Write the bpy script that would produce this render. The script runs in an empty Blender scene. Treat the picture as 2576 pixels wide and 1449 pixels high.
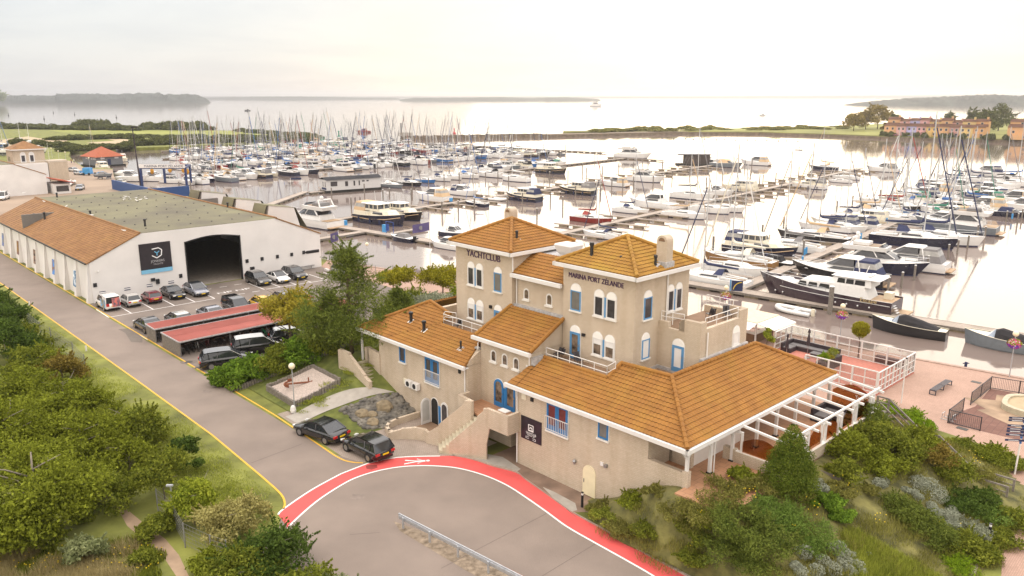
import bpy, bmesh, math, random
import numpy as np
from mathutils import Vector, Matrix
SC = bpy.context.scene
COL = SC.collection
R_ = math.radians
# ---------------------------------------------------------------- camera
FOC, CX, CY, H = 2003.0, 1288.0, 724.5, 25.5
PITCH = math.atan(483.5/2003.0)
cd = bpy.data.cameras.new("camera"); cam = bpy.data.objects.new("camera", cd); COL.objects.link(cam)
cd.sensor_width = 36; cd.lens = FOC/2576*36; cd.clip_start = .5; cd.clip_end = 40000
cam.location = (0, 0, H); cam.rotation_euler = (math.pi/2-PITCH, 0, 0); SC.camera = cam
# ---------------------------------------------------------------- world
SUN_EL, SUN_AZ = 13.0, 16.0            # azimuth clockwise from +Y
W = bpy.data.worlds.new("World"); SC.world = W; W.use_nodes = True
nt = W.node_tree; nt.nodes.clear()
def nd(t, k, **kw):
    n = t.nodes.new(k)
    for a, b in kw.items(): setattr(n, a, b)
    return n
def mth(t, op, a, b=None, clamp=False):
    n = nd(t, 'ShaderNodeMath', operation=op, use_clamp=clamp)
    for i, v in enumerate((a, b)):
        if v is None: continue
        if isinstance(v, (int, float)): n.inputs[i].default_value = v
        else: t.links.new(v, n.inputs[i])
    return n.outputs[0]
def mixc(t, f, a, b, bt='MIX'):
    n = nd(t, 'ShaderNodeMix', data_type='RGBA', blend_type=bt)
    for i, v in ((0, f), (6, a), (7, b)):
        if isinstance(v, (int, float)): n.inputs[i].default_value = v
        elif isinstance(v, (tuple, list)): n.inputs[i].default_value = (*v[:3], 1)
        else: t.links.new(v, n.inputs[i])
    return n.outputs[2]
sky = nd(nt, 'ShaderNodeTexSky', sky_type='NISHITA'); sky.sun_disc = False
sky.sun_elevation = R_(SUN_EL); sky.sun_rotation = R_(SUN_AZ)
tc = nd(nt, 'ShaderNodeTexCoord'); sep = nd(nt, 'ShaderNodeSeparateXYZ'); nt.links.new(tc.outputs['Generated'], sep.inputs[0])
zz = mth(nt, 'MAXIMUM', sep.outputs[2], 0.0)
den = mth(nt, 'ADD', zz, .10)
cv = nd(nt, 'ShaderNodeCombineXYZ')
nt.links.new(mth(nt, 'DIVIDE', sep.outputs[0], den), cv.inputs[0]); nt.links.new(mth(nt, 'DIVIDE', sep.outputs[1], den), cv.inputs[1])
n1 = nd(nt, 'ShaderNodeTexNoise'); n1.inputs['Scale'].default_value = .55; n1.inputs['Detail'].default_value = 7; n1.inputs['Roughness'].default_value = .58; n1.inputs['Distortion'].default_value = .5
nt.links.new(cv.outputs[0], n1.inputs['Vector'])
rp = nd(nt, 'ShaderNodeValToRGB'); rp.color_ramp.elements[0].position = .36; rp.color_ramp.elements[1].position = .60
rp.color_ramp.elements[0].color = (.86, .88, .92, 1); rp.color_ramp.elements[1].color = (1, 1, 1, 1)
nt.links.new(n1.outputs[0], rp.inputs[0])
# overcast: brighter towards the zenith, warm-bright where the hidden sun stands over the water
zen = mth(nt, 'MAXIMUM', mth(nt, 'SUBTRACT', zz, .13), 0.0)
ccol = nd(nt, 'ShaderNodeCombineColor')
for i, (c0, c1, c2) in enumerate(((4.3, 2.5, 16.0), (4.35, 2.8, 13.8), (4.4, 3.2, 11.8))): nt.links.new(mth(nt, 'ADD', mth(nt, 'ADD', c0, mth(nt, 'MULTIPLY', zz, c1)), mth(nt, 'MULTIPLY', zen, c2)), ccol.inputs[i])
gl = nd(nt, 'ShaderNodeVectorMath', operation='DOT_PRODUCT'); nt.links.new(tc.outputs['Generated'], gl.inputs[0])
gd = Vector((math.sin(R_(16))*math.cos(R_(9)), math.cos(R_(16))*math.cos(R_(9)), math.sin(R_(9)))); gl.inputs[1].default_value = gd
g1 = mth(nt, 'POWER', mth(nt, 'MAXIMUM', gl.outputs['Value'], 0), 16)
bk = nd(nt, 'ShaderNodeVectorMath', operation='DOT_PRODUCT'); nt.links.new(tc.outputs['Generated'], bk.inputs[0]); bk.inputs[1].default_value = Vector((-.25, -.88, .40)).normalized()  # added bright lobe in the unseen sky behind the camera, lights the facades
bk2 = mth(nt, 'MULTIPLY', mth(nt, 'POWER', mth(nt, 'MAXIMUM', bk.outputs['Value'], 0), 2), 1.0)
cloud = mixc(nt, 1.0, mixc(nt, bk2, ccol.outputs[0], (14.5, 12.7, 10.8)), rp.outputs[0], 'MULTIPLY'); cloud0 = mixc(nt, 1.0, ccol.outputs[0], rp.outputs[0], 'MULTIPLY')
skyc = mixc(nt, 1.0, sky.outputs[0], (1.0, .98, .96), 'MULTIPLY')
base = mixc(nt, .90, skyc, cloud)
tint = mixc(nt, g1, (1.0, 1.0, 1.0), (1.30, 1.17, .96))
fin = mixc(nt, 1.0, base, tint, 'MULTIPLY')
bg = nd(nt, 'ShaderNodeBackground'); bg.inputs[1].default_value = .10
out = nd(nt, 'ShaderNodeOutputWorld'); nt.links.new(fin, bg.inputs[0]); nt.links.new(bg.outputs[0], out.inputs[0])
# ---------------------------------------------------------------- sun, exposure
ld = bpy.data.lights.new("sun", 'SUN'); sun = bpy.data.objects.new("sun", ld); COL.objects.link(sun)
ld.energy = 0.5; ld.angle = R_(44); ld.color = (1, .88, .70)
sd = Vector((math.sin(R_(SUN_AZ))*math.cos(R_(SUN_EL)), math.cos(R_(SUN_AZ))*math.cos(R_(SUN_EL)), math.sin(R_(SUN_EL))))
sun.rotation_euler = (-sd).to_track_quat('-Z', 'Y').to_euler(); sun.location = (0, 0, 200)
SC.view_settings.view_transform = 'Standard'; SC.view_settings.look = 'None'; SC.view_settings.gamma = 1
SC.view_settings.exposure = 0.92; SC.view_settings.use_curve_mapping = False
SC.render.engine = 'CYCLES'; SC.cycles.use_denoising = True
SC.cycles.max_bounces = 5; SC.cycles.diffuse_bounces = 2; SC.cycles.glossy_bounces = 3; SC.cycles.transparent_max_bounces = 8
SC.cycles.volume_bounces = 0; SC.cycles.use_adaptive_sampling = True
# ---------------------------------------------------------------- geometry of the view: picture point (2576 px wide) + height -> place in the world
CPT, SPT = math.cos(PITCH), math.sin(PITCH)
def G(x, y, z=0.0):
    X, Y, Z = x-CX, FOC*CPT+(CY-y)*SPT, -FOC*SPT+(CY-y)*CPT
    k = (z-H)/Z
    return Vector((X*k, Y*k, z))
def tile(x0, y0, k): return lambda x, y, z=0.0: G((x0+x/k)/1.45613, (y0+y/k)/1.45613, z)
A1 = tile(1200, 480, 3.9585); A2 = tile(1800, 480, 3.9585); A3 = tile(2400, 480, 3.9585); A4 = tile(3050, 480, 3.669)
A5 = tile(2450, 760, 3.9585); A6 = tile(3000, 750, 4.2867); A7 = tile(600, 400, 3.9585); A8 = tile(1000, 700, 2.0786)
B1 = tile(0, 280, 2.0608); B2 = tile(1250, 280, 2.0608); B3 = tile(2500, 280, 2.0592); B4 = tile(0, 900, 2.0608)
B5 = tile(1250, 780, 2.0608); B6 = tile(2500, 900, 2.0592); B7 = tile(0, 1407, 2.0608); B8 = tile(2500, 1407, 2.0592)
B9 = tile(1250, 1407, 2.0608); C2 = tile(0, 280, 3.677); C3 = tile(300, 900, 2.7085); C6 = tile(2600, 880, 2.238); C7 = tile(3000, 1250, 3.43)
AZ = R_(43.4)
S_ = Vector((math.sin(AZ), -math.cos(AZ), 0)); T_ = Vector((math.cos(AZ), math.sin(AZ), 0))
ORG = G(1300, 1163)
RZ = math.atan2(S_.y, S_.x)
def ST(s, t, z=0.0):
    p = ORG + S_*s + T_*t; p.z = z; return p
def toST(p):
    d = p-ORG; return (d.dot(S_), d.dot(T_))
WZ = -1.5                                # water level
# ---------------------------------------------------------------- mesh builder
class MB:
    def __init__(self): self.v = []; self.f = []; self.m = []
    def add(self, vs, fs, mi=0):
        o = len(self.v); self.v += [tuple(p) for p in vs]
        for f in fs: self.f.append([i+o for i in f]); self.m.append(mi)
        return self
    def box(self, x0, x1, y0, y1, z0, z1, mi=0):
        return self.add([(x0,y0,z0),(x1,y0,z0),(x1,y1,z0),(x0,y1,z0),(x0,y0,z1),(x1,y0,z1),(x1,y1,z1),(x0,y1,z1)],
            [(3,2,1,0),(4,5,6,7),(0,1,5,4),(1,2,6,5),(2,3,7,6),(3,0,4,7)], mi)
    def obox(self, c, sz, rz=0, mi=0, M=None):
        M = M or (Matrix.Translation(c) @ Matrix.Rotation(rz, 4, 'Z'))
        a, b, d = sz[0]/2, sz[1]/2, sz[2]/2
        vs = [M @ Vector(p) for p in [(-a,-b,-d),(a,-b,-d),(a,b,-d),(-a,b,-d),(-a,-b,d),(a,-b,d),(a,b,d),(-a,b,d)]]
        return self.add(vs, [(3,2,1,0),(4,5,6,7),(0,1,5,4),(1,2,6,5),(2,3,7,6),(3,0,4,7)], mi)
    def beam(self, a, b, w, h=None, mi=0, up=(0,0,1)):
        a, b = Vector(a), Vector(b); h = h or w; d = b-a; L = d.length
        if L < 1e-6: return self
        x = d/L; u = Vector(up)
        if abs(x.dot(u)) > .98: u = Vector((1,0,0))
        y = u.cross(x).normalized(); z = x.cross(y)
        M = Matrix(((x.x,y.x,z.x,(a.x+b.x)/2),(x.y,y.y,z.y,(a.y+b.y)/2),(x.z,y.z,z.z,(a.z+b.z)/2),(0,0,0,1)))
        return self.obox(None, (L, w, h), M=M, mi=mi)
    def tube(self, pts, r, n=6, mi=0, r2=None, cap=True):
        pts = [Vector(p) for p in pts]; rings = []
        for i, p in enumerate(pts):
            d = (pts[min(i+1, len(pts)-1)]-pts[max(i-1, 0)]).normalized()
            u = Vector((0,0,1)) if abs(d.z) < .95 else Vector((1,0,0))
            a = d.cross(u).normalized(); b = a.cross(d)
            rr = r if r2 is None else r+(r2-r)*i/(len(pts)-1)
            if isinstance(r, (list, tuple)): rr = r[i]
            rings.append([p+(a*math.cos(2*math.pi*k/n)+b*math.sin(2*math.pi*k/n))*rr for k in range(n)])
        return self.loft(rings, mi, closed=True, cap=cap)
    def cyl(self, x, y, z0, z1, r, n=10, mi=0, r2=None): return self.tube([(x,y,z0),(x,y,z1)], r, n, mi, r2)
    def loft(self, rings, mi=0, closed=False, cap=False):
        n = len(rings[0]); vs = [p for r in rings for p in r]; fs = []
        for i in range(len(rings)-1):
            for k in range(n if closed else n-1):
                a, b = i*n+k, i*n+(k+1) % n
                fs.append((a, b, b+n, a+n))
        if cap: fs.append(tuple(range(n-1,-1,-1))); fs.append(tuple(range((len(rings)-1)*n, len(rings)*n)))
        return self.add(vs, fs, mi)
    def lathe(self, prof, c=(0,0,0), n=12, mi=0):
        rings = [[(c[0]+r*math.cos(2*math.pi*k/n), c[1]+r*math.sin(2*math.pi*k/n), c[2]+z) for k in range(n)] for r, z in prof]
        return self.loft(rings, mi, closed=True, cap=True)
    def prism(self, poly, z0, z1, mi=0, M=None):
        n = len(poly)
        vs = [Vector((p[0],p[1],z0)) for p in poly]+[Vector((p[0],p[1],z1)) for p in poly]
        if M is not None: vs = [M @ v for v in vs]
        a = sum(poly[i][0]*poly[(i+1) % n][1]-poly[(i+1) % n][0]*poly[i][1] for i in range(n))
        fs = [tuple(range(n-1,-1,-1)), tuple(range(n,2*n))]+[(i,(i+1) % n,(i+1) % n+n,i+n) for i in range(n)]
        if a < 0: fs = [tuple(reversed(f)) for f in fs]
        return self.add(vs, fs, mi)
    def sphere(self, c, r, n=10, m=6, mi=0, sz=1.0):
        return self.lathe([(max(r*math.sin(math.pi*i/m), .001), -r*sz*math.cos(math.pi*i/m)) for i in range(m+1)], c, n, mi)
    def build(self, name, mats, parent=None, smooth=False, loc=None, rz=None):
        me = bpy.data.meshes.new(name); me.from_pydata(self.v, [], self.f); 
        for m in (mats if isinstance(mats, (list, tuple)) else [mats]): me.materials.append(m)
        me.polygons.foreach_set('material_index', self.m)
        if smooth: me.polygons.foreach_set('use_smooth', [True]*len(self.f))
        me.update()
        return link(name, me, parent, loc, rz)
def link(name, me, parent=None, loc=None, rz=None):
    o = bpy.data.objects.new(name, me); COL.objects.link(o)
    if parent is not None: o.parent = parent
    if loc is not None: o.location = loc
    if rz is not None: o.rotation_euler = (0,0,rz)
    return o
def tag(o, label, cat, group=None, kind=None):
    if label: o['label'] = label
    if cat: o['category'] = cat
    if group: o['group'] = group
    if kind: o['kind'] = kind
    return o
def thing(name, label, cat, loc=(0,0,0), rz=0, group=None):
    return tag(link(name, None, None, loc, rz), label, cat, group)
def structure(o): o['kind'] = 'structure'; return o
def kids(o): return [c for c in o.children]
def dup(root, loc, rz, label=None, group=None, scale=None, mats=None):
    """copy a thing, its parts and their sub-parts; mats: {old material: new material} for the copy alone"""
    def cpy(o, par):
        c = o.copy(); COL.objects.link(c)
        if par is not None: c.parent = par
        if mats and c.type == 'MESH':
            for s in c.material_slots:
                if s.material in mats:
                    m = mats[s.material]; s.link = 'OBJECT'; s.material = m
        for ch in o.children: cpy(ch, c)
        return c
    r = cpy(root, None); r.location = loc; r.rotation_euler = (0,0,rz)
    if label: r['label'] = label
    if group: r['group'] = group
    if scale: r.scale = (scale,)*3 if isinstance(scale, (int, float)) else scale
    return r
# ---------------------------------------------------------------- materials
MATS = {}
def mat(name, col, rough=.6, metal=0, var=.1, vs=2.0, col2=None, spec=.5, bump=0, bs=30, trans=0, detail=4, thr=None, coat=0):
    if name in MATS: return MATS[name]
    m = bpy.data.materials.new(name); m.use_nodes = True; t = m.node_tree; b = t.nodes['Principled BSDF']
    b.inputs['Roughness'].default_value = rough; b.inputs['Metallic'].default_value = metal; b.inputs['Specular IOR Level'].default_value = spec
    if coat: b.inputs['Coat Weight'].default_value = coat; b.inputs['Coat Roughness'].default_value = .05
    tcn = nd(t, 'ShaderNodeTexCoord')
    n = nd(t, 'ShaderNodeTexNoise'); n.inputs['Scale'].default_value = vs; n.inputs['Detail'].default_value = detail
    t.links.new(tcn.outputs['Object'], n.inputs['Vector'])
    c1 = tuple(max(0, c*(1-var)) for c in col); c2 = tuple(min(1, c*(1+var)) for c in (col2 or col))
    r = nd(t, 'ShaderNodeValToRGB'); lo, hi = thr or (.3, .7)
    r.color_ramp.elements[0].position = lo; r.color_ramp.elements[1].position = hi
    r.color_ramp.elements[0].color = (*c1, 1); r.color_ramp.elements[1].color = (*c2, 1)
    t.links.new(n.outputs[0], r.inputs[0]); t.links.new(r.outputs[0], b.inputs['Base Color'])
    if bump:
        n2 = nd(t, 'ShaderNodeTexNoise'); n2.inputs['Scale'].default_value = bs; n2.inputs['Detail'].default_value = 3
        t.links.new(tcn.outputs['Object'], n2.inputs['Vector'])
        bp = nd(t, 'ShaderNodeBump'); bp.inputs['Strength'].default_value = bump; bp.inputs['Distance'].default_value = .05
        t.links.new(n2.outputs[0], bp.inputs['Height']); t.links.new(bp.outputs[0], b.inputs['Normal'])
    if trans: b.inputs['Transmission Weight'].default_value = trans
    MATS[name] = m; return m
def srgb(r, g, b):
    f = lambda c: (c/255/12.92) if c <= 10 else ((c/255+.055)/1.055)**2.4
    return (f(r), f(g), f(b))
def brick_mat(name, c1, c2, mortar, bw=.21, bh=.065, gap=.012, stain=.15):
    m = bpy.data.materials.new(name); m.use_nodes = True; t = m.node_tree; b = t.nodes['Principled BSDF']; b.inputs['Roughness'].default_value = .85
    tcn = nd(t, 'ShaderNodeTexCoord'); s = nd(t, 'ShaderNodeSeparateXYZ'); t.links.new(tcn.outputs['Object'], s.inputs[0])
    cb = nd(t, 'ShaderNodeCombineXYZ'); t.links.new(mth(t, 'ADD', s.outputs[0], s.outputs[1]), cb.inputs[0]); t.links.new(s.outputs[2], cb.inputs[1])
    br = nd(t, 'ShaderNodeTexBrick'); br.inputs['Color1'].default_value = (*c1, 1); br.inputs['Color2'].default_value = (*c2, 1); br.inputs['Mortar'].default_value = (*mortar, 1)
    br.inputs['Scale'].default_value = 1; br.inputs['Brick Width'].default_value = bw; br.inputs['Row Height'].default_value = bh; br.inputs['Mortar Size'].default_value = gap; br.inputs['Bias'].default_value = 0
    t.links.new(cb.outputs[0], br.inputs['Vector'])
    n = nd(t, 'ShaderNodeTexNoise'); n.inputs['Scale'].default_value = .5; n.inputs['Detail'].default_value = 5; t.links.new(tcn.outputs['Object'], n.inputs['Vector'])
    r = nd(t, 'ShaderNodeValToRGB'); r.color_ramp.elements[0].position = .3; r.color_ramp.elements[1].position = .7
    r.color_ramp.elements[0].color = (1-stain, 1-stain*1.05, 1-stain*1.2, 1); r.color_ramp.elements[1].color = (1.04, 1.03, 1.02, 1)
    t.links.new(n.outputs[0], r.inputs[0])
    mp = nd(t, 'ShaderNodeMapping'); mp.inputs['Scale'].default_value = (1.6, 1.6, .12); t.links.new(tcn.outputs['Object'], mp.inputs[0]); n2 = nd(t, 'ShaderNodeTexNoise'); n2.inputs['Scale'].default_value = 1.0; n2.inputs['Detail'].default_value = 6; t.links.new(mp.outputs[0], n2.inputs['Vector'])
    r2 = nd(t, 'ShaderNodeValToRGB'); r2.color_ramp.elements[0].position = .34; r2.color_ramp.elements[1].position = .56; r2.color_ramp.elements[0].color = (.92,.90,.87,1); t.links.new(n2.outputs[0], r2.inputs[0])
    t.links.new(mixc(t, 1.0, mixc(t, 1.0, br.outputs[0], r.outputs[0], 'MULTIPLY'), r2.outputs[0], 'MULTIPLY'), b.inputs['Base Color'])
    bp = nd(t, 'ShaderNodeBump'); bp.inputs['Strength'].default_value = .4; bp.inputs['Distance'].default_value = .01; t.links.new(br.outputs['Fac'], bp.inputs['Height']); bp.invert = True
    t.links.new(bp.outputs[0], b.inputs['Normal'])
    MATS[name] = m; return m
def paver_mat(name, c1, c2, mortar, bw, bh, gap, rot=0.0, stain=.2, ns=.4):
    m = bpy.data.materials.new(name); m.use_nodes = True; t = m.node_tree; b = t.nodes['Principled BSDF']; b.inputs['Roughness'].default_value = .8
    tcn = nd(t, 'ShaderNodeTexCoord'); mp = nd(t, 'ShaderNodeMapping'); mp.inputs['Rotation'].default_value = (0, 0, rot); t.links.new(tcn.outputs['Object'], mp.inputs[0])
    br = nd(t, 'ShaderNodeTexBrick'); br.inputs['Color1'].default_value = (*c1, 1); br.inputs['Color2'].default_value = (*c2, 1); br.inputs['Mortar'].default_value = (*mortar, 1)
    br.inputs['Scale'].default_value = 1; br.inputs['Brick Width'].default_value = bw; br.inputs['Row Height'].default_value = bh; br.inputs['Mortar Size'].default_value = gap
    t.links.new(mp.outputs[0], br.inputs['Vector'])
    n = nd(t, 'ShaderNodeTexNoise'); n.inputs['Scale'].default_value = ns; n.inputs['Detail'].default_value = 7; n.inputs['Roughness'].default_value = .65; t.links.new(tcn.outputs['Object'], n.inputs['Vector'])
    r = nd(t, 'ShaderNodeValToRGB'); r.color_ramp.elements[0].position = .32; r.color_ramp.elements[1].position = .68
    r.color_ramp.elements[0].color = (1-stain, 1-stain, 1-stain*1.1, 1); r.color_ramp.elements[1].color = (1.05, 1.05, 1.05, 1)
    t.links.new(n.outputs[0], r.inputs[0]); t.links.new(mixc(t, 1.0, br.outputs[0], r.outputs[0], 'MULTIPLY'), b.inputs['Base Color'])
    MATS[name] = m; return m
WHITE = mat('white_paint', (.70,.68,.66), .45, var=.04)
WALLW = mat('white_render', (.70,.675,.655), .8, var=.06, vs=.35, detail=8)
OFFW = mat('gelcoat_white', (.80,.79,.77), .25, var=.03, coat=.3)
CREAM = mat('gelcoat_cream', (.72,.66,.52), .3, var=.03, coat=.3)
NAVY = mat('hull_navy', (.012,.014,.035), .18, var=.1, coat=.5)
BLACKH = mat('hull_black', (.012,.012,.015), .2, var=.1, coat=.4)
REDH = mat('hull_red', (.22,.025,.02), .3, var=.1)
BLUEH = mat('hull_blue', (.03,.14,.38), .3, var=.08)
GREYH = mat('hull_grey', (.17,.19,.21), .3, var=.08)
GLASS = mat('dark_glass', (.02,.022,.026), .06, var=.2, spec=.7)
BLUEP = mat('blue_paint', srgb(88,140,185), .45, var=.06)
BLUED = mat('blue_paint_strong', srgb(40,112,170), .4, var=.06)
BLACK = mat('black_plastic', (.015,.014,.016), .5, var=.15)
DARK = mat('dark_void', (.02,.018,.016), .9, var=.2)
GREYM = mat('grey_metal', (.33,.33,.34), .35, metal=.7, var=.08)
STEEL = mat('galvanised_steel', (.50,.52,.55), .42, metal=.6, var=.10, vs=6)
ALU = mat('mast_aluminium', (.55,.55,.54), .4, metal=.3, var=.05)
WOODG = mat('weathered_timber', (.20,.175,.15), .85, var=.25, vs=5)
WOODB = mat('brown_timber', (.19,.11,.06), .7, var=.2, vs=4)
TEAK = mat('teak_deck', (.42,.28,.16), .6, var=.15, vs=3)
TAN = mat('canvas_tan', (.56,.40,.24), .85, var=.08)
CNAVY = mat('canvas_navy', (.025,.032,.085), .85, var=.15)
CGREY = mat('canvas_grey', (.20,.19,.19), .85, var=.1)
CBLUE = mat('canvas_blue', (.04,.13,.36), .8, var=.1)
CBLACK = mat('canvas_black', (.016,.014,.016), .85, var=.2)
CRED = mat('canvas_red', (.28,.05,.04), .8, var=.1)
CGREEN = mat('canvas_green', (.03,.2,.13), .8, var=.1)
RUBBER = mat('rubber', (.012,.012,.012), .8, var=.2)
RIM = mat('alloy_rim', (.35,.35,.36), .3, metal=.8, var=.05)
LAMPR = mat('red_lamp_glass', (.45,.015,.015), .15, var=.1)
LAMPW = mat('clear_lamp_glass', (.7,.7,.68), .1, var=.05)
PLATE = mat('yellow_plate', (.75,.50,.01), .5, var=.03)
CONC = mat('concrete', (.36,.33,.29), .9, var=.12, vs=1.5, bump=.1)
LEAD = mat('lead_flashing', (.40,.39,.39), .6, var=.25, vs=5)
# ================================================================ ground, water, roads
def sheet(name, pts, z, m, kind='structure', thick=None):
    mb = MB(); pp = [(p[0], p[1]) for p in pts]
    a = sum(pp[i][0]*pp[(i+1) % len(pp)][1]-pp[(i+1) % len(pp)][0]*pp[i][1] for i in range(len(pp)))
    if a < 0: pp = pp[::-1]
    if thick: mb.prism(pp, z-thick, z)
    else: mb.add([(p[0], p[1], z) for p in pp], [tuple(range(len(pp)))])
    o = mb.build(name, m)
    if kind: o['kind'] = kind
    return o
def D(*ps): return [G(x, y) for x, y in ps]
def SS(*ps): return [ST(s, t) for s, t in ps]
def strip(name, pts, w, z, m):
    """a painted line of width w along pts"""
    L, Rr = [], []
    for i, p in enumerate(pts):
        d = (pts[min(i+1, len(pts)-1)]-pts[max(i-1, 0)]); d.z = 0; d.normalize(); n = Vector((-d.y, d.x, 0))
        L.append(p+n*w/2); Rr.append(p-n*w/2)
    mb = MB(); mb.loft([[(a.x, a.y, z), (b.x, b.y, z)] for a, b in zip(Rr, L)])
    return structure(mb.build(name, m))
def smooth(pts, n=6):
    out = []
    for i in range(len(pts)-1):
        p0, p1, p2, p3 = pts[max(i-1, 0)], pts[i], pts[i+1], pts[min(i+2, len(pts)-1)]
        for k in range(n):
            t = k/n
            out.append(.5*((2*p1)+(p2-p0)*t+(2*p0-5*p1+4*p2-p3)*t*t+(3*p1-p0-3*p2+p3)*t**3))
    return out+[pts[-1]]
GRASS = mat('grass_ground', (.115,.125,.026), .95, var=.3, vs=.35, col2=(.19,.20,.04), bump=.6, bs=6, detail=9)
DUNE = mat('dune_grass_ground', (.10,.095,.03), .95, var=.3, vs=.6, col2=(.20,.16,.075), bump=.6, bs=5, detail=9)
ASPH = mat('asphalt_worn', (.21,.168,.141), .9, var=.05, vs=.3, col2=(.24,.192,.16), bump=.5, bs=25, detail=12)
ASPHP = mat('asphalt_parking', (.16,.13,.112), .9, var=.12, vs=.22, col2=(.20,.165,.14), bump=.25, bs=60, detail=12)
REDP = mat('red_path_paint', (.62,.085,.08), .75, var=.10, vs=.5, bump=.15, bs=50, detail=10)
LINEW = mat('white_line_paint', (.78,.76,.74), .7, var=.06, vs=3)
LINEY = mat('yellow_line_paint', (.70,.40,.035), .7, var=.08, vs=3)
KERB = mat('kerb_concrete', (.34,.29,.24), .9, var=.15, vs=1.5, bump=.2)
PAVP = paver_mat('pink_clay_pavers', (.40,.25,.19), (.46,.29,.225), (.30,.20,.15), .21, .105, .012, rot=RZ, stain=.16, ns=.3)
PAVG = paver_mat('grey_brown_pavers', (.33,.265,.22), (.38,.31,.26), (.22,.18,.15), .21, .105, .014, rot=RZ, stain=.22, ns=.5)
TILEP = paver_mat('terrace_tiles', (.42,.22,.12), (.47,.255,.145), (.24,.13,.08), .55, .55, .012, stain=.14, ns=.6)
TILER = paver_mat('red_terrace_tiles', (.46,.165,.12), (.50,.185,.135), (.30,.11,.085), .5, .5, .014, stain=.10, ns=.5)
TILEB = paver_mat('rubber_tiles', (.17,.075,.055), (.20,.095,.07), (.10,.05,.04), .5, .5, .016, rot=RZ, stain=.25, ns=.35)
SAND = mat('sand', (.42,.33,.21), .95, var=.15, vs=.8, bump=.3, bs=20)
SANDP = mat('sandy_path', (.34,.24,.16), .95, var=.18, vs=1.2, bump=.4, bs=15, detail=10)
SHELLS = mat('shell_gravel', (.48,.40,.35), .9, var=.25, vs=9, bump=.8, bs=30, detail=8)
land = D((300,467),(291,455),(286,440),(283,424),(213,422),(187,405),(172,392),(178,378),(240,370),(327,372),(420,369),(560,363),(700,356),(800,348))
far = D((795,346),(700,334),(600,328.5),(420,326),(330,326),(200,323),(0,316),(-300,312))
right = SS((90,58),(40,49.5),(19.8,46.3),(10.5,44.9),(-4,43.5),(-34,37),(-64,30.3),(-73,28.0),(-118,29),(-150,32),(-172,35))
sheet('ground', [Vector((140,-60,0))]+right+[G(476,495),G(440,483),G(360,470)]+land+far+[Vector((-900,760,0)),Vector((-900,-60,0))], 0, GRASS, thick=4)
# water
m = bpy.data.materials.new('water'); m.use_nodes = True; t = m.node_tree; b = t.nodes['Principled BSDF']
b.inputs['Base Color'].default_value = (.20,.155,.135,1); b.inputs['Roughness'].default_value = .06; b.inputs['IOR'].default_value = 1.33; b.inputs['Specular IOR Level'].default_value = .7
tcn = nd(t, 'ShaderNodeTexCoord'); mp = nd(t, 'ShaderNodeMapping'); mp.inputs['Scale'].default_value = (1, 1.6, 1); t.links.new(tcn.outputs['Object'], mp.inputs[0])
na = nd(t, 'ShaderNodeTexNoise'); na.inputs['Scale'].default_value = 1.1; na.inputs['Detail'].default_value = 5; na.inputs['Roughness'].default_value = .5
nb = nd(t, 'ShaderNodeTexNoise'); nb.inputs['Scale'].default_value = .03; nb.inputs['Detail'].default_value = 3
t.links.new(mp.outputs[0], na.inputs['Vector']); t.links.new(mp.outputs[0], nb.inputs['Vector'])
bp = nd(t, 'ShaderNodeBump'); bp.inputs['Distance'].default_value = .06
rr = nd(t, 'ShaderNodeValToRGB'); rr.color_ramp.elements[0].position = .42; rr.color_ramp.elements[1].position = .62; t.links.new(nb.outputs[0], rr.inputs[0])
t.links.new(mth(t, 'ADD', .05, mth(t, 'MULTIPLY', rr.outputs[0], .10)), bp.inputs['Strength'])
t.links.new(na.outputs[0], bp.inputs['Height']); t.links.new(bp.outputs[0], b.inputs['Normal'])
WATER = m
sheet('water', [(-13000,-100),(13000,-100),(13000,13000),(-13000,13000)], WZ, WATER)
# road, parking, paving
tR, tL = -8.55, -13.65
outer = smooth(D((925,1166),(1001,1151),(1107,1147.5),(1142,1148),(1192,1158),(1242,1174.6),(1298,1189.6),(1325,1209.6),(1375,1244.6),(1425,1281),(1458,1301),(1525,1338),(1625,1396),(1717,1446),(1800,1496)), 4)
inner = smooth(D((725,1330),(738,1313),(796,1262),(858,1221),(901.7,1199.6),(958.4,1183),(1018.4,1173.6),(1085,1172),(1151.7,1178),(1218.3,1196),(1275,1221),(1325,1253),(1375,1288),(1425,1324.5),(1491.6,1363),(1575,1409.5),(1641.5,1448),(1720,1500)), 4)
leftc = smooth(D((533,1094),(600,1150),(666.5,1206),(706.5,1243),(716.5,1266),(713,1281)), 4)
sheet('road', SS((-330,tR),(-10,tR-.2))+D((913,1165))+outer+SS((30,-5),(34,-45),(-8,-45))+D((690,1480),(700,1330))+leftc[::-1]+SS((-330,tL-.1)), .008, ASPH)
outfull = smooth(D((700,1295),(713,1281),(785,1232),(858.5,1192)), 4)+outer
redpoly = outfull+inner[::-1]
sheet('red_footpath', redpoly, .012, REDP)
strip('path_line', inner, .13, .017, LINEW)
strip('path_line', outfull[:outfull.index(outer[0])]+outer[:9], .13, .017, LINEW)
strip('yellow_road_line', SS((-330,tL))+[G(356.6,966)]+leftc, .13, .017, LINEY)
strip('yellow_road_line', SS((-330,tR),(-62,tR+.15),(-20,tR+.1))+smooth(D((842,1146),(865,1158),(890,1163.5),(913,1165)), 4), .13, .017, LINEY)
for sm in ([G(1375,1292), G(1110,1430)], [G(1425,1281), G(1448,1300)], [G(1500,1367), G(1330,1470)], [G(955,1340), G(880,1345)], [G(300,898), G(215,905)], [G(400,1000), G(330,1012)]): strip('road_seam', sm, .035, .0135, mat('asphalt_seam', (.13,.10,.085), .9))
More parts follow.
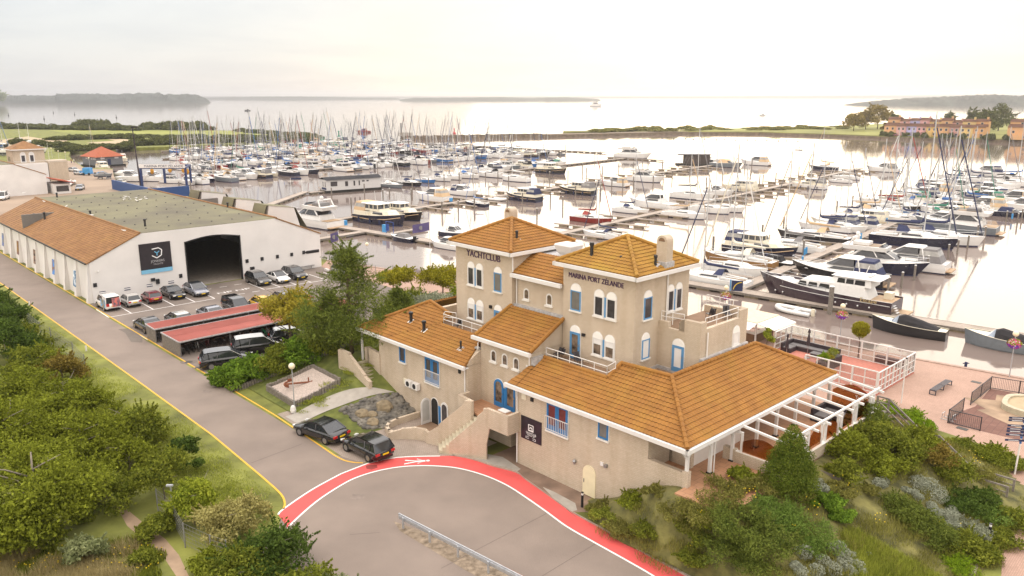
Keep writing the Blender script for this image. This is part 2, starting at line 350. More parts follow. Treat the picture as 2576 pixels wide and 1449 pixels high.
for sx, sy, sr in ((900,1250,.5),(520,985,.45),(330,830,.6)): sheet('damp_patch', [G(sx,sy)+Vector((math.cos(k*.6)*sr*(1+.3*math.sin(k*2.2)), math.sin(k*.6)*sr*.8*(1+.25*math.cos(k*3)), 0)) for k in range(10)], .0125, mat('faint_stain', (.205,.165,.14), .9, var=.2))
strip('road_seam', [G(760,1117), G(632,1165)], .05, .014, mat('asphalt_seam', (.08,.06,.05), .9))
sheet('parking_lot', SS((-69.2,-8.35),(-69.2,24.6),(-62,26),(-18,26),(-18,12),(-29.5,5),(-31,-8.35)), .004, ASPHP)
sheet('quay_paving', SS((-69.2,24.6),(-72.5,27.6),(-64,29.9),(-34,36.6),(-4,43.1),(10.5,44.5),(19.8,45.9),(40,49.1),(80,56),(80,20),(26.5,19.5),(22,27.5),(17.6,28),(5,22),(-18,24)), .006, PAVP)
kb = MB()
for a, b in zip(SS((-72.7,27.75),(-64,30.1),(-34,36.8),(-4,43.3),(10.5,44.7),(19.8,46.1)), SS((-64,30.1),(-34,36.8),(-4,43.3),(10.5,44.7),(19.8,46.1),(60,52.7))): kb.beam(a+Vector((0,0,.02)), b+Vector((0,0,.02)), .45, .12)
structure(kb.build('quay_edge', mat('quay_coping', (.36,.25,.20), .9, var=.15, bump=.2)))
sheet('forecourt', SS((-20,-8.2),(-9,-8.6))+D((913,1164))+outer[3:9]+SS((-3.4,-2.7),(-3.4,1.2),(-16,0),(-20,-3)), .006, PAVG)
sheet('side_pavement', D((1142,1148),(1192,1158),(1242,1174.6),(1298,1189.6),(1325,1209.6),(1375,1244.6),(1440,1289))+SS((9.5,0),(-.02,0),(-.02,5.9),(-2.1,5.9),(-2.1,-1.2),(-4.2,-2.4)), .007, mat('dirty_paving', (.22,.15,.11), .9, var=.3, vs=.7, detail=9))
structure(MB().loft([[(p.x,p.y,.008),(p.x,p.y,.11),(q.x,q.y,.11),(q.x,q.y,.008)] for p, q in zip(outer[12:], [p+(p-inner[min(len(inner)-1,i+40)]).normalized()*.28 for i, p in enumerate(outer[12:])])]).build('kerb', KERB))
# grey slab wedge between the red path and the side entrance
sheet('pavement_wedge', D((1130,1146),(1215,1140),(1265,1150),(1310,1180),(1298,1188),(1242,1173),(1192,1156.5),(1142,1147)), .013, CONC)
sheet('pavement_wedge', D((1365,1225),(1395,1238),(1447,1266),(1452,1284),(1436,1287),(1400,1262)), .013, CONC)
# parking bay lines
def bay(a, b): strip('bay_line', [a, b], .12, .013, LINEW)
for a, b in [((273,798.6),(540.7,751.2)),((258,770),(273,798.6)),((541,752),(560,700)),((352,781),(320,750)),((430,768),(408,742)),((488,757),(450,728))]: pass
for t0, s0, s1 in [(None, 0, 0)]: pass
Pst = lambda x, y: Vector((*toST(C3(x, y)), 0))
q0, q1 = Pst(265,712), Pst(1320,525)
bay(ST(q0.x, q0.y), ST(q1.x, q1.y))
for k in range(6):
    f = k/5; x = q0.x+(q1.x-q0.x)*f; y = q0.y+(q1.y-q0.y)*f
    bay(ST(x, y), ST(x-4.9, y+.1))
q0, q1 = Pst(1810,435), Pst(2420,340)
bay(ST(q0.x, q0.y), ST(q1.x+.5, q1.y+6))
for k in range(6):
    f = k/4; x = q0.x+(q1.x-q0.x)*f; y = q0.y+(q1.y-q0.y)*f
    bay(ST(x, y), ST(x-4.9, y+.1))
bay(C3(480,825), C3(655,935))
for a, b in [((1365,413),(1440,403)),((1513,390),(1585,379)),((1385,512),(1460,502)),((1540,485),(1615,474)),((1690,460),(1765,449)),((1220,437),(1285,428))]: bay(C3(*a), C3(*b))
def text(name, body, size, M, m, parent=None, ext=.02, align='LEFT', spacing=1.0, width=None):
    cu = bpy.data.curves.new(name, 'FONT'); cu.body = body; cu.size = size; cu.extrude = ext; cu.align_x = align; cu.space_character = spacing
    o = bpy.data.objects.new(name, cu); COL.objects.link(o)
    bpy.context.view_layer.update()
    me = bpy.data.meshes.new_from_object(o.evaluated_get(bpy.context.evaluated_depsgraph_get()))
    bpy.data.objects.remove(o); bpy.data.curves.remove(cu)
    if width:
        xs = [v.co.x for v in me.vertices]; k = width/(max(xs)-min(xs)); me.transform(Matrix.Diagonal((k, 1, 1, 1)))
    me.transform(M); me.materials.clear(); me.materials.append(m); me.name = name
    return link(name, me, parent)
def frame(o, x, y, z):
    x, y, z = Vector(x).normalized(), Vector(y).normalized(), Vector(z).normalized()
    return Matrix(((x.x,y.x,z.x,o[0]),(x.y,y.y,z.y,o[1]),(x.z,y.z,z.z,o[2]),(0,0,0,1)))
for a in ((1350,482),(1532,452)):
    p = C3(*a); structure(text('painted_letters', 'NP', 1.05, frame((p.x,p.y,.014), T_, -S_, (0,0,1)), LINEW, ext=0, width=2.0))
# white walking figure painted on the red path, drains, oil stain
p = B9(565, 585); fx = (B9(625,577)-B9(505,585)).normalized(); fy = Vector((-fx.y, fx.x, 0))
fb = MB(); Z = .019
def fl(pts): fb.add([(*(p+fx*a+fy*b).xy, Z) for a, b in pts], [tuple(range(len(pts)))])
fl([(.85+.14*math.cos(k*math.pi/5), .14*math.sin(k*math.pi/5)) for k in range(10)])
fl([(.66,-.12),(.66,.12),(.05,.10),(.05,-.10)]); fl([(.05,-.10),(.05,.02),(-.85,-.22),(-.85,-.36)]); fl([(.05,0),(.05,.10),(-.75,.36),(-.8,.22)])
fl([(.6,.12),(.5,.16),(.1,.42),(.05,.34)]); fl([(.6,-.12),(.5,-.14),(.12,-.36),(.06,-.28)])
structure(fb.build('painted_pedestrian', LINEW))
DIRT = mat('damp_stain', (.15,.12,.10), .8, var=.2)
for px, r in ((C3(1060,1155), .55), (C3(1140,1212), .3)):
    sheet('damp_patch', [px+Vector((math.cos(k*.5236)*r*1.5, math.sin(k*.5236)*r*1.2, 0)) for k in range(12)], .010, DIRT)
    mbx = MB().lathe([(.01,0),(.36*min(1,r*2),0),(.36*min(1,r*2),.012),(.01,.013)], n=14); tag(mbx.build('drain_cover', mat('cast_iron', (.06,.055,.05), .6), loc=px+Vector((0,0,.011))), 'round drain cover in the car park, %s' % ('the larger one nearer the bike shelter' if r > .4 else 'the smaller one nearer the hedge'), 'drain cover', 'drain covers')
sheet('damp_patch', D((920,1172),(932,1169),(948,1170),(950,1177),(935,1182),(922,1180)), .0145, mat('oil_stain', (.25,.04,.035), .7))
sheet('damp_patch', [C3(360,830)+S_*a+T_*b for a, b in ((0,0),(2,.1),(6,-.6),(7,.2),(5,.9),(2,1.1),(.4,.8))], .0145, mat('asphalt_patch', (.15,.125,.105), .9))
# far yard in front of the pavilion, dune sand, field, sandy path
sheet('boat_yard', SS((-122,-8.35),(-122,28),(-150,31))+D((476,496),(440,484),(362,471),(300,468),(292,456),(286,441),(283,426),(213,424),(187,407),(150,400),(60,410),(-40,440),(-260,520)), .004, mat('yard_paving', (.30,.225,.165), .9, var=.15, vs=.1, detail=9))
sheet('sand_flat', D((-60,385),(0,352),(70,343),(100,348),(170,352),(165,362),(60,366),(20,372)), .005, SAND)
sheet('sand_flat', D((190,341),(245,341),(330,352),(440,360),(300,363),(215,359),(290,354),(250,345)), .005, SAND)
sheet('field', D((125,328),(330,327.5),(600,330),(720,337),(790,346),(650,343),(430,348),(330,341),(180,336)), .005, mat('field_grass', (.19,.215,.032), .95, var=.2, vs=.02, col2=(.25,.26,.05), detail=9))
sheet('sandy_path', D((294,1276),(320,1282),(366,1320),(416,1356),(450,1396),(475,1449),(490,1500),(452,1500),(443,1449),(406,1393),(366,1363),(320,1323)), .005, SANDP)
# garden mound: rises from road and quay to the terrace of the club house
def hmound(s, t):
    ds = max(0, s-17.4)/10.2 if s > 13.8 else (13.8-s)/6.8
    off = 1.1*min(1, max(0, (s-12.2)/1.6)); dt = max(0, -t-off)/(3.0-off) if t < 0 else max(0, t-18)/8.5
    u = math.sqrt(ds*ds+dt*dt)
    k = max(0, min(1, 1-u)); k = k*k*(3-2*k)*.65+k*.35
    return 3.35*k
def hz(p):
    s, t = toST(p)
    return hmound(s, t) if (s > 6.5 and t > -3.6 and not (s < 14 and t > 0)) else 0.0
def GM(fn, x, y):
    lo, hi = 0.0, 3.6
    for _ in range(22):
        z = (lo+hi)/2; p = fn(x, y, z)
        if hz(p) > z: lo = z
        else: hi = z
    return fn(x, y, (lo+hi)/2)
gm = MB(); ns, ntt = 64, 84; ids = {}
for i in range(ns+1):
    for j in range(ntt+1):
        s, t = 6.8+i*(28.4-6.8)/ns, -3.2+j*(28+3.2)/ntt
        h = hmound(s, t)
        if s < 14 and t > -.02: h = min(h, -.3) if t > .3 else h
        p = ST(s, t, h-.01+(.06*math.sin(s*3.1+t*2)*math.sin(t*2.7) if 0.1 < h < 3.3 else 0)); ids[i, j] = len(gm.v); gm.v.append(tuple(p))
for i in range(ns):
    for j in range(ntt):
        s, t = 6.8+(i+.5)*(28.4-6.8)/ns, -3.2+(j+.5)*(28+3.2)/ntt
        if (s < 14.2 and t > .15) or (s < 17.5 and .3 < t < 19) or hmound(s, t) < .02: continue
        gm.f.append([ids[i,j], ids[i+1,j], ids[i+1,j+1], ids[i,j+1]]); gm.m.append(0)
structure(gm.build('garden_mound', mat('garden_soil', (.085,.085,.028), .95, var=.3, vs=1.1, col2=(.165,.15,.045), bump=.8, bs=6, detail=9), smooth=True))
# play corner with sand ring
sheet('play_surface', SS((18.6,29.9),(18.6,33.6),(19.0,35.4),(18.5,41),(30,43),(32,31.3)), .010, TILEB)
sheet('garden_path', SS((25.7,19.2),(26.5,19.6),(60,26),(60,-2),(29.2,1),(28.2,9.7)), .012, PAVP)
structure(MB().beam(ST(28.1,2,.05), ST(25.6,19.2,.05), .16, .14).build('path_kerb', KERB))
# ================================================================ club house (local frame: x along the facade, y away from it)
BRICK = brick_mat('sand_lime_brick', (.56,.465,.36), (.64,.545,.435), (.42,.345,.265), .22, .08, .014, stain=.10)
def tile_mat(name, c1, c2, lich):
    m = mat(name, c1, .8, var=.05, vs=1.1, col2=c2, detail=9, thr=(.3,.7)); t = m.node_tree; b = t.nodes['Principled BSDF']
    src = b.inputs['Base Color'].links[0].from_socket
    tcn = [n for n in t.nodes if n.type == 'TEX_COORD'][0]
    n = nd(t, 'ShaderNodeTexNoise'); n.inputs['Scale'].default_value = .45; n.inputs['Detail'].default_value = 10; n.inputs['Roughness'].default_value = .7; t.links.new(tcn.outputs['Object'], n.inputs['Vector'])
    r = nd(t, 'ShaderNodeValToRGB'); r.color_ramp.elements[0].position = .5; r.color_ramp.elements[1].position = .74; r.color_ramp.elements[1].color = (lich,)*3+(1,); t.links.new(n.outputs[0], r.inputs[0])
    w = nd(t, 'ShaderNodeTexWhiteNoise', noise_dimensions='3D'); mp = nd(t, 'ShaderNodeVectorMath', operation='FLOOR'); sc = nd(t, 'ShaderNodeVectorMath', operation='SCALE'); sc.inputs['Scale'].default_value = 3.3
    t.links.new(tcn.outputs['Object'], sc.inputs[0]); t.links.new(sc.outputs[0], mp.inputs[0]); t.links.new(mp.outputs[0], w.inputs['Vector'])
    r2 = nd(t, 'ShaderNodeValToRGB'); r2.color_ramp.elements[0].color = (.95,.95,.95,1); r2.color_ramp.elements[1].color = (1.04,1.03,1.02,1); t.links.new(w.outputs['Value'], r2.inputs[0])
    a = mixc(t, 1.0, src, r2.outputs[0], 'MULTIPLY')
    t.links.new(mixc(t, r.outputs[0], a, (.35,.23,.022)), b.inputs['Base Color']); return m
TILE = tile_mat('orange_roof_tiles', (.255,.108,.018), (.305,.138,.024), .3); TILEG = mat('tile_edge_shade', (.10,.045,.012), .9, var=.3, vs=2)  # darker course edges: the shadow gap between courses put into the colour
TILEY = tile_mat('mossy_roof_tiles', (.28,.135,.018), (.34,.18,.024), .7)
def tile_surface(mb, poly, eave, du=.28, dv=.33, amp=.03, step=.04, seg=4):
    """corrugated tile courses over a flat convex polygon; eave = direction along the eave"""
    P = [Vector(p) for p in poly]; u = Vector(eave).normalized(); n = (P[1]-P[0]).cross(P[2]-P[0]).normalized()
    if n.z < 0: n = -n
    v = n.cross(u)
    if v.z < 0: v = -v
    o = P[0]; us = [(p-o).dot(u) for p in P]; vs = [(p-o).dot(v) for p in P]
    u0, u1, v0, v1 = min(us), max(us), min(vs), max(vs)
    nu = max(2, int((u1-u0)/du*seg)); nc = max(1, int(round((v1-v0)/dv)))
    bm = bmesh.new(); rows = []
    for c in range(nc):
        for f, hh in ((0, step), (1, 0)):
            vv = v0+(v1-v0)*(c+f)/nc; row = []
            for i in range(nu+1):
                uu = u0+(u1-u0)*i/nu
                row.append(bm.verts.new(o+u*uu+v*vv+n*(hh+amp*math.sin(2*math.pi*uu/du))))
            rows.append(row)
    for r_, (a, b) in enumerate(zip(rows, rows[1:])):
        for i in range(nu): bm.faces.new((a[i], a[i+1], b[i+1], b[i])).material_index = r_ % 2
    cen = sum(P, Vector())/len(P)
    for i in range(len(P)):
        a, b = P[i], P[(i+1) % len(P)]; pn = (b-a).cross(n).normalized()
        if pn.dot(cen-a) > 0: pn = -pn
        bmesh.ops.bisect_plane(bm, geom=bm.verts[:]+bm.edges[:]+bm.faces[:], plane_co=a, plane_no=pn, clear_outer=True)
    bm.verts.index_update()
    o_ = len(mb.v); mb.v += [tuple(v_.co) for v_ in bm.verts]
    for f in bm.faces: mb.f.append([q.index+o_ for q in f.verts]); mb.m.append(f.material_index)
    bm.free()
    # slab under the tiles
    mb.add([p-n*.03 for p in P]+[p-n*.14 for p in P], [tuple(range(len(P))), tuple(range(2*len(P)-1, len(P)-1, -1))]+[(i, i+len(P), (i+1) % len(P)+len(P), (i+1) % len(P)) for i in range(len(P))])
def ridge(mb, a, b, r=.14, ln=.42):
    a, b = Vector(a), Vector(b); L = (b-a).length; n = max(1, int(L/ln)); d = (b-a)/n
    for i in range(n): mb.tube([a+d*i, a+d*(i+1.05)], r*1.08, 8, 0, r*.9)
class Face:
    """a wall plane: u along it, o out of it, z up"""
    def __init__(self, kind, plane): self.k, self.p = kind, plane
    def pt(self, u, o, z): return (u, self.p-o, z) if self.k == 'F' else ((self.p+o, u, z) if self.k == 'S' else (u, self.p+o, z))
    def box(self, mb, u0, u1, o0, o1, z0, z1, mi=0):
        return mb.add([self.pt(*q) for q in [(u0,o0,z0),(u1,o0,z0),(u1,o1,z0),(u0,o1,z0),(u0,o0,z1),(u1,o0,z1),(u1,o1,z1),(u0,o1,z1)]],
            [(3,2,1,0),(4,5,6,7),(0,1,5,4),(1,2,6,5),(2,3,7,6),(3,0,4,7)], mi)
    def prism(self, mb, poly, o0, o1, mi=0):
        n = len(poly); vs = [self.pt(u, o0, z) for u, z in poly]+[self.pt(u, o1, z) for u, z in poly]
        return mb.add(vs, [tuple(range(n-1,-1,-1)), tuple(range(n,2*n))]+[(i,(i+1) % n,(i+1) % n+n,i+n) for i in range(n)], mi)
def archpoly(u0, u1, z0, zs, n=10, hk=1.0):
    c, r = (u0+u1)/2, (u1-u0)/2
    return [(u0,z0),(u1,z0)]+[(c+r*math.cos(math.pi*k/n), zs+hk*r*math.sin(math.pi*k/n)) for k in range(n+1)]
ARCHP = mat('arch_panel_white', (.83,.80,.76), .6, var=.04)
PANEG = mat('pane_grey_blind', (.17,.16,.15), .12, var=.12, spec=.6)
PANED = mat('pane_dark', (.055,.05,.055), .08, var=.3, spec=.6)
PANEI = mat('pane_interior', (.06,.045,.035), .1, var=.7, vs=2.5, col2=(.16,.12,.09), spec=.6)
PANEW = mat('pane_white_screen', (.74,.72,.70), .5, var=.05)
PANER = mat('pane_red_poster', (.15,.03,.03), .25, var=.3)
SILL = mat('window_sill_white', (.72,.69,.64), .7, var=.06)
CLUB = thing('club_house', 'sand coloured brick yacht club with two square towers and orange tiled roofs', 'building', ORG, RZ)
def sill(par, F, u0, u1, z):
    mb = MB(); F.box(mb, u0-.1, u1+.1, 0, .13, z-.12, z); 
    mb.build('sill', SILL, par)
def arch_window(F, u0, u1, z0, z1, pane=PANED, blue=False, name='window'):
    """tall sash with a white half-round panel above it"""
    r = (u1-u0)/2; zs = z1-r; mb = MB()
    F.prism(mb, archpoly(u0-.05, u1+.05, z0, zs), 0, .035)
    F.prism(mb, archpoly(u0, u1, zs-.02, zs), .035, .06, 1)
    f = mb.build(name, [WHITE, ARCHP], CLUB)
    fm = MB(); w = .09
    for a in ((u0,u0+w,z0,zs),(u1-w,u1,z0,zs),(u0+w,u1-w,z0,z0+w),(u0+w,u1-w,zs-w,zs-.025)): F.box(fm, a[0], a[1], .036, .085, a[2], a[3])
    fm.build('sash', BLUEP if blue else WHITE, f)
    pm = MB(); F.box(pm, u0+w, u1-w, .037, .052, z0+w, zs-w); pm.build('pane', pane, f)
    if pane is PANEI:
        bm_ = MB(); F.box(bm_, u0+w+.01, u1-w-.01, .053, .06, zs-w-.36, zs-w-.01); bm_.build('blind', PANEW, f)
    sill(f, F, u0, u1, z0); return f
def arch_pair(F, u0, u1, z0, z1, pane):
    w = (u1-u0-.26)/2
    a = arch_window(F, u0, u0+w, z0, z1, pane); b = arch_window(F, u1-w, u1, z0, z1, pane)
    mb = MB(); F.box(mb, u0+w+.055, u1-w-.055, 0, .05, z0, z1-w/2-.02); mb.build('window_panel', BLUEP, CLUB)
def small_arch(F, u0, u1, z0, z1):
    mb = MB(); r = (u1-u0)/2
    F.prism(mb, archpoly(u0, u1, z0, z1-r), 0, .04); f = mb.build('window', WHITE, CLUB)
    pm = MB(); F.prism(pm, archpoly(u0+.12, u1-.06, z0+.1, z1-r, hk=.9), .041, .05); pm.build('pane', PANEI, f); sill(f, F, u0, u1, z0)
def glass_door(F, u0, u1, z0, z1, arch=True, pane=PANEI, col=BLUEP, archtop=True):
    mb = MB(); r = (u1-u0)/2; zs = z1-r
    F.prism(mb, archpoly(u0-.05, u1+.05, z0, zs), 0, .03)
    if archtop: F.prism(mb, archpoly(u0, u1, zs, zs), .03, .06, 1)
    f = mb.build('door', [WHITE, ARCHP], CLUB); w = .17; fm = MB()
    if archtop:
        for a in ((u0,u0+w,z0,zs-.01),(u1-w,u1,z0,zs-.01),(u0+w,u1-w,z0,z0+.32),(u0+w,u1-w,zs-w,zs-.01)): F.box(fm, a[0], a[1], .031, .09, a[2], a[3])
        pm = MB(); F.box(pm, u0+w, u1-w, .032, .05, z0+.32, zs-w)
    else:
        o = archpoly(u0, u1, z0, zs); i_ = archpoly(u0+.15, u1-.15, z0+.35, zs, hk=.95); n = len(o)
        for k in range(n): F.prism(fm, [o[k], o[(k+1) % n], i_[(k+1) % n], i_[k]], .031, .085)
        pm = MB(); F.prism(pm, i_, .032, .05)
    fm.build('door_leaf', col, f); pm.build('pane', pane, f)
    hm = MB(); F.box(hm, u1-.1, u1-.06, .09, .13, z0+1.0, z0+1.16); hm.build('handle', GREYM, f); return f
def rect_window(F, u0, u1, z0, z1, pane, col=BLUED):
    mb = MB(); F.box(mb, u0-.06, u1+.06, 0, .03, z0-.02, z1+.06); f = mb.build('window', WHITE, CLUB); fm = MB(); w = .11
    for a in ((u0,u0+w,z0,z1),(u1-w,u1,z0,z1),(u0+w,u1-w,z0,z0+w),(u0+w,u1-w,z1-w,z1)): F.box(fm, a[0], a[1], .031, .075, a[2], a[3])
    fm.build('sash', col, f); pm = MB(); F.box(pm, u0+w, u1-w, .032, .05, z0+w, z1-w); pm.build('pane', pane, f); sill(f, F, u0, u1, z0-.02); return f
def french(F, u0, u1, z0, z1, pane):
    mb = MB(); F.box(mb, u0-.06, u1+.06, 0, .03, z0, z1+.06); f = mb.build('french_window', WHITE, CLUB); fm = MB(); c = (u0+u1)/2; w = .16
    for a, b in ((u0, c-.01), (c+.01, u1)):
        for q in ((a,a+w,z0,z1),(b-w,b,z0,z1),(a+w,b-w,z0,z0+.45),(a+w,b-w,z1-w,z1)): F.box(fm, q[0], q[1], .031, .08, q[2], q[3])
    fm.build('sash', BLUED, f); pm = MB()
    for a, b in ((u0, c), (c, u1)): F.box(pm, a+w, b-w, .032, .05, z0+.45, z1-w)
    pm.build('pane', pane, f); sill(f, F, u0, u1, z0)
    rm = MB(); F.box(rm, u0-.12, u1+.12, .10, .14, z0+1.0, z0+1.05); F.box(rm, u0-.12, u1+.12, .10, .14, z0+.08, z0+.12)
    for k in range(14): uu = u0-.1+(u1-u0+.2)*k/13; F.box(rm, uu-.012, uu+.012, .108, .132, z0+.1, z0+1.02)
    rm.build('balustrade', WHITE, f)
# ---- walls
def wall(name, *boxes, m=BRICK, par=CLUB):
    mb = MB()
    for b in boxes: mb.box(*b)
    return mb.build(name, m, par)
wall('wall', (0.0,14.05-.0,0,9,-.6,2.5), (0.0,11.4,.002,9,2.5,5.86)); wall('wall', (11.4,13.0,2.2,2.5,2.5,5.8), (11.4,11.6,2.2,9,2.5,5.8))
wall('low_wall', (11.4,14.1,0.001,.3,2.5,4.25)); 
wall('wall', (-17.0,-5.4,0,6.5,-.6,5.86))
wall('wall', (-5.4,-.02,1.4,5,2.72,7.85), (-5.4,-2.1,1.4,5,-.6,2.72)); wall('wall', (-5.4,.0,4.86,10.8,5,12.3))
wall('tower_wall', (-11.9,-5.2,4.45,10.9,5,13.72)); wall('tower_wall', (.05,6.5,4.55,10.7,5,13.78))
LB = [(6.5,9.9,7.3,13.1,5,10.1)]
lbm = MB(); lbm.box(*LB[0])
for a in ((6.52,7.3,7.3,7.6,10.1,10.5),(8.6,9.9,7.3,7.6,10.1,10.95),(9.6,9.9,7.6,7.95,10.1,10.95),(9.6,9.9,12.1,13.1,10.1,10.95),(9.6,9.9,7.95,12.1,10.1,10.42),(8.6,9.6,12.8,13.1,10.1,10.95),(6.52,8.6,12.8,13.1,10.1,10.6)): lbm.box(*a)
for k in range(5):
    a0, a1 = math.pi*.5*k/5, math.pi*.5*(k+1)/5
    lbm.prism([(8.6-.45*math.sin(a0), 10.95-.45*(1-math.cos(a0))) , (8.6,10.95-.0), (8.6,10.1), (8.6-.45*math.sin(a1),10.1), (8.6-.45*math.sin(a1), 10.95-.45*(1-math.cos(a1)))], 0, .3, M=Matrix(((1,0,0,0),(0,0,-1,7.6),(0,1,0,0),(0,0,0,1))))
lbm.build('terrace_block', BRICK, CLUB)
DECKB = mat('brown_roof_terrace', (.25,.16,.10), .9, var=.15, vs=.8)
for b in ((-.02,9.9,2.35,9,5.9,7.05),(-11.9,-5.4,2.35,4.5,5.9,6.9),(-13.5,-11.9,2.9,10.9,5.9,6.9),(6.52,9.6,7.6,12.8,10.101,10.14)): wall('roof_terrace', b, m=DECKB)
wall('parapet', (-13.9,-13.5,4.4,12,5.9,8.05),(-13.5,-11.9,10.5,10.9,6.9,8.05)); 
# ---- roofs
def roof(polys, rid, m=TILE, name='roof'):
    mb = MB()
    for p, e in polys: tile_surface(mb, p, e)
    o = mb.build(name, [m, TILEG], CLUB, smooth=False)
    if rid:
        for a, b in rid: rb = MB(); ridge(rb, a, b); rb.build('ridge_tiles', m, o)
    return o
z0, KR = 6.0, .53
zf = lambda t: 6.0+KR*(t+.4)
X, Y = (1,0,0), (0,1,0)
roof([([(-.55,-.4,z0),(.35,-.4,z0),(.35,1.4,zf(1.4)),(-.1,1.4,zf(1.4))], X), ([(.35,-.4,z0),(6.2,-.4,z0),(6.2,2.33,zf(2.33)),(.35,2.33,zf(2.33))], X),
      ([(6.2,-.4,z0),(14.4,-.4,z0),(10.2,3.8,zf(3.8)),(6.25,3.65,zf(3.65))], X), ([(14.4,-.4,z0),(14.4,18.1,z0),(10.2,13.9,zf(3.8)),(10.2,3.8,zf(3.8))], Y),
      ([(14.4,18.1,z0),(6,18.1,z0),(6,13.9,zf(3.8)),(10.2,13.9,zf(3.8))], X)],
     [((14.4,-.4,z0+.06),(10.2,3.8,zf(3.8)+.06)),((10.2,3.8,zf(3.8)+.06),(10.2,13.9,zf(3.8)+.06)),((14.4,18.1,z0+.06),(10.2,13.9,zf(3.8)+.06)),((6.25,3.65,zf(3.65)+.05),(10.2,3.8,zf(3.8)+.05)),((6.2,2.33,zf(2.33)+.04),(6.25,3.65,zf(3.65)+.05)),((.35,2.36,zf(2.33)+.02),(6.2,2.36,zf(2.33)+.02))])
roof([([(-19.5,-.4,z0),(-15.4,-.4,z0),(-11.45,2.45,zf(2.45)),(-11.45,3.4,zf(3.4)),(-14.95,4.05,zf(4.05))], X), ([(-15.4,-.4,z0),(-5.2,-.4,z0),(-5.9,1.4,zf(1.4)),(-6.3,2.45,zf(2.45)),(-11.45,2.45,zf(2.45))], X),
      ([(-19.5,-.4,z0),(-14.95,4.05,zf(4.05)),(-14.95,9,zf(4.05)),(-19.5,13,z0)], Y)], [((-19.5,-.4,z0+.06),(-14.95,4.05,zf(4.05)+.06)),((-14.95,4.05,zf(4.05)+.06),(-11.45,3.4,zf(3.4)+.05))])
zp = lambda t: 8.0+KR*(t-1.1)
roof([([(-5.75,1.1,8.0),(.2,1.1,8.0),(.2,4.5,zp(4.5)),(-5.3,4.5,zp(4.5))], X)], [((-5.72,1.1,8.05),(-5.3,4.5,zp(4.5)+.05)),((.15,1.1,8.05),(.15,4.5,zp(4.5)+.05))])
zm = lambda t: 12.42+KR*(t-4.45)
roof([([(-5.2,4.45,12.42),(.05,4.45,12.42),(.05,6.9,zm(6.9)),(-5.2,6.9,zm(6.9))], X)], None)
wall('flat_roof', (-5.2,.05,6.9,10.8,12.3,13.55), m=LEAD)
TZ = Matrix(((0,0,1,0),(1,0,0,0),(0,1,0,0),(0,0,0,1)))
for pf, s0, s1 in (([(0,5.8),(1.4,5.8),(1.4,zf(1.4)-.12),(0,zf(0)-.12)], -5.85, -5.4), ([(1.4,7.8),(4.9,7.8),(4.9,zp(4.5)-.06),(4.5,zp(4.5)-.12),(1.4,zp(1.4)-.12)], -.3, -.02), ([(1.4,7.8),(4.9,7.8),(4.9,zp(4.5)-.06),(4.5,zp(4.5)-.12),(1.4,zp(1.4)-.12)], -5.4, -5.1), ([(0,5.8),(1.38,5.8),(1.38,zf(1.38)-.12),(0,zf(0)-.12)], 0, .3)): gw = MB(); gw.prism(pf, s0, s1, M=TZ); gw.build('gable', BRICK, CLUB)
def tower_roof(x0, x1, y0, y1, z, zt, m):
    c = ((x0+x1)/2, (y0+y1)/2, zt); q = [(x0,y0,z),(x1,y0,z),(x1,y1,z),(x0,y1,z)]
    roof([([q[i], q[(i+1) % 4], c], X if i % 2 == 0 else Y) for i in range(4)], [((*p[:2], z+.07), (*c[:2], zt+.07)) for p in q], m, 'tower_roof')
    gb = MB()
    for a in ((x0-.05,x1+.05,y0-.14,y0+.04),(x0-.05,x1+.05,y1-.04,y1+.14),(x0-.14,x0+.04,y0-.14,y1+.14),(x1-.04,x1+.14,y0-.14,y1+.14)): gb.box(*a, z-.30, z-.04)
    gb.box(x0+.06, x1-.06, y0+.06, y1-.06, z-.32, z-.2)
    gb.build('eave_board', WHITE, CLUB)
tower_roof(-12.25, -4.85, 4.0, 11.2, 14.03, 15.85, TILE)
tower_roof(-.35, 6.95, 4.1, 11.1, 14.08, 15.9, TILEY)
# ---- gutters and downpipes
for a in ((-.75,14.55,-.58,-.38,5.72,5.98),(14.38,14.58,-.58,18.2,5.72,5.98),(-19.7,-5.15,-.58,-.38,5.72,5.98),(-19.7,-19.5,-.58,13,5.72,5.98),(-5.95,.3,.88,1.1,7.72,7.98),(-5.2,.05,4.2,4.44,12.1,12.38)): gb = MB(); gb.box(*a); gb.build('gutter', WHITE, CLUB)
for a in ((-.6,14.4,-.38,.0,5.74,5.80),(14.05,14.38,-.38,18,5.74,5.8),(-19.5,-5.2,-.38,0,5.74,5.8),(-5.7,.1,1.1,1.4,7.75,7.8)): gb = MB(); gb.box(*a); gb.build('soffit', WHITE, CLUB)
def pipe(*pts, r=.05): MB().tube(pts, r, 6).build('downpipe', WHITE, CLUB)
pipe((.12,-.1,5.7),(.12,-.1,.1)); pipe((-5.55,-.1,5.7),(-5.55,-.1,3.6)); pipe((-5.3,1.2,7.7),(-5.5,1.2,7.4),(-5.5,1.2,6.9)); pipe((-.1,1.3,7.7),(-.1,1.3,6.95))
pipe((-5.02,4.35,13.7),(-5.02,4.35,12.5)); pipe((-5.0,4.75,12.1),(-5.0,4.75,9.8)); pipe((6.6,8.0,13.7),(6.6,8.0,10.2)); pipe((10.0,8.0,10.2),(10.0,8.0,8.5)); pipe((14.25,2.75,5.7),(14.25,2.75,3.4), r=.04)
for a in ((-5.3,.03,4.6,4.9,9.72,9.95),(-5.32,-5.17,4.3,4.9,9.6,9.8),(9.88,10.1,7.3,13.1,8.25,8.5),(-.02,.32,1.4,2.5,7.0,7.55),(-5.95,-5.5,1.25,1.5,6.85,7.0),(6.5,9.9,7.22,7.3,7.05,7.3),(6.5,6.6,4.6,7.3,7.05,7.25)): wall('flashing', a, m=LEAD)
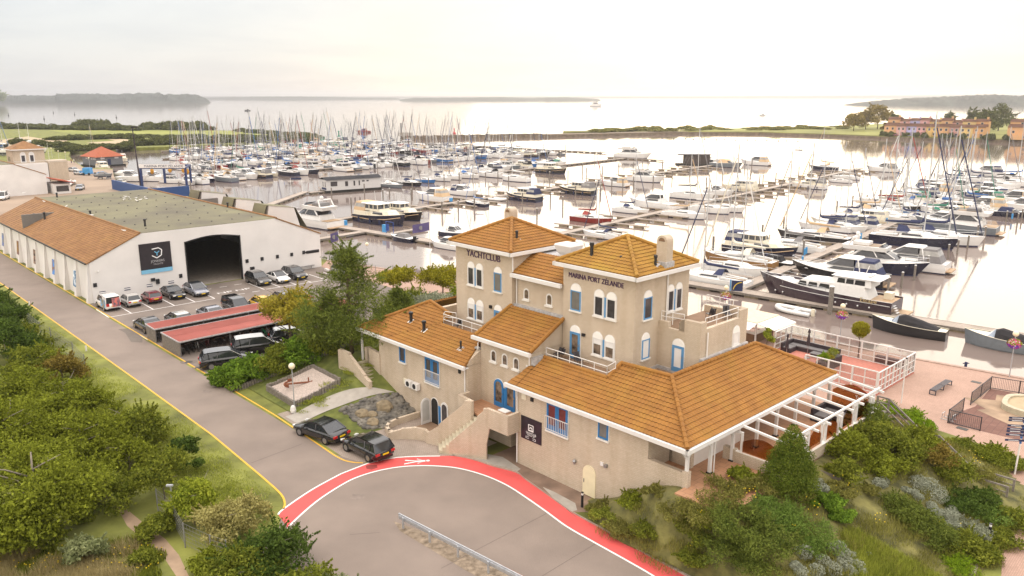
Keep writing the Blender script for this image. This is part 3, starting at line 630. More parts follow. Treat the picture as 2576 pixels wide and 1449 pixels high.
# ---- windows and doors
F = Face('F', 4.45)
arch_pair(F, -10.38, -8.55, 10.62, 12.5, PANED); arch_window(F, -7.2, -6.35, 10.62, 12.56, PANEG, True)
arch_pair(F, -10.42, -8.55, 7.8, 9.48, PANEI); glass_door(F, -7.2, -6.35, 6.95, 9.5)
F = Face('F', 4.55)
arch_window(F, .83, 1.78, 10.66, 12.6, PANEG, True); arch_pair(F, 3.03, 4.97, 10.7, 12.55, PANED); arch_pair(F, 2.98, 4.92, 7.85, 9.52, PANEI); glass_door(F, .84, 1.78, 7.08, 9.54)
F = Face('S', 6.5); arch_window(F, 5.5, 6.36, 10.85, 12.8, PANED, True); arch_window(F, 5.45, 6.27, 8.05, 9.85, PANEW, True); arch_pair(F, 8.15, 9.83, 10.9, 12.78, PANED)
glass_door(Face('F', 7.3), 7.75, 8.68, 7.2, 9.5, pane=PANEW)
F = Face('S', 9.9); arch_window(F, 11.28, 12.1, 8.55, 9.9, PANEW, False)
F = Face('F', 4.86); small_arch(F, -4.32, -3.74, 10.42, 11.3); small_arch(F, -1.92, -1.32, 10.42, 11.32)
F = Face('F', 1.4)
for u in (-4.26, -3.04, -1.83): small_arch(F, u, u+.6, 6.28, 7.2)
glass_door(F, -3.87, -2.86, 2.92, 5.06, col=BLUED, archtop=False); glass_door(F, -2.6, -1.6, 2.92, 5.03, col=BLUED, archtop=False)
mb = MB(); F.box(mb, -2.84, -2.62, 0, .06, 2.92, 4.5); mb.build('door_panel', BLUED, CLUB)
F = Face('F', 0)
rect_window(F, -13.97, -13.18, 4.2, 5.5, PANED); french(F, -10.5, -8.75, 3.35, 5.45, PANED)
french(F, 2.98, 4.88, 3.5, 5.52, PANER); rect_window(F, 7.5, 8.32, 4.42, 5.6, PANEG)
# arched ground floor entrance: open doorway, open leaf, closed leaf
mb = MB(); F.prism(mb, archpoly(-9.9,-8.95,.02,1.78), 0, .03); f = mb.build('doorway', WHITE, CLUB); mb = MB(); F.prism(mb, archpoly(-9.82,-9.0,.04,1.78), .031, .04); mb.build('opening_shade', DARK, f)  # flat dark panel: shade inside the doorway put into its colour
mb = MB(); F.box(mb, -8.93,-8.66,0,.05,.02,1.7); mb.build('door_panel', BLUED, CLUB)
def leaf_door(F, u0, u1, z0, z1, pane):
    mb = MB(); F.prism(mb, archpoly(u0,u1,z0,z1-(u1-u0)/2), 0, .05); f = mb.build('door', WHITE, CLUB); pm = MB(); F.prism(pm, archpoly(u0+.14,u1-.14,z0+.25,z1-(u1-u0)/2,hk=.9), .051, .06); pm.build('pane', pane, f); return f
leaf_door(F, -8.62, -7.72, .05, 2.2, PANED); leaf_door(Face('S', -9.98), -.98, -.06, .05, 2.2, mat('pane_frosted', (.5,.49,.46), .3, var=.05))
mb = MB(); F.prism(mb, archpoly(6.3,7.38,.05,1.65), 0, .05); f = mb.build('side_door', mat('pale_yellow_paint', (.74,.66,.45), .5, var=.05), CLUB); mb = MB(); F.box(mb, 6.4,6.44,.05,.1,.9,1.15); mb.build('handle', GREYM, f)
# ---- letters, signs, small fittings on the walls
PURP = mat('purple_letters', (.055,.015,.07), .5, var=.1)
FR = lambda u, z, p: frame((u, p-.02, z), X, (0,0,1), (0,-1,0))
text('letters', 'YACHTCLUB', .74, FR(-10.5, 13.0-.02, 4.45), PURP, CLUB, .03, width=4.0)
text('letters', 'MARINA PORT ZÉLANDE', .5, FR(.56, 13.02, 4.55), PURP, CLUB, .03, width=4.95)
F = Face('F', 0)
SIGNB = mat('sign_black', (.022,.014,.024), .4, var=.4, vs=2.5); WHT = mat('sign_white', (.8,.8,.8), .5)
mb = MB(); F.box(mb, .48, 2.46, 0, .05, 2.12, 3.8); sg = mb.build('wall_sign', SIGNB, CLUB)
mb = MB()
for a in ((1.2,1.72,3.28,3.33),(1.2,1.72,2.84,2.94),(1.2,1.26,2.94,3.28),(1.66,1.72,2.94,3.28)): F.box(mb, a[0], a[1], .05, .06, a[2], a[3])
o_, i_ = archpoly(1.31,1.61,2.94,3.02), archpoly(1.38,1.54,2.94,3.02)
for k in range(1, len(o_)-1): F.prism(mb, [o_[k], o_[k+1], i_[k+1], i_[k]], .05, .06)
mb.build('emblem', WHT, sg)
text('lettering', 'YACHTCLUB', .25, frame((.98,-.055,2.58), X, (0,0,1), (0,-1,0)), WHT, sg, .004, width=.98)
text('lettering', 'RESTAURANT - BAR', .1, frame((1.12,-.055,2.48), X, (0,0,1), (0,-1,0)), WHT, sg, .003, width=.7)
mb = MB()
for u0, u1 in ((.98,1.28),(1.62,1.92)):
    F.box(mb, u0, u1, .05, .057, 2.36, 2.385); F.box(mb, u0, u1, .05, .057, 2.24, 2.265)
F.box(mb, .96,.985,.05,.057,2.24,2.385); F.box(mb, 1.915,1.94,.05,.057,2.24,2.385); mb.build('emblem', WHT, sg)
def fit(name, F, u0, u1, o, z0, z1, m): mb = MB(); F.box(mb, u0, u1, 0, o, z0, z1); return mb.build(name, m, CLUB)
fit('vent_grille', F, -6.33, -6.1, .1, 5.12, 5.42, BLACK); fit('vent_grille', F, 1.42, 1.66, .1, 5.1, 5.36, BLACK); fit('wall_panel', F, .5, .92, .04, 5.0, 5.5, CREAM); fit('wall_panel', F, -13.5, -13.1, .06, 2.35, 2.85, CREAM)
fit('vent_grille', Face('F',4.45), -7.72, -7.48, .15, 9.12, 9.36, BLACK); fit('vent_grille', Face('F',4.55), 2.0, 2.25, .15, 8.95, 9.15, BLACK); fit('alarm_box', F, 7.75, 8.0, .06, 2.55, 2.8, WHITE)
fit('wall_light', F, 8.18, 8.36, .22, 2.6, 2.8, GREYM); fit('alarm_box', Face('F',1.4), -.45, -.3, .08, 6.75, 6.9, WHITE)
wl = MB(); wl.lathe([(.01,0),(.07,.02),(.09,.2),(.15,.24),(.02,.36),(.01,.37)], (5.65,-.16,1.9), 8); wl.box(5.62,5.68,-.16,0,2.02,2.06); wl.build('wall_lantern', GREYM, CLUB)
for u in (-12.8, -11.92):
    mb = MB(); mb.box(u, u+.74, -.42, -.08, 2.42, 2.95); ac = mb.build('air_conditioner', WHITE, CLUB); mb = MB(); mb.tube([(u+.34,-.43,2.68),(u+.34,-.40,2.68)], .22, 14); mb.build('fan_grille', BLACK, ac)
    mb = MB(); mb.box(u+.05,u+.1,-.42,0,2.36,2.42); mb.box(u+.6,u+.65,-.42,0,2.36,2.42); mb.build('bracket', GREYM, ac)
# ---- chimneys, roof vents
def chimney(x0, x1, y0, y1, z0, z1, nm='chimney'):
    mb = MB(); r = (x1-x0)/2; mb.box(x0, x1, y0, y1, z0, z1-r)
    n = 8; arc = [((x0+x1)/2+r*math.cos(math.pi*i/n), z1-r+r*math.sin(math.pi*i/n)) for i in range(n+1)]
    vs = [(x, y0, z) for x, z in arc]+[(x, y1, z) for x, z in arc]; m_ = n+1
    mb.add(vs, [tuple(range(m_)), tuple(range(2*m_-1, m_-1, -1))]+[(i+1, i, i+m_, i+1+m_) for i in range(n)])
    c = mb.build(nm, BRICK, CLUB)
    mb = MB(); rr = r*.62; mb.prism([((x0+x1)/2+rr*math.cos(math.pi*i/n), z1-r+rr*math.sin(math.pi*i/n)) for i in range(n+1)], -.02, .02, M=Matrix(((1,0,0,0),(0,0,-1,y0),(0,1,0,0),(0,0,0,1)))); mb.build('flue_opening', WOODB, c)
    mb = MB(); mb.box(x0-.1,x1+.1,y0-.1,y1+.1,z0,z0+.45); mb.build('flashing', LEAD, c)
chimney(5.9, 6.72, 7.5, 8.25, 14.1, 16.35); chimney(-11.6, -10.8, 9.6, 10.4, 14.2, 16.3)
def roof_vent(x, y, z, h=.75, r=.09, cap=.16, foot=LEAD):
    mb = MB(); mb.lathe([(cap*1.2,-.12),(r,.06),(r,h*.75),(cap,h*.8),(cap,h),(cap*.6,h+.04)], (x,y,z), 10); v = mb.build('roof_vent', BLACK, CLUB)
    mb = MB(); mb.obox((x,y,z+.02),(.5,.5,.05), M=Matrix.Translation((x,y,z))@Matrix.Rotation(math.atan(KR),4,'X')@Matrix.Diagonal((1,1,1,1))); mb.build('flashing', foot, v)
roof_vent(-14.6,1.7,zf(1.7),.8,.14,.2,LAMPW); roof_vent(-12.3,1.3,zf(1.3),.8,.14,.2,LAMPW); roof_vent(-7.1,.85,zf(.85),.6,.08,.09)
roof_vent(-6.3,6.0,14.55,.75,.1,.12); roof_vent(2.0,5.3,14.65,.9,.12,.17); roof_vent(6.3,6.9,14.35,.7,.09,.13); roof_vent(4.4,5.6,14.7,.2,.1,.12); roof_vent(-.9,7.8,13.5,.5,.12,.18)
mb = MB(); mb.loft([[(-3.3-a,7.4-a,z),(-1.9+a,7.4-a,z),(-1.9+a,8.5+a,z),(-3.3-a,8.5+a,z)] for a, z in ((-.15,13.55),(-.15,13.7),(.0,13.9),(.18,14.45),(.1,14.55))], closed=True, cap=True); mb.build('roof_fan', WALLW, CLUB)
# ---- railings on the roof terraces
def railing(pts, hs=(0.5, .95), post=1.15, r=.028, nm='railing'):
    mb = MB(); P = [Vector(p) for p in pts]
    for h in hs: mb.tube([p+Vector((0,0,h)) for p in P], r, 6)
    for a, b in zip(P, P[1:]):
        n = max(1, round((b-a).length/post))
        for i in range(n+1): q = a+(b-a)*i/n; mb.cyl(q.x, q.y, q.z-.1, q.z+max(hs), r*.9, 6)
    return mb.build(nm, WHITE, CLUB)
railing([(.4,2.5,7.2),(6.0,2.5,7.2),(6.3,3.0,7.5)]); railing([(-6.6,2.55,7.3),(-11.3,2.55,7.3),(-11.55,2.9,7.4),(-10.6,3.3,7.4)])
railing([(6.6,7.45,10.4),(8.45,7.45,10.5)], (.4,.75), .9); railing([(9.75,8.0,10.5),(9.75,12.05,10.5)], (.3,.65), 1.6); railing([(6.6,12.95,10.55),(8.8,12.95,10.55)], (.4,.8), 1.0)
# ---- entrance stair, landing and parapets
mb = MB(); mb.prism([(-5.4,1.4),(-5.4,-.6),(-3.5,-.75),(-1.9,-1.1),(.15,-1.05),(.15,0),(-.05,0),(-.05,1.4)], 2.72, 2.9); mb.build('landing', [TILEP], CLUB)
d = Vector((-.86,-.51)); st0 = (Vector((-3.45,-.75)), Vector((-2.35,-1.55))); mb = MB(); N = 12; run = 3.35/N
for i in range(N):
    a, b = st0[0]+d*run*i, st0[1]+d*run*i; c, e = st0[1]+d*run*(i+1.02), st0[0]+d*run*(i+1.02); mb.prism([tuple(a), tuple(b), tuple(c), tuple(e)], -.1, 2.9-2.9/N*(i+1)+.0)
mb.build('steps', mat('step_concrete', (.46,.41,.30), .9, var=.15), CLUB)
def parapet(path, th=.24, name='parapet', cap=.0):
    """path: (x, y, z bottom, z top)"""
    mb = MB()
    for (x0,y0,b0,t0_),(x1,y1,b1,t1_) in zip(path, path[1:]):
        dd = Vector((x1-x0, y1-y0)).normalized(); n = Vector((-dd.y, dd.x))*th/2; e = dd*th*.45
        x0_, y0_, x1_, y1_ = x0-e.x, y0-e.y, x1+e.x, y1+e.y
        mb.loft([[(x+n.x,y+n.y,b),(x-n.x,y-n.y,b),(x-n.x,y-n.y,t_),(x+n.x,y+n.y,t_)] for x, y, b, t_ in ((x0_,y0_,b0,t0_),(x1_,y1_,b1,t1_))], closed=True, cap=True)
    return mb.build(name, BRICK, CLUB)
parapet([(-5.25,.0,2.4,3.9),(-5.2,-.85,2.4,3.92),(-3.72,-1.0,0,3.9),(-4.1,-1.2,0,3.85),(-5.9,-2.2,0,1.75),(-6.95,-2.6,0,.8)])
parapet([(-1.72,-1.12,2.5,3.95),(-1.95,-1.25,0,3.88),(-2.35,-1.5,0,3.25),(-4.24,-2.58,0,.92)]); parapet([(.2,0,2.5,3.95),(.22,-1.1,2.5,3.93),(-1.75,-1.14,2.5,3.94)])
wall('balcony_slab', (-1.8,.2,-1.1,0,2.5,2.72)); wall('canopy_plate', (-.95,-.15,-.95,-.45,3.96,4.02), m=WHITE)
parapet([(-11.4,-.2,0,.5),(-11.5,-2.2,0,.5),(-11.3,-3.1,0,.5),(-10.8,-3.7,0,.5),(-10.1,-3.95,0,.5),(-9.6,-3.9,0,.5)], name='planter_wall'); parapet([(-9.5,-4.3,0,.55),(-8.9,-3.5,0,.85),(-8.2,-2.9,0,.98),(-7.5,-2.5,0,.95),(-7.1,-2.5,0,.85)], name='planter_wall')
wall('porch_floor', (-10.0,-8.0,-2.2,0,.0,.05), m=DECKB); wall('back_door', (-2.1,-1.0,5.85,5.9,0,2.2), m=CREAM); wall('passage_wall', (-2.1,0,5.9,6.2,-.2,2.7))
wall('recess_panel', (12.8,12.9,2.5,8,3.3,5.6), m=ARCHP)
# ---- terrace under the eaves, posts
FL = 3.42
wall('terrace_floor', (11.4,17.6,.3,18.3,-.5,FL), m=TILEP)
wall('terrace_floor', (14.1,17.0,-1.0,.3,1.0,FL-.004), m=TILEP)
pb = [(14.1,.12),(14.1,2.55),(14.1,5.0),(14.1,7.9),(14.1,10.4),(14.1,13.0),(14.1,15.6),(14.1,18.0)]
for x, y in pb:
    mb = MB(); mb.box(x-.09,x+.09,y-.09,y+.09,FL,5.74); mb.beam((x,y-.1,5.2),(x,y-.55,5.72),.1); mb.beam((x,y+.1,5.2),(x,y+.55,5.72),.1); p_ = mb.build('post', WHITE, CLUB)
    mb = MB(); mb.box(x-.16,x+.16,y-.16,y+.16,FL,FL+.08); mb.build('post_base', DARK, p_)
wall('pier', (13.9,14.3,-.05,.28,2.4,4.4)); mb = MB(); mb.box(-19.42,-19.28,-.25,-.1,3.0,5.74); mb.beam((-19.35,-.17,5.2),(-18.9,-.17,5.72),.1); mb.build('post', WHITE, CLUB)
mb = MB(); mb.beam((14.1,0,5.7),(14.1,18.1,5.7),.14,.2); mb.build('eave_beam', WHITE, CLUB)
# ---- glazed pergola on a low brick wall
PERG = thing('pergola', 'white timber pergola with tinted glass screens on a low brick wall', 'pergola', ORG, RZ)
WT = 4.15
wall('low_wall', (13.55,17.6,4.95,5.2,3.0,WT), (17.35,17.6,5.2,18.2,0.3,WT), par=PERG); wall('low_wall', (13.5,14.35,4.93,5.25,3.0,WT+.12), par=PERG)
TINT = bpy.data.materials.new('tinted_glass'); TINT.use_nodes = True; t = TINT.node_tree; t.nodes.clear(); o_ = nd(t, 'ShaderNodeOutputMaterial'); tb = nd(t, 'ShaderNodeBsdfTransparent'); tb.inputs[0].default_value = (.62,.40,.22,1); gb_ = nd(t, 'ShaderNodeBsdfGlossy'); gb_.inputs['Roughness'].default_value = .03
mx = nd(t, 'ShaderNodeMixShader'); mx.inputs[0].default_value = .09; t.links.new(tb.outputs[0], mx.inputs[1]); t.links.new(gb_.outputs[0], mx.inputs[2]); t.links.new(mx.outputs[0], o_.inputs[0])
CLEARG = TINT.copy(); CLEARG.name = 'clear_glass'; [n for n in CLEARG.node_tree.nodes if n.type == 'BSDF_TRANSPARENT'][0].inputs[0].default_value = (.86,.88,.88,1)
def door_frame(F, u0, u1, z0, z1, par, name='post_frame'):
    mb = MB(); w = .13
    for a in ((u0,u0+w,z0,z1),(u1-w,u1,z0,z1),(u0+w,u1-w,z1-w,z1)): F.box(mb, a[0], a[1], -.07, .07, a[2], a[3])
    return mb.build(name, WHITE, par)
FS, FF = Face('S', 17.47), Face('F', 5.07)
for u in (7.75, 10.05, 12.3, 14.5, 17.2): door_frame(FS, u-.32, u+.32, WT, 5.55, PERG)
door_frame(FF, 14.0, 14.75, WT, 5.5, PERG); 
def archglass(F, u0, u1, z0, zs, rise, par):
    mb = MB(); n = 10; poly = [(u0,z0),(u1,z0)]+[(u1-(u1-u0)*i/n, zs+rise*math.sin(math.pi*i/n)) for i in range(n+1)]
    F.prism(mb, poly, -.012, .012); return mb.build('glass_screen', TINT, par)
for a, b in ((5.2,7.4),(8.1,9.7),(10.4,11.95),(12.65,14.15),(14.85,16.85)): archglass(FS, a, b, WT, 4.9, .55, PERG)
archglass(FF, 14.75, 17.35, WT, 4.9, .5, PERG); archglass(Face('F',18.1), 14.3, 17.2, FL, 4.8, .7, PERG)
mb = MB(); mb.box(17.3,17.65,5.1,18.2,WT,WT+.05); mb.box(14.3,17.3,4.95,5.2,WT,WT+.05); mb.build('sill', SILL, PERG)
for i in range(9):
    t_ = 5.35+i*1.6; mb = MB(); mb.beam((14.5,t_,5.78),(17.85,t_,5.5),.11,.14); mb.build('rafter', WHITE, PERG)
mb = MB(); mb.beam((17.45,5.0,5.66),(17.45,18.4,5.66),.12,.12); mb.build('beam', WHITE, PERG)
text('lettering', 'Yacht Club', .42, frame((16.0,18.0,4.55), X, (0,0,1), (0,-1,0)), WHT, PERG, .004, width=1.2)
# ---- red terrace with its white glass fence
RT = thing('red_terrace', 'red tiled terrace at quay level behind the big orange roof', 'terrace', ORG, RZ)
wall('terrace_floor', (-.4,12.2,31.6,40.3,.0,.15), m=TILER, par=RT)
def glass_fence(pts, z, label, panels, hh=1.65, dark=None):
    o = thing('glass_fence', label, 'fence', ORG, RZ, 'white glass fences round the red terrace')
    for (a, b), n in zip(zip(pts, pts[1:]), panels):
        a, b = Vector((*a, z)), Vector((*b, z)); mb = MB(); d_ = (b-a)/n
        for h, w in ((hh, .09), (hh*.62, .06), (hh*.3, .05), (.06, .06)): mb.beam(a+Vector((0,0,h)), b+Vector((0,0,h)), w, w)
        for i in range(n+1): q = a+d_*i; w = .13 if i % 2 == 0 else .07; mb.beam(q, q+Vector((0,0,hh)), w, w)
        mb.build('frame', WHITE, o)
        gm_ = MB(); gm_.beam(a+Vector((0,0,hh/2)), b+Vector((0,0,hh/2)), .012, hh-.1); gm_.build('glass_screen', CLEARG, o)
    return o
glass_fence([(-.25,36.8),(-.25,40.2),(12.1,40.2)], .15, 'white framed glass fence of the red terrace along the water side', [3,10], 1.9)
glass_fence([(12.15,40.2),(12.15,32.0)], .15, 'white framed glass fence of the red terrace facing the bench', [10], 1.9); glass_fence([(5.5,31.9),(12.1,31.9)], .15, 'white glass fence between pergola end and red terrace', [6], 2.0)
# lawn bank left of the club house
def hlawn(s, t):
    if s < -30.5 or s > -10.8 or t < -7.6 or t > 14: return 0.0
    a = max(0, min(1, (t+7.6)/8.2)); a = a*a*(3-2*a)*.5+a*.5
    g = 1 if s < -18.6 else max(0, min(1, (-11.4-s)/7.2)); e = min(1, (s+30.5)/3.5); c = min(1, max(0, (14-t)/4))
    return 3.1*a*g*e*c
LAWN = mat('lawn', (.085,.105,.018), .95, var=.2, vs=1.2, col2=(.13,.145,.03), bump=.7, bs=14, detail=9)
gm = MB(); ns, ntt = 46, 50
for i in range(ns+1):
    for j in range(ntt+1):
        s, t = -30.6+i*20.0/ns, -7.7+j*21.6/ntt; gm.v.append(tuple(ST(s, t, hlawn(s, t)-.01)))
for i in range(ns):
    for j in range(ntt):
        s, t = -30.6+(i+.5)*20.0/ns, -7.7+(j+.5)*21.6/ntt
        if hlawn(s, t) < .03 or (s > -17.2 and t > .15): continue
        q = i*(ntt+1)+j; gm.f.append([q, q+ntt+1, q+ntt+2, q+1]); gm.m.append(0)
structure(gm.build('lawn_bank', LAWN, smooth=True))
def hl(p): s, t = toST(p); return hlawn(s, t)
def GL(fn, x, y):
    lo, hi = 0.0, 3.6
    for _ in range(22):
        z = (lo+hi)/2
        if hl(fn(x, y, z)) > z: lo = z
        else: hi = z
    return fn(x, y, (lo+hi)/2)
Z5 = tile(1250, 1150, 3.4333)
def drape(name, pts, dz, m, n=5):
    """a thin path laid on the bank: pts = two edge polylines"""
    A, B = pts; mb = MB(); rows = []
    for a, b in zip(A, B):
        rows.append([(a+(b-a)*i/n) for i in range(n+1)])
    rows = [[Vector((q.x, q.y, max(hl(q), hz(q))+dz)) for q in r] for r in rows]
    mb.loft(rows); return mb.build(name, m)
structure(drape('ramp_path', (smooth(SS((-16.2,-1.5),(-17.3,-2.9),(-18.2,-4.6),(-18.8,-6.4),(-19,-8.0)), 4), smooth(SS((-14.6,-.2),(-15.4,-2.0),(-16.1,-4.0),(-16.8,-6.0),(-17,-8.0)), 4)), .03, CONC))
ls = MB()
for i in range(8): ls.box(-16.3-.34*(i+1), -16.3-.34*i+.02, -1.45, -.02, 0, 1.55+.19*(i+1))
ls.build('side_steps', mat('side_step_concrete', (.36,.32,.22), .9, var=.2), CLUB)
parapet([(-16.2,-1.6,.5,2.2),(-17.0,-1.6,.8,2.6),(-19.2,-1.62,1.5,4.0),(-20.3,-1.7,2,4.1),(-20.5,-1.7,2,4.0)], .3, 'stair_wall'); parapet([(-17.0,.05,2,4.1),(-18.6,.05,2,4.3),(-19.0,.05,2,4.2)], .3, 'stair_wall')
# ================================================================ sheds and other buildings
TILEB2 = tile_mat('brown_roof_tiles', (.205,.098,.036), (.275,.14,.052), .2)
BITU = mat('mossy_bitumen_roof', (.135,.12,.085), .9, var=.18, vs=.16, col2=(.16,.15,.085), detail=10, bump=.3, bs=8)
def shed(name, label, s0, s1, t0, t1, sign=True):
    """white hall: front wall at s0 (faces +s), long walls at t0 and t1, flat roof between two tiled slopes"""
    o = thing(name, label, 'hall', ORG, RZ); ze, zt = 5.15, 8.22; ti0, ti1 = t0+7.0, t1-7.0
    F = Face('S', s0); prof = [(t0+.6,ze),(ti0,zt),(ti1,zt),(t1,ze)]
    def top(t):
        for (a, za), (b, zb) in zip(prof, prof[1:]):
            if a <= t <= b: return za+(zb-za)*(t-a)/(b-a)
        return ze
    g0, g1 = t0+12.7, t0+20.4; gz = lambda t: 6.35+.5*math.sin(math.pi*(t-g0)/(g1-g0))
    cuts = sorted(set([t0+.6, ti0, ti1, t1]+[g0+(g1-g0)*i/10 for i in range(11)])); mb = MB()
    for a, b in zip(cuts, cuts[1:]):
        ins = sign and a >= g0-1e-6 and b <= g1+1e-6
        F.prism(mb, [(a, gz(a) if ins else 0),(b, gz(b) if ins else 0),(b,top(b)-.05),(a,top(a)-.05)], -.35, 0)
    mb.build('front_wall', WALLW, o)
    if sign:
        mb = MB()
        for i in range(10):
            a, b = g0+(g1-g0)*i/10, g0+(g1-g0)*(i+1)/10; F.prism(mb, [(a,gz(a)-.14),(b,gz(b)-.14),(b,gz(b)+.02),(a,gz(a)+.02)], -.33, .05)
        F.box(mb, g0-.1, g0+.05, -.33, .05, 0, 6.4); F.box(mb, g1-.05, g1+.1, -.33, .05, 0, 6.4); mb.build('door_frame', BLACK, o)
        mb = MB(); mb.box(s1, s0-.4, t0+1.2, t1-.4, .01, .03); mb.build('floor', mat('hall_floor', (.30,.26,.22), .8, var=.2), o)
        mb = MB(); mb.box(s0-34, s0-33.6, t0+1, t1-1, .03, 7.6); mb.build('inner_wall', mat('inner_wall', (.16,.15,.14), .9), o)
    mb = MB(); mb.box(s1, s0-.35, t0+.6, t0+.9, 0, ze-.02); mb.box(s1, s0-.35, t1-.3, t1, 0, ze-.02); mb.box(s1, s1+.3, t0+.9, t1-.3, 0, ze); mb.build('wall', WALLW, o)
    n = int((s0-s1)/4.97)
    for i in range(n+1):
        s = s0-.55-4.97*i
        if s < s1+.5: break
        mb = MB(); mb.loft([[(s-.42,t0-.0,0),(s+.42,t0-.0,0),(s+.42,t0+.62,0),(s-.42,t0+.62,0)],[(s-.42,t0+.5,ze-.05),(s+.42,t0+.5,ze-.05),(s+.42,t0+.62,ze-.05),(s-.42,t0+.62,ze-.05)]], closed=True, cap=True); mb.build('buttress', WALLW, o)
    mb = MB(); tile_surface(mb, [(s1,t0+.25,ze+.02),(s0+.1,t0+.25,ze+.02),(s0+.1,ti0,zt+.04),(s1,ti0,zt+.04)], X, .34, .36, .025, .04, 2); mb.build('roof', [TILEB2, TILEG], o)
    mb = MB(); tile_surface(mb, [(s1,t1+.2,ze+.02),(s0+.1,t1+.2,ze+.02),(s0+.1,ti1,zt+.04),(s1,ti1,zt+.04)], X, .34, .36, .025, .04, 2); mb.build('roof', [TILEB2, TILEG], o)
    mb = MB(); mb.box(s1, s0-.02, ti0+.02, ti1-.02, zt-.25, zt); mb.build('flat_roof', BITU, o)
    rb = MB(); ridge(rb, (s1,ti0,zt+.06),(s0+.1,ti0,zt+.06), .15, .8); rb.build('ridge_tiles', TILEB2, o)
    rb = MB(); ridge(rb, (s1,ti1,zt+.06),(s0+.1,ti1,zt+.06), .15, .8); rb.build('ridge_tiles', TILEB2, o)
    gb = MB(); gb.box(s1, s0+.05, t0+.1, t0+.26, ze-.12, ze+.03); gb.build('gutter', BLACK, o)
    for i in range(0, n, 2): MB().tube([(s0-.1-4.97*i,t0+.45,ze),(s0-.05-4.97*i,t0+.0,.2)], .05, 5).build('downpipe', WALLW, o)
    return o
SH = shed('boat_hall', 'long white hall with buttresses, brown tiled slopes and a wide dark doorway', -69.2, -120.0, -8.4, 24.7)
F = Face('S', -69.2)
mb = MB(); F.box(mb, -1.7, 2.33, .02, .09, 2.78, 6.76); sg = mb.build('wall_sign', mat('sign_dark', (.025,.02,.025), .4, var=.1), SH)
mb = MB(); F.box(mb, -1.7, 2.33, .03, .10, 2.78, 3.3); mb.build('sign_stripe', mat('sign_sky_blue', srgb(122,182,214), .5, var=.04), sg)
mb = MB(); pts = [(-.1,5.95),(.75,6.05),(1.15,5.75),(1.05,5.05),(.45,4.72),(-.15,5.1)]
for a, b in zip(pts, pts[1:]): mb.beam(F.pt(a[0],.1,a[1]), F.pt(b[0],.1,b[1]), .12, .03, up=(1,0,0))
mb.build('emblem', WHT, sg); mb = MB(); c = (.5,5.38)
for q in ((.2,5.62),(.82,5.62),(.5,5.05)): mb.beam(F.pt(c[0],.1,c[1]), F.pt(q[0],.1,q[1]), .11, .03, up=(1,0,0))
mb.build('emblem', mat('sign_blue', srgb(110,180,215), .5), sg)
FRS = lambda u, z, o: frame((-69.2+o, u, z), (0,1,0), (0,0,1), (1,0,0))
text('lettering', 'JONKERS', .42, FRS(-.35,4.2,.1), mat('sign_grey', (.42,.42,.43), .5), sg, .004, width=1.75); text('lettering', 'YACHTS', .3, FRS(-.1,3.83,.1), mat('sign_grey', (.42,.42,.43), .5), sg, .004, width=1.25)
def sfit(name, u0, u1, z0, z1, o, m): mb = MB(); F.box(mb, u0, u1, .0, o, z0, z1); mb.build(name, m, SH)
for u, z in ((-7.6,2.05),(3.1,1.6),(12.6,2.3),(14.9,2.3),(17.3,2.3),(19.6,2.3),(21.6,2.35)): sfit('wall_box', u, u+.42, z, z+.5, .1, BLACK)
for u in (-7.0,-4.0,-1.2,1.6): sfit('bay_sign', u, u+.75, 1.0, 1.1, .03, CNAVY); sfit('bay_sign', u, u+.75, 1.14, 1.24, .03, WHT); sfit('bay_sign', u, u+.75, 1.28, 1.36, .03, CNAVY)
sfit('charger', -.6,-.1,1.7,2.1,.2,BLACK); sfit('charger', -.0,.2,1.25,1.9,.2,BLACK); sfit('charger', .25,.45,1.25,1.9,.2,BLACK); sfit('charger', 13.2,13.8,1.2,1.6,.2,BLACK)
sfit('arrow_sign', 22.3, 24.4, 2.3, 2.75, .04, BLACK); mb = MB(); F.prism(mb, [(22.3,2.3),(22.3,2.75),(22.0,2.52)], 0, .04); mb.build('arrow_sign', BLACK, SH)
mb = MB(); mb.beam((-68.9,19.5,.5),(-68.9,23.3,.5),.3,.08); mb.beam((-68.9,20,0),(-68.9,20,.5),.08); mb.beam((-68.9,22.8,0),(-68.9,22.8,.5),.08); tag(mb.build('bench', GREYM, loc=ORG, rz=RZ), 'plain low bench against the front of the white boat hall', 'bench')
mb = MB(); mb.sphere((-69.0,-6.9,4.0), .12); mb.build('camera_housing', WHITE, SH)
BAN = [('white and grey boat poster',(.45,.5,.55),(.08,.12,.3)),('golden sunset poster',(.55,.32,.05),(.12,.05,.05)),('dark brown poster',(.10,.06,.06),(.3,.2,.15)),('orange and blue poster',(.5,.22,.06),(.06,.2,.5)),('bright blue poster',(.04,.28,.6),(.5,.55,.6))]
for i, (nm, c1, c2) in enumerate(BAN):
    s = [-114.5,-104.6,-94.7,-84.7,-74.8][i]-0.05; mb = MB()
    f = lambda z, o: (-8.4+.5*z/5.1-o)
    mb.loft([[(s-.5,f(1.3,.06),1.3),(s+.5,f(1.3,.06),1.3),(s+.5,f(1.3,.0),1.3),(s-.5,f(1.3,.0),1.3)],[(s-.5,f(3.4,.06),3.4),(s+.5,f(3.4,.06),3.4),(s+.5,f(3.4,.0),3.4),(s-.5,f(3.4,.0),3.4)]], closed=True, cap=True)
    b_ = mb.build('banner', mat('banner_%d' % i, c1, .6, var=.5, vs=1.6, col2=c2, thr=(.42,.58)), None, loc=ORG, rz=RZ); tag(b_, nm+' hung on a buttress of the white hall', 'banner', 'banners on the buttresses')
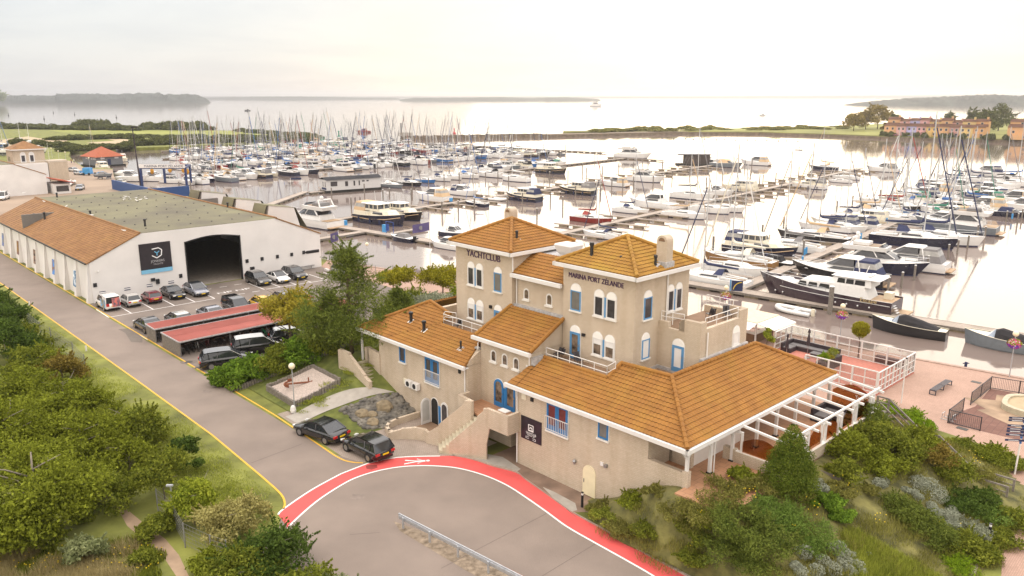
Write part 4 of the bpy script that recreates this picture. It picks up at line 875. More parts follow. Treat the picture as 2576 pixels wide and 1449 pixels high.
for s, t, z, h in ((-104.5,-5.4,6.55,.9),(-101.5,-4.6,6.9,1.0),(-90,-1.2,8.3,.7),(-74.5,1.2,8.2,1.0),(-118,1.5,8.2,.8),(-85,17.6,8.3,.7)):
    mb = MB(); mb.lathe([(.22,-.2),(.14,.0),(.14,h*.8),(.2,h*.85),(.2,h),(.05,h+.05)], (s,t,z), 8); mb.build('roof_vent', BLACK, SH)
for j in range(6):
    for i in range(11): mb = MB().lathe([(.14,0),(.1,.1),(.02,.14)], (-72.5-4.2*i,.6+3.0*j,8.2), 6); mb.build('roof_plug', BLACK, SH)
for i, s in enumerate((-81.0,-92.5,-106.5)):
    mb = MB(); pf = [(24.9,0),(28.2,0),(26.9,4.6),(25.9,8.0),(21.6,8.75),(21.3,7.0),(24.9,5.4)]
    M_ = Matrix(((0,0,1,0),(1,0,0,0),(0,1,0,0),(0,0,0,1)))
    mb.prism(pf, s-2.0, s+2.0, M=M_); d_ = mb.build('side_bay', WALLW, SH)
    mb = MB(); mb.prism([(21.5,8.78),(26.0,8.02),(22.6,6.25),(20.6,7.4)], -.04, .0, M=Matrix.Translation((s+2.03,0,0))@M_); 
    mb = MB(); mb.loft([[(s-2.1,21.2,8.82),(s+2.1,21.2,8.82)],[(s-2.1,26.1,8.0),(s+2.1,26.1,8.0)],[(s-2.1,28.4,3.9),(s+2.1,28.4,3.9)]]); mb.loft([[(s-2.1,21.2,8.84),(s+2.1,21.2,8.84)],[(s-2.1,20.6,7.2),(s+2.1,20.6,7.2)]]); mb.build('bay_roof', BITU, d_)
GULL = mat('gull_white', (.72,.70,.68), .7, var=.1)
random.seed(5)
def gull(p, rz, label, grp):
    mb = MB(); mb.loft([[(x,r*math.cos(a),.18+zc+r*math.sin(a)) for a in [k*math.pi/4 for k in range(8)]] for x, r, zc in ((-.28,.01,.02),(-.15,.08,0),(.05,.10,0),(.2,.06,.06),(.27,.05,.12),(.33,.045,.14),(.38,.01,.12))], closed=True, cap=True)
    mb.box(-.02,.0,-.04,-.02,0,.12); mb.box(-.02,.0,.02,.04,0,.12); o = mb.build('gull', GULL, None, True, loc=p, rz=rz); tag(o, label, 'bird', grp)
for i, (x, y) in enumerate(((950,915),(940,928),(975,920),(935,940),(1030,925),(1025,938),(1060,938),(1035,945),(1095,918),(1105,930),(985,935))):
    p = B1(x, y, 8.22); gull(p, random.uniform(0,6), 'white gull resting in the flock on the flat hall roof', 'gulls on the flat hall roof')
for x, y, z, d_ in ((185,928,7.2,'near the far end'),(340,985,7.3,'below a dark vent pipe'),(508,1050,6.9,'midway along'),(705,1127,6.8,'above the row of banners'),(945,1215,7.2,'nearest the front gable')):
    p = B1(x, y, z); q = toST(p); p.z = min(8.2, 5.17+(q[1]+8.15)*.442); gull(p, random.uniform(0,6), 'white gull on the brown tiled slope, %s' % d_, 'gulls on the tiled slope')
SH2 = shed('boat_hall', 'second white hall far left, partly cut by the picture edge', -202.6, -250.0, -13.2, 20.0, False)
# row of masts etc come with the boats; harbour office tower at the far left
def block(o, name, m, *bs):
    mb = MB()
    for b in bs: mb.box(*b)
    return mb.build(name, m, o)
TW = thing('harbour_tower', 'sand coloured tower with hipped tile roof behind the second white hall', 'building', ST(-247,20.5,0), RZ)
block(TW, 'wall', BRICK, (0,7.5,0,8.6,0,9.9)); block(TW, 'annex', BRICK, (4,10,8.7,14,0,6.2)); block(TW, 'annex', WALLW, (7.51,10,0,8.5,0,5.6))
mb = MB(); q = [(-.5,-.5,9.9),(8,-.5,9.9),(8,9.1,9.9),(-.5,9.1,9.9)]; c = (3.75,4.3,12.2); mb.add(q+[c], [(0,1,4),(1,2,4),(2,3,4),(3,0,4),(3,2,1,0)]); mb.build('roof', TILEB2, TW)
block(TW, 'eave_board', WHITE, (-.6,8.1,-.6,-.45,9.6,9.9), (7.95,8.1,-.6,9.2,9.6,9.9))
for u in (1.6,3.2): block(TW, 'window', PANED, (u,u+.8,-.04,0,6.3,7.6))
for u in (2.0,4.3):
    mb = MB(); Face('S',7.5).prism(mb, archpoly(u,u+1.5,5.9,8.3), 0, .05); w_ = mb.build('window', WHITE, TW); block(w_, 'pane', PANED, (7.551,7.6,u+.3,u+1.2,6.1,8.0))
def cap(nm, *a): 
    mb = MB()
    for x in a: mb.beam(*x)
    return mb.build(nm, WHITE, TW)
cap('railing', ((7.6,.2,6.4),(10,.2,6.4),.08), ((10,.2,6.4),(10,13.8,6.4),.08), ((10,.2,5.9),(10,13.8,5.9),.06), ((10,4,5.6),(10,4,6.4),.06), ((10,9,5.6),(10,9,6.4),.06))
AW = thing('canopy_hut', 'small hut with a bright orange red canopy beside the second hall', 'hut', ST(-202,21,0), RZ)
block(AW, 'wall', WALLW, (-7,2.0,0,4.0,0,2.6)); block(AW, 'window', PANED, (2.001,2.05,.5,3.5,.6,2.1))
mb = MB(); mb.loft([[(-7.3,-.3,4.1),(3.2,-.3,4.1)],[(-7.3,4.6,2.9),(3.2,4.6,2.9)],[(-7.3,4.6,2.7),(3.2,4.6,2.7)],[(-7.3,-.3,3.9),(3.2,-.3,3.9)]], closed=True, cap=True); mb.build('canopy', mat('canopy_orange', (.62,.13,.045), .7, var=.06), AW)
PV = thing('floating_pavilion', 'grey floating pavilion with a red hipped roof in the far marina', 'building', (-161,311.7,-1.5), R_(53))
block(PV, 'float', DARK, (-.6,11,-.6,12,-.3,.6)); block(PV, 'wall', mat('grey_cladding', (.16,.165,.175), .7, var=.08), (0,10.2,0,11.5,.6,3.9))
mb = MB(); q = [(-.7,-.7,3.8),(10.9,-.7,3.8),(10.9,12.2,3.8),(-.7,12.2,3.8)]; c = (5.1,5.7,7.6); mb.add(q+[c], [(0,1,4),(1,2,4),(2,3,4),(3,0,4),(3,2,1,0)]); mb.build('roof', mat('red_roof', (.33,.085,.035), .8, var=.12, vs=1.5), PV)
for u in (1.5,7.0): block(PV, 'window', WHITE, (u,u+1.6,-.05,0,3.0,3.5))
for u in (1.0,2.4,3.8,6.5,8.0): block(PV, 'window', WHITE, (-.05,0,u,u+.6,2.8,3.4))
block(PV, 'door', CNAVY, (4.2,5.4,-.06,0,.7,2.9))
HBM = mat('houseboat_cladding', (.60,.59,.58), .7, var=.05)
HB = thing('houseboat', 'white houseboat with a dark low roof floating by the jetty', 'houseboat', Vector((-52.6,226.5,WZ)), math.atan2(10.0,14.2))
block(HB, 'hull', DARK, (-.2,17.0,-.2,4.6,-.4,.7)); block(HB, 'wall', HBM, (0,16.8,0,4.4,.7,3.7))
mb = MB(); mb.loft([[(-.4,-.4,3.65),(17.2,-.4,3.65)],[(-.4,2.2,4.4),(17.2,2.2,4.4)],[(-.4,4.8,3.65),(17.2,4.8,3.65)],[(-.4,2.2,4.2),(17.2,2.2,4.2)]], closed=True, cap=True); mb.build('roof', mat('slate_grey', (.06,.06,.07), .7, var=.1), HB)
for a in ((1.2,3.2,1.9,3.2),(5.6,6.5,1.7,3.1),(8.2,8.7,1.7,3.1),(9.8,10.2,1.7,3.1),(10.9,11.7,2.7,3.1),(12.3,13.0,2.7,3.1)): block(HB, 'window', PANED, (a[0],a[1],-.05,0,a[2],a[3]))
block(HB, 'name_board', CNAVY, (-.06,0,.4,3.6,.9,1.5)); block(HB, 'window', PANED, (-.05,0,.8,1.2,1.7,3.1), ); block(HB, 'window', PANED, (-.05,0,2.4,2.8,1.7,3.1))
# travel lift with blue legs and a name board
TLm = mat('lift_blue', (.012,.03,.12), .5, var=.1)
TLo = thing('travel_lift', 'blue boat lift on four legs with a long white name board', 'boat lift', (-107.0,231.0,0), .0)
for x, y in ((0,0),(2.6,9.5),(12.9,0.0),(10.4,9.5)):
    mb = MB(); mb.beam((x,y,0),(x,y,5.2),.55,.55); mb.build('leg', TLm, TLo)
mb = MB(); mb.beam((-.3,0,5.3),(13.2,0,5.3),.45,.5); mb.beam((2.3,9.5,5.3),(10.7,9.5,5.3),.45,.5); mb.beam((-.2,0,5.3),(2.6,9.5,5.3),.45,.45); mb.beam((12.9,0,5.3),(10.4,9.5,5.3),.45,.45); mb.build('top_beam', TLm, TLo)
mb = MB(); mb.box(-.2,13.0,-.35,-.25,5.3,6.35); nb_ = mb.build('name_board', WALLW, TLo); text('lettering', 'MARINA PORT ZÉLANDE', 1.0, frame((1.2,-.36,5.5), (1,0,0), (0,0,1), (0,-1,0)), CNAVY, nb_, .01, width=11.2)
YEL = mat('machine_yellow', (.60,.28,.02), .5, var=.1)
for x, y in ((1.0,5),(4.5,9.2),(8.5,9.2),(11.8,4)): mb = MB(); mb.sphere((x,y,3.9), .55, 8, 6, sz=1.6); mb.build('sling_winch', YEL, TLo)
BW = thing('dock_wall', 'blue steel dock wall at the far end of the white hall', 'wall', ST(-172,36,0), RZ)
block(BW, 'sheet', mat('dock_blue', (.018,.06,.19), .6, var=.1), (-30,0,0,.5,-2,2.6)); block(BW, 'sheet', MATS['dock_blue'], (-.5,0,.5,9.8,-2,2.6)); 
# bike shelters
RFM = mat('salmon_roof_sheet', (.50,.145,.115), .7, var=.06, vs=.5)
def shelter(lbl, s0, s1, t0, t1, zf_, zb, cuts):
    o = thing('bike_shelter', lbl, 'bike shelter', ORG, RZ, 'bike shelters in the car park')
    mb = MB(); sl = [(s0, zb)]+cuts+[(s1, zf_)]
    for (a, za), (b, zb_) in zip(sl, sl[1:]): mb.loft([[(a+.01,t0,za),(a+.01,t1,za)],[(b-.02,t0,zb_),(b-.02,t1,zb_)],[(b-.02,t0,zb_-.08),(b-.02,t1,zb_-.08)],[(a+.01,t0,za-.08),(a+.01,t1,za-.08)]], closed=True, cap=True)
    mb.build('roof', RFM, o); mb = MB()
    mb.beam((s1,t0-.06,zf_-.04),(s1,t1,zf_-.04),.07,.14); mb.beam((s0,t0-.06,zb-.04),(s0,t1,zb-.04),.07,.14); mb.beam((s0,t0-.05,zb-.02),(s1,t0-.05,zf_-.02),.07,.14); mb.build('trim', LEAD, o)
    mb = MB(); n = int((s1-s0)/.16)
    for i in range(n): a = s0+(s1-s0)*i/n; mb.box(a, a+(s1-s0)/n-.02, t0, t0+.04+.02*(i % 2), 0, min(zb, zf_)-.08)
    mb.build('end_wall', WOODG, o); mb = MB(); mb.box(s0+.02, s0+.06, t0+.1, t1, 0, zb-.1); mb.build('back_wall', WOODG, o)
    for i in range(int((t1-t0)/5.2)+1): mb = MB(); mb.box(s1-.4,s1-.28,t0+5.2*i+.1,t0+5.2*i+.22,0,zf_-.1); mb.build('post', GREYM, o)
    return o
shelter('longer and wider bike shelter with a salmon roof, nearest the hedge', -45.0, -40.2, -8.2, 13.0, 1.58, 1.55, [(-42.5,1.62)])
shelter('narrower bike shelter with a salmon roof, nearest the white hall', -49.2, -46.6, -8.3, 11.0, 1.56, 1.62, [])
# townhouses on the far bank
K_, J_ = Vector((math.cos(R_(-39.7)), math.sin(R_(-39.7)), 0)), Vector((math.cos(R_(50.3)), math.sin(R_(50.3)), 0))
RK = R_(-39.7)
HROOF = mat('house_roof', (.20,.09,.05), .8, var=.15, vs=1)
def house(lbl, p, w, col, front=6.0, back=9.0, dep=7.0, gable=False):
    o = thing('town_house', lbl, 'house', p, RK, 'colourful town houses on the far bank'); m = mat('house_%d%d%d' % tuple(int(c*99) for c in col), col, .8, var=.06)
    block(o, 'wall', m, (0,w-.03,0,dep,0,front), ); block(o, 'wall', m, (0.02,w-.05,dep,dep+8,0,back)); block(o, 'wall', m, (w*.15,w*.6,-3,0,0,2.8))
    mb = MB(); mb.loft([[(-.2,-.5,front),(w+.1,-.5,front)],[(-.2,dep,front+1.7),(w+.1,dep,front+1.7)],[(-.2,dep,front-.1),(w+.1,dep,front-.1)]], closed=True, cap=True); mb.build('roof', HROOF, o)
    mb = MB(); mb.loft([[(-.2,dep-.4,back),(w+.1,dep-.4,back)],[(-.2,dep+4,back+1.6),(w+.1,dep+4,back+1.6)],[(-.2,dep+8.4,back),(w+.1,dep+8.4,back)]], closed=True, cap=True); mb.build('roof', HROOF, o)
    block(o, 'chimney', m, (w*.75,w*.75+1,dep+3,dep+4.2,back,back+2.7))
    for z in (.9,3.7):
        for u in (w*.18, w*.62): f = block(o, 'window', WHITE, (u-.1,u+1.3,-.06,0,z-.1,z+1.5)); block(f, 'pane', PANED, (u,u+1.2,-.1,-.061,z,z+1.4))
    u = w*.4; f = block(o, 'window', WHITE, (u-.1,u+1.3,dep-.12,dep,front+1.6,front+2.8)); block(f, 'pane', PANED, (u,u+1.2,dep-.16,dep-.121,front+1.7,front+2.7))
    return o
hp = Vector((243,529,.5))
HS = [('peach orange house at the left end of the far row', 10, (.62,.36,.18), 6.3, 10), ('pink house beside the peach orange one', 7.5, (.62,.36,.34), 6, 9), ('lilac blue house in the far row', 8, (.42,.40,.62), 6, 9.4), ('rose house right of the lilac blue one', 8, (.60,.33,.33), 6, 9.8), ('yellow ochre house in the middle of the far row', 9, (.62,.42,.16), 6, 9), ('apricot house beside the ochre one', 9, (.60,.36,.18), 6.2, 9.8), ('dull red house in the far row', 7.5, (.50,.27,.24), 6, 8.6), ('pale yellow house in the far row', 10, (.64,.47,.20), 6, 9.4), ('orange house at the right end of the far row', 9, (.60,.34,.15), 6.3, 9.6)]
for lb, w, c, f_, b_ in HS: house(lb, hp-J_*(1.5*math.sin(w*7)), w*.74, c, f_, b_); hp = hp+K_*w*.74
house('single orange gable house at the right picture edge', Vector((292,478,.5)), 14, (.62,.36,.17), 7, 10)
# bar with white awnings on the quay
BR = thing('quay_bar', 'open quay bar with white frame, wood counter and two white awnings', 'bar', ST(-6.1,37.6,0), RZ)
for x, y in ((0,0),(3.2,0),(0,4.2),(3.2,4.2)): mb = MB(); mb.box(x-.07,x+.07,y-.07,y+.07,0,2.3); mb.build('post', WHITE, BR)
mb = MB(); mb.box(-.3,3.4,-.2,4.4,2.3,2.4); mb.build('roof', mat('bar_roof', (.62,.52,.38), .8, var=.1), BR)
for vs in ([(3.4,-.2,2.32),(3.4,4.4,2.32),(5.4,4.4,2.0),(5.4,-.2,2.0)], [(-.3,-.2,2.32),(3.4,-.2,2.32),(3.4,-1.8,1.95),(-.3,-1.8,1.95)]):
    mb = MB(); mb.add(vs+[(a,b,c-.05) for a, b, c in vs], [(0,1,2,3),(7,6,5,4),(0,4,5,1),(1,5,6,2),(2,6,7,3),(3,7,4,0)]); mb.build('awning', WHITE, BR)
block(BR, 'counter', WOODB, (.2,3.0,0,.5,.05,1.0), (2.6,3.1,.51,4,.05,1.0)); block(BR, 'counter_top', WHITE, (.1,3.2,-.05,.55,1.0,1.08), (2.55,3.2,.56,4.05,1.0,1.08)); block(BR, 'crate', TEAK, (.4,1.4,.51,1.2,.05,.6))
# ================================================================ cars, bicycles
def car_paint(n, c, metal=.25): return mat('car_'+n, c, .2, metal=metal, var=.03, coat=1.0)
P_BLACK, P_GREY, P_SILV, P_WHITE, P_RED, P_YEL, P_DGREY = car_paint('black', (.010,.010,.013)), car_paint('steel_grey', (.22,.23,.27)), car_paint('silver', (.50,.49,.47)), car_paint('white', (.78,.77,.76), 0), car_paint('dark_red', (.22,.012,.015)), car_paint('yellow', (.72,.42,.01), 0), car_paint('anthracite', (.045,.044,.046))
CGLASS = mat('car_glass', (.025,.028,.032), .05, var=.1, spec=.8)
def make_car(lbl, paint, L=4.5, Wd=1.8, Hh=1.46, belt=.92, gh=(-2.1,-1.5,.35,1.15), style='sedan', roofm=None, loc=(0,0,0), rz=0, wb=None):
    o = thing('parked_car', lbl, 'car', loc, rz, 'parked cars'); w = Wd/2; r0, r1, f1, f0 = gh; wb = wb or L*.59; wr = .33 if style != 'suv' else .37
    van = style == 'van'
    st = [(-L/2,.45,belt*.82,.80),(-L/2+.12,.30,belt*.98,.93),(-L/2+.7,.24,belt+.03,1.0),(-.4,.22,belt+.01,1.0),(f0-.15,.22,belt,1.0),(L/2-.65,.24,belt*.86,.97),(L/2-.15,.28,belt*.74,.90),(L/2,.42,belt*.58,.74)]
    mb = MB()
    def ring(x, zb, zt, kw):
        ww = w*kw
        return [(x,-ww*.86,zb),(x,-ww,zb+.14),(x,-ww,zt-.22),(x,-ww*.93,zt-.05),(x,-ww*.72,zt),(x,ww*.72,zt),(x,ww*.93,zt-.05),(x,ww,zt-.22),(x,ww,zb+.14),(x,ww*.86,zb)]
    mb.loft([ring(*s) for s in st], closed=True, cap=True); mb.build('body', paint, o, True)
    iw = .76 if not van else .86; g = MB()
    def gr(x, z, k): return (x, w*k, z)
    zb, zt = belt-.03, Hh-.05
    lo, hi = .93, iw
    q = [(r0,-w*lo,zb),(f0,-w*lo*.96,zb-.02),(f1,-w*hi,zt),(r1,-w*hi,zt),(r0,w*lo,zb),(f0,w*lo*.96,zb-.02),(f1,w*hi,zt),(r1,w*hi,zt)]
    g.add(q, [(0,1,2,3),(7,6,5,4),(3,2,6,7),(0,3,7,4),(1,5,6,2)]); g.build('glazing', CGLASS, o)
    rm = MB(); xm = (r1+f1)/2
    rm.loft([[(x,y*w*hi*kk*1.02,z) for y in (-1,-.8,0,.8,1)] for x, z, kk in ((r1-.05,zt-.02,.96),(r1+.2,zt+.04,1),(xm,zt+.07,1),(f1-.15,zt+.04,1),(f1+.05,zt-.02,.96))]); rm.build('roof_panel', roofm or paint, o, True)
    pm = MB()
    for sy in (-1,1):
        A = lambda x, t: (x, sy*w*(lo+(hi-lo)*t)*1.012, zb+(zt-zb)*t)
        pl = [(r0,0,r1,1),(f0,0,f1,1)]+([(r1*.55+f1*.45,0,r1*.5+f1*.5,1)] if L > 3.9 else [])+([(r1+.35,0,r1+.3,1)] if style in ('wagon','suv','van') else [])
        for a, ta, b, tb_ in pl: pm.beam(A(a,ta), A(b,tb_), .07, .05)
        pm.beam(A(r1,1), A(f1,1), .07, .05)
    pm.build('pillars', paint, o)
    if van:
        vm = MB(); vm.add([(r0,-w*.97,zb),(xm-.1,-w*.97,zb),(xm-.1,-w*.89,zt),(r1,-w*.89,zt),(r0,w*.97,zb),(xm-.1,w*.97,zb),(xm-.1,w*.89,zt),(r1,w*.89,zt)], [(0,1,2,3),(7,6,5,4)]); vm.build('side_panel', paint, o)
    for sx in (-1,1):
        for sy in (-1,1):
            wm = MB(); n = 16; x0 = sx*wb/2+(.02 if sx > 0 else 0)
            wm.tube([(x0,sy*(w-.20),wr),(x0,sy*(w+.005),wr)], wr, n); wl_ = wm.build('wheel', RUBBER, o)
            rm = MB(); rm.tube([(x0,sy*(w+.0),wr),(x0,sy*(w+.02),wr)], wr*.66, 10); rm.build('rim', RIM if style != 'dark' else BLACK, wl_)
            am = MB(); am.tube([(x0,sy*(w-.24),wr+.02),(x0,sy*(w-.0),wr+.02)], wr*1.16, 16); am.build('wheel_arch', BLACK, o)
    for sy in (-1,1):
        tm = MB(); tm.obox((-L/2+.06,sy*w*.72,belt*.80),(.14,w*.36,.17 if not van else .34)); tm.build('tail_light', LAMPR, o)
        hm = MB(); hm.obox((L/2-.13,sy*w*.66,belt*.66),(.22,w*.36,.12), rz=-sy*.35); hm.build('headlight', LAMPW, o)
        mm = MB(); mm.obox((f0-.35,sy*(w+.10),belt+.05),(.14,.2,.13)); mm.build('mirror', paint, o)
    for x in (-L/2-.02, L/2+.01): nm = MB(); nm.box(x-.01,x+.01,-.26,.26,(.62 if x < 0 else .42),(.74 if x < 0 else .53)); nm.build('number_plate', PLATE, o)
    bm_ = MB(); bm_.box(L/2-.06,L/2+.005,-w*.55,w*.55,.28,.42); bm_.box(-L/2-.005,-L/2+.1,-w*.7,w*.7,.3,.42); bm_.build('bumper_insert', BLACK, o)
    return o
SED = dict(gh=(-1.75,-1.05,.25,1.05)); HAT = dict(style='hatch', gh=(-1.85,-1.5,.15,.85)); SUVP = dict(style='suv', Hh=1.68, belt=1.06, gh=(-2.2,-1.85,.35,1.2))
def pk(s, t, hd):  # heading in degrees from the +s direction
    return dict(loc=ST(s, t, .01), rz=RZ+R_(hd))
NS, PS_ = 180, 0
VANC = mat('car_printed_white', (.74,.72,.70), .35, var=.1, vs=1.1, col2=(.74,.72,.70))
v = make_car('white delivery van with a picture print on its rear doors', P_WHITE, 4.4, 1.8, 1.84, 1.05, (-2.15,-2.05,.45,1.35), 'van', **pk(-65.5,-7.2,NS))
pmx = MB(); pmx.box(-2.235,-2.2,-.72,.15,.55,1.65); pmx.build('picture_print', mat('van_print', (.10,.22,.35), .4, var=.6, vs=2.2, col2=(.42,.12,.10), thr=(.4,.6)), v)
pmx = MB(); pmx.box(-1.9,-.3,.885,.91,.5,1.45); pmx.build('picture_print', mat('van_print_side', (.55,.40,.12), .4, var=.5, vs=1.6, col2=(.10,.28,.50), thr=(.4,.6)), v)
make_car('silver hatchback parked between the printed van and the dark red car', P_SILV, 4.0, 1.66, 1.5, .95, **HAT, **pk(-65.3,-4.7,NS))
make_car('small dark red hatchback in the row by the white hall', P_RED, 3.45, 1.63, 1.42, .92, style='hatch', gh=(-1.6,-1.25,.3,1.05), **pk(-65.0,-2.15,NS))
make_car('black saloon parked nose out next to the dark red car', P_BLACK, 4.7, 1.85, 1.44, .93, gh=(-1.9,-1.0,.1,.95), **pk(-65.7,.8,PS_))
make_car('steel grey saloon with dark glass roof beside the hall doorway', P_GREY, 4.75, 1.92, 1.56, 1.0, gh=(-2.1,-1.2,.2,1.3), roofm=CGLASS, **pk(-65.1,3.6,PS_))
make_car('dark grey large car right of the hall doorway', P_DGREY, 4.9, 1.95, 1.68, 1.06, style='suv', gh=(-2.3,-1.7,.2,1.05), **pk(-65.2,12.4,PS_))
make_car('white saloon with black roof between two dark cars', P_WHITE, 4.7, 1.85, 1.44, .92, gh=(-1.9,-.9,.2,1.2), roofm=CGLASS, **pk(-64.6,15.1,PS_))
make_car('black tall car at the right end of the hall row', P_BLACK, 4.9, 1.93, 1.62, 1.04, style='suv', gh=(-2.3,-1.7,.2,1.1), **pk(-65.0,17.9,PS_))
make_car('black long saloon parked at the corner of the narrow bike shelter', P_BLACK, 5.1, 1.9, 1.46, .95, gh=(-2.1,-1.2,.3,1.2), **pk(-52.5,-7.0,NS))
make_car('dark saloon with silver roof rails behind the narrow bike shelter', P_BLACK, 4.9, 1.86, 1.48, .95, gh=(-2.2,-1.5,.3,1.15), roofm=P_SILV, **pk(-52.5,-3.6,NS))
make_car('grey low saloon behind the narrow bike shelter', P_GREY, 4.9, 1.95, 1.44, .93, gh=(-2.0,-1.0,.3,1.3), **pk(-52.5,.2,NS))
make_car('black people carrier with roof bars behind the narrow bike shelter', P_BLACK, 4.9, 1.92, 1.92, 1.1, (-2.35,-2.2,.7,1.5), 'wagon', **pk(-52.5,3.4,PS_))
make_car('small yellow car behind the narrow bike shelter', P_YEL, 3.6, 1.63, 1.45, .9, **dict(style='hatch', gh=(-1.6,-1.1,.3,1.0)), **pk(-53.0,6.6,NS))
make_car('dark green grey car at the end of the middle row, behind the tree', P_DGREY, 4.4, 1.8, 1.6, 1.0, **dict(style='suv', gh=(-2.0,-1.7,.3,1.05)), **pk(-53.0,9.6,NS))
make_car('pale car at the right edge of the car park, mostly behind the pine', P_SILV, 4.3, 1.75, 1.5, .95, **HAT, **pk(-62.0,24.0,PS_))
make_car('black large estate car parked by the hedge, nearest the road', P_BLACK, 5.05, 1.97, 1.72, 1.1, style='suv', gh=(-2.35,-2.0,.4,1.35), roofm=P_DGREY, **pk(-34.6,-5.9,72))  # hedge cars get paler roof panels: sky reflection put into the colour
make_car('black van like car by the hedge, second from the road', P_BLACK, 5.0, 1.95, 1.82, 1.15, style='suv', gh=(-2.4,-2.1,.6,1.5), roofm=P_SILV, **pk(-36.4,-1.8,72))
make_car('dark car with painted roof sheen by the hedge, third from the road', P_BLACK, 4.7, 1.85, 1.6, 1.02, style='suv', gh=(-2.2,-1.8,.3,1.2), roofm=P_SILV, **pk(-37.4,2.6,72))
a, b = B7(2290,400), B7(2530,440)
make_car('black saloon with chrome window line beside the rock bank', P_BLACK, 4.77, 1.82, 1.42, .92, gh=(-1.9,-1.0,.35,1.15), loc=B7(2425,395,.01), rz=R_(180-35))
make_car('black estate car with red tail lights parked half on the red path', P_BLACK, 4.45, 1.84, 1.5, .93, style='wagon', gh=(-2.15,-1.8,.25,1.05), loc=B9(195,520,.01), rz=R_(180-43))
# far yard cars
for x, y, c, l, hd in ((600,742,P_SILV,'silver car, rightmost in the far boat yard',-30), (605,856,P_GREY,'grey car with trailer at the near end of the far yard',-75), (482,757,P_WHITE,'white van between parked cars in the far yard',-80), (560,718,P_SILV,'grey estate car behind the silver one in the far yard',-28), (440,692,P_GREY,'grey car, second in the far yard row',-25), (520,826,P_WHITE,'white car beside the boat trailer in the far yard',-70), (395,665,P_DGREY,'dark car at the far end of the yard row',-25), (360,660,P_SILV,'pale car at the far left end of the yard row',-25), (915,815,P_SILV,'silver car beside the blue boat lift',-90)):
    make_car(l, c, 4.4, 1.8, 1.9 if 'van' in l else 1.48, .95, style='hatch', gh=(-2.0,-1.6,.3,1.0), loc=B1(x, y, .01), rz=R_(hd))
make_car('white van at the far left picture edge beside the second hall', P_WHITE, 5.0, 1.95, 2.1, 1.1, (-2.4,-2.35,.9,1.6), 'van', loc=B1(25,930,.01), rz=R_(-75))
make_car('small red car in front of the town houses on the far bank', P_RED, 4.2, 1.75, 1.45, .95, **HAT, loc=B3(1615,450,.52), rz=RK)
# bicycles: one model, copied along both shelters
def make_bike():
    o = thing('bicycle', '', 'bicycle', (0,0,0), 0)
    for x in (-.53,.53):
        mb = MB(); n = 16; ring = [(x+.33*math.cos(2*math.pi*k/n), 0, .34+.33*math.sin(2*math.pi*k/n)) for k in range(n+1)]; mb.tube(ring, .022, 4, cap=False)
        for k in range(0, 8): a_ = math.pi*k/8; mb.beam((x-.32*math.cos(a_),0,.34-.32*math.sin(a_)),(x+.32*math.cos(a_),0,.34+.32*math.sin(a_)),.006)
        mb.build('wheel', RUBBER, o)
    mb = MB()
    for a_, b_ in (((-.53,0,.34),(-.12,0,.30)),((-.12,0,.30),(-.22,0,.82)),((-.12,0,.30),(.36,0,.78)),((-.2,0,.68),(.36,0,.84)),((-.53,0,.34),(-.2,0,.68)),((.53,0,.34),(.36,0,.98))): mb.tube([a_, b_], .02, 5)
    mb.build('frame', BLACK, o); mb = MB(); mb.obox((-.24,0,.88),(.26,.16,.06)); mb.build('saddle', WOODB, o)
    mb = MB(); mb.tube([(.22,-.28,1.02),(.36,-.1,1.04),(.36,.1,1.04),(.22,.28,1.02)], .016, 5); mb.build('handlebar', GREYM, o)
    mb = MB(); mb.obox((-.62,0,.72),(.36,.14,.03)); mb.build('carrier', GREYM, o); return o
BK = make_bike(); BCOL = [('black', BLACK), ('white', P_WHITE), ('green', mat('bike_green', (.02,.42,.16), .4)), ('dark red', P_RED), ('silver', P_SILV), ('dark blue', NAVY), ('brown', WOODB)]
random.seed(11); first = True
for row, s, t0, t1, dt, nm in ((0,-40.9,-7.7,13,.5,'wide'), (1,-47.2,-7.8,9,.75,'narrow')):
    i = 0; t_ = t0
    while t_ < t1:
        cn, cm = ('green', BCOL[2][1]) if (row == 0 and i == 17) else random.choice(BCOL[:2]+BCOL[3:])
        if random.random() < .35: cn, cm = 'black', BLACK
        lb = 'bright green bicycle in the wide shelter, the only green one' if cn == 'green' else '%s bicycle in the row parked under the %s salmon bike shelter' % (cn, nm)
        b_ = dup(BK, ST(s-random.uniform(0,.5), t_, .01), RZ+R_(random.choice((0,180))+random.uniform(-8,8)), lb, ('%s bicycles under the %s bike shelter' % (cn, nm)) if cn != 'green' else 'green bicycles under the wide bike shelter', mats={BLACK: cm} if cm is not BLACK else None)
        i += 1; t_ += dt*random.uniform(.85,1.2)
def purge(o):
    for c in list(o.children): purge(c)
    bpy.data.objects.remove(o)
purge(BK)
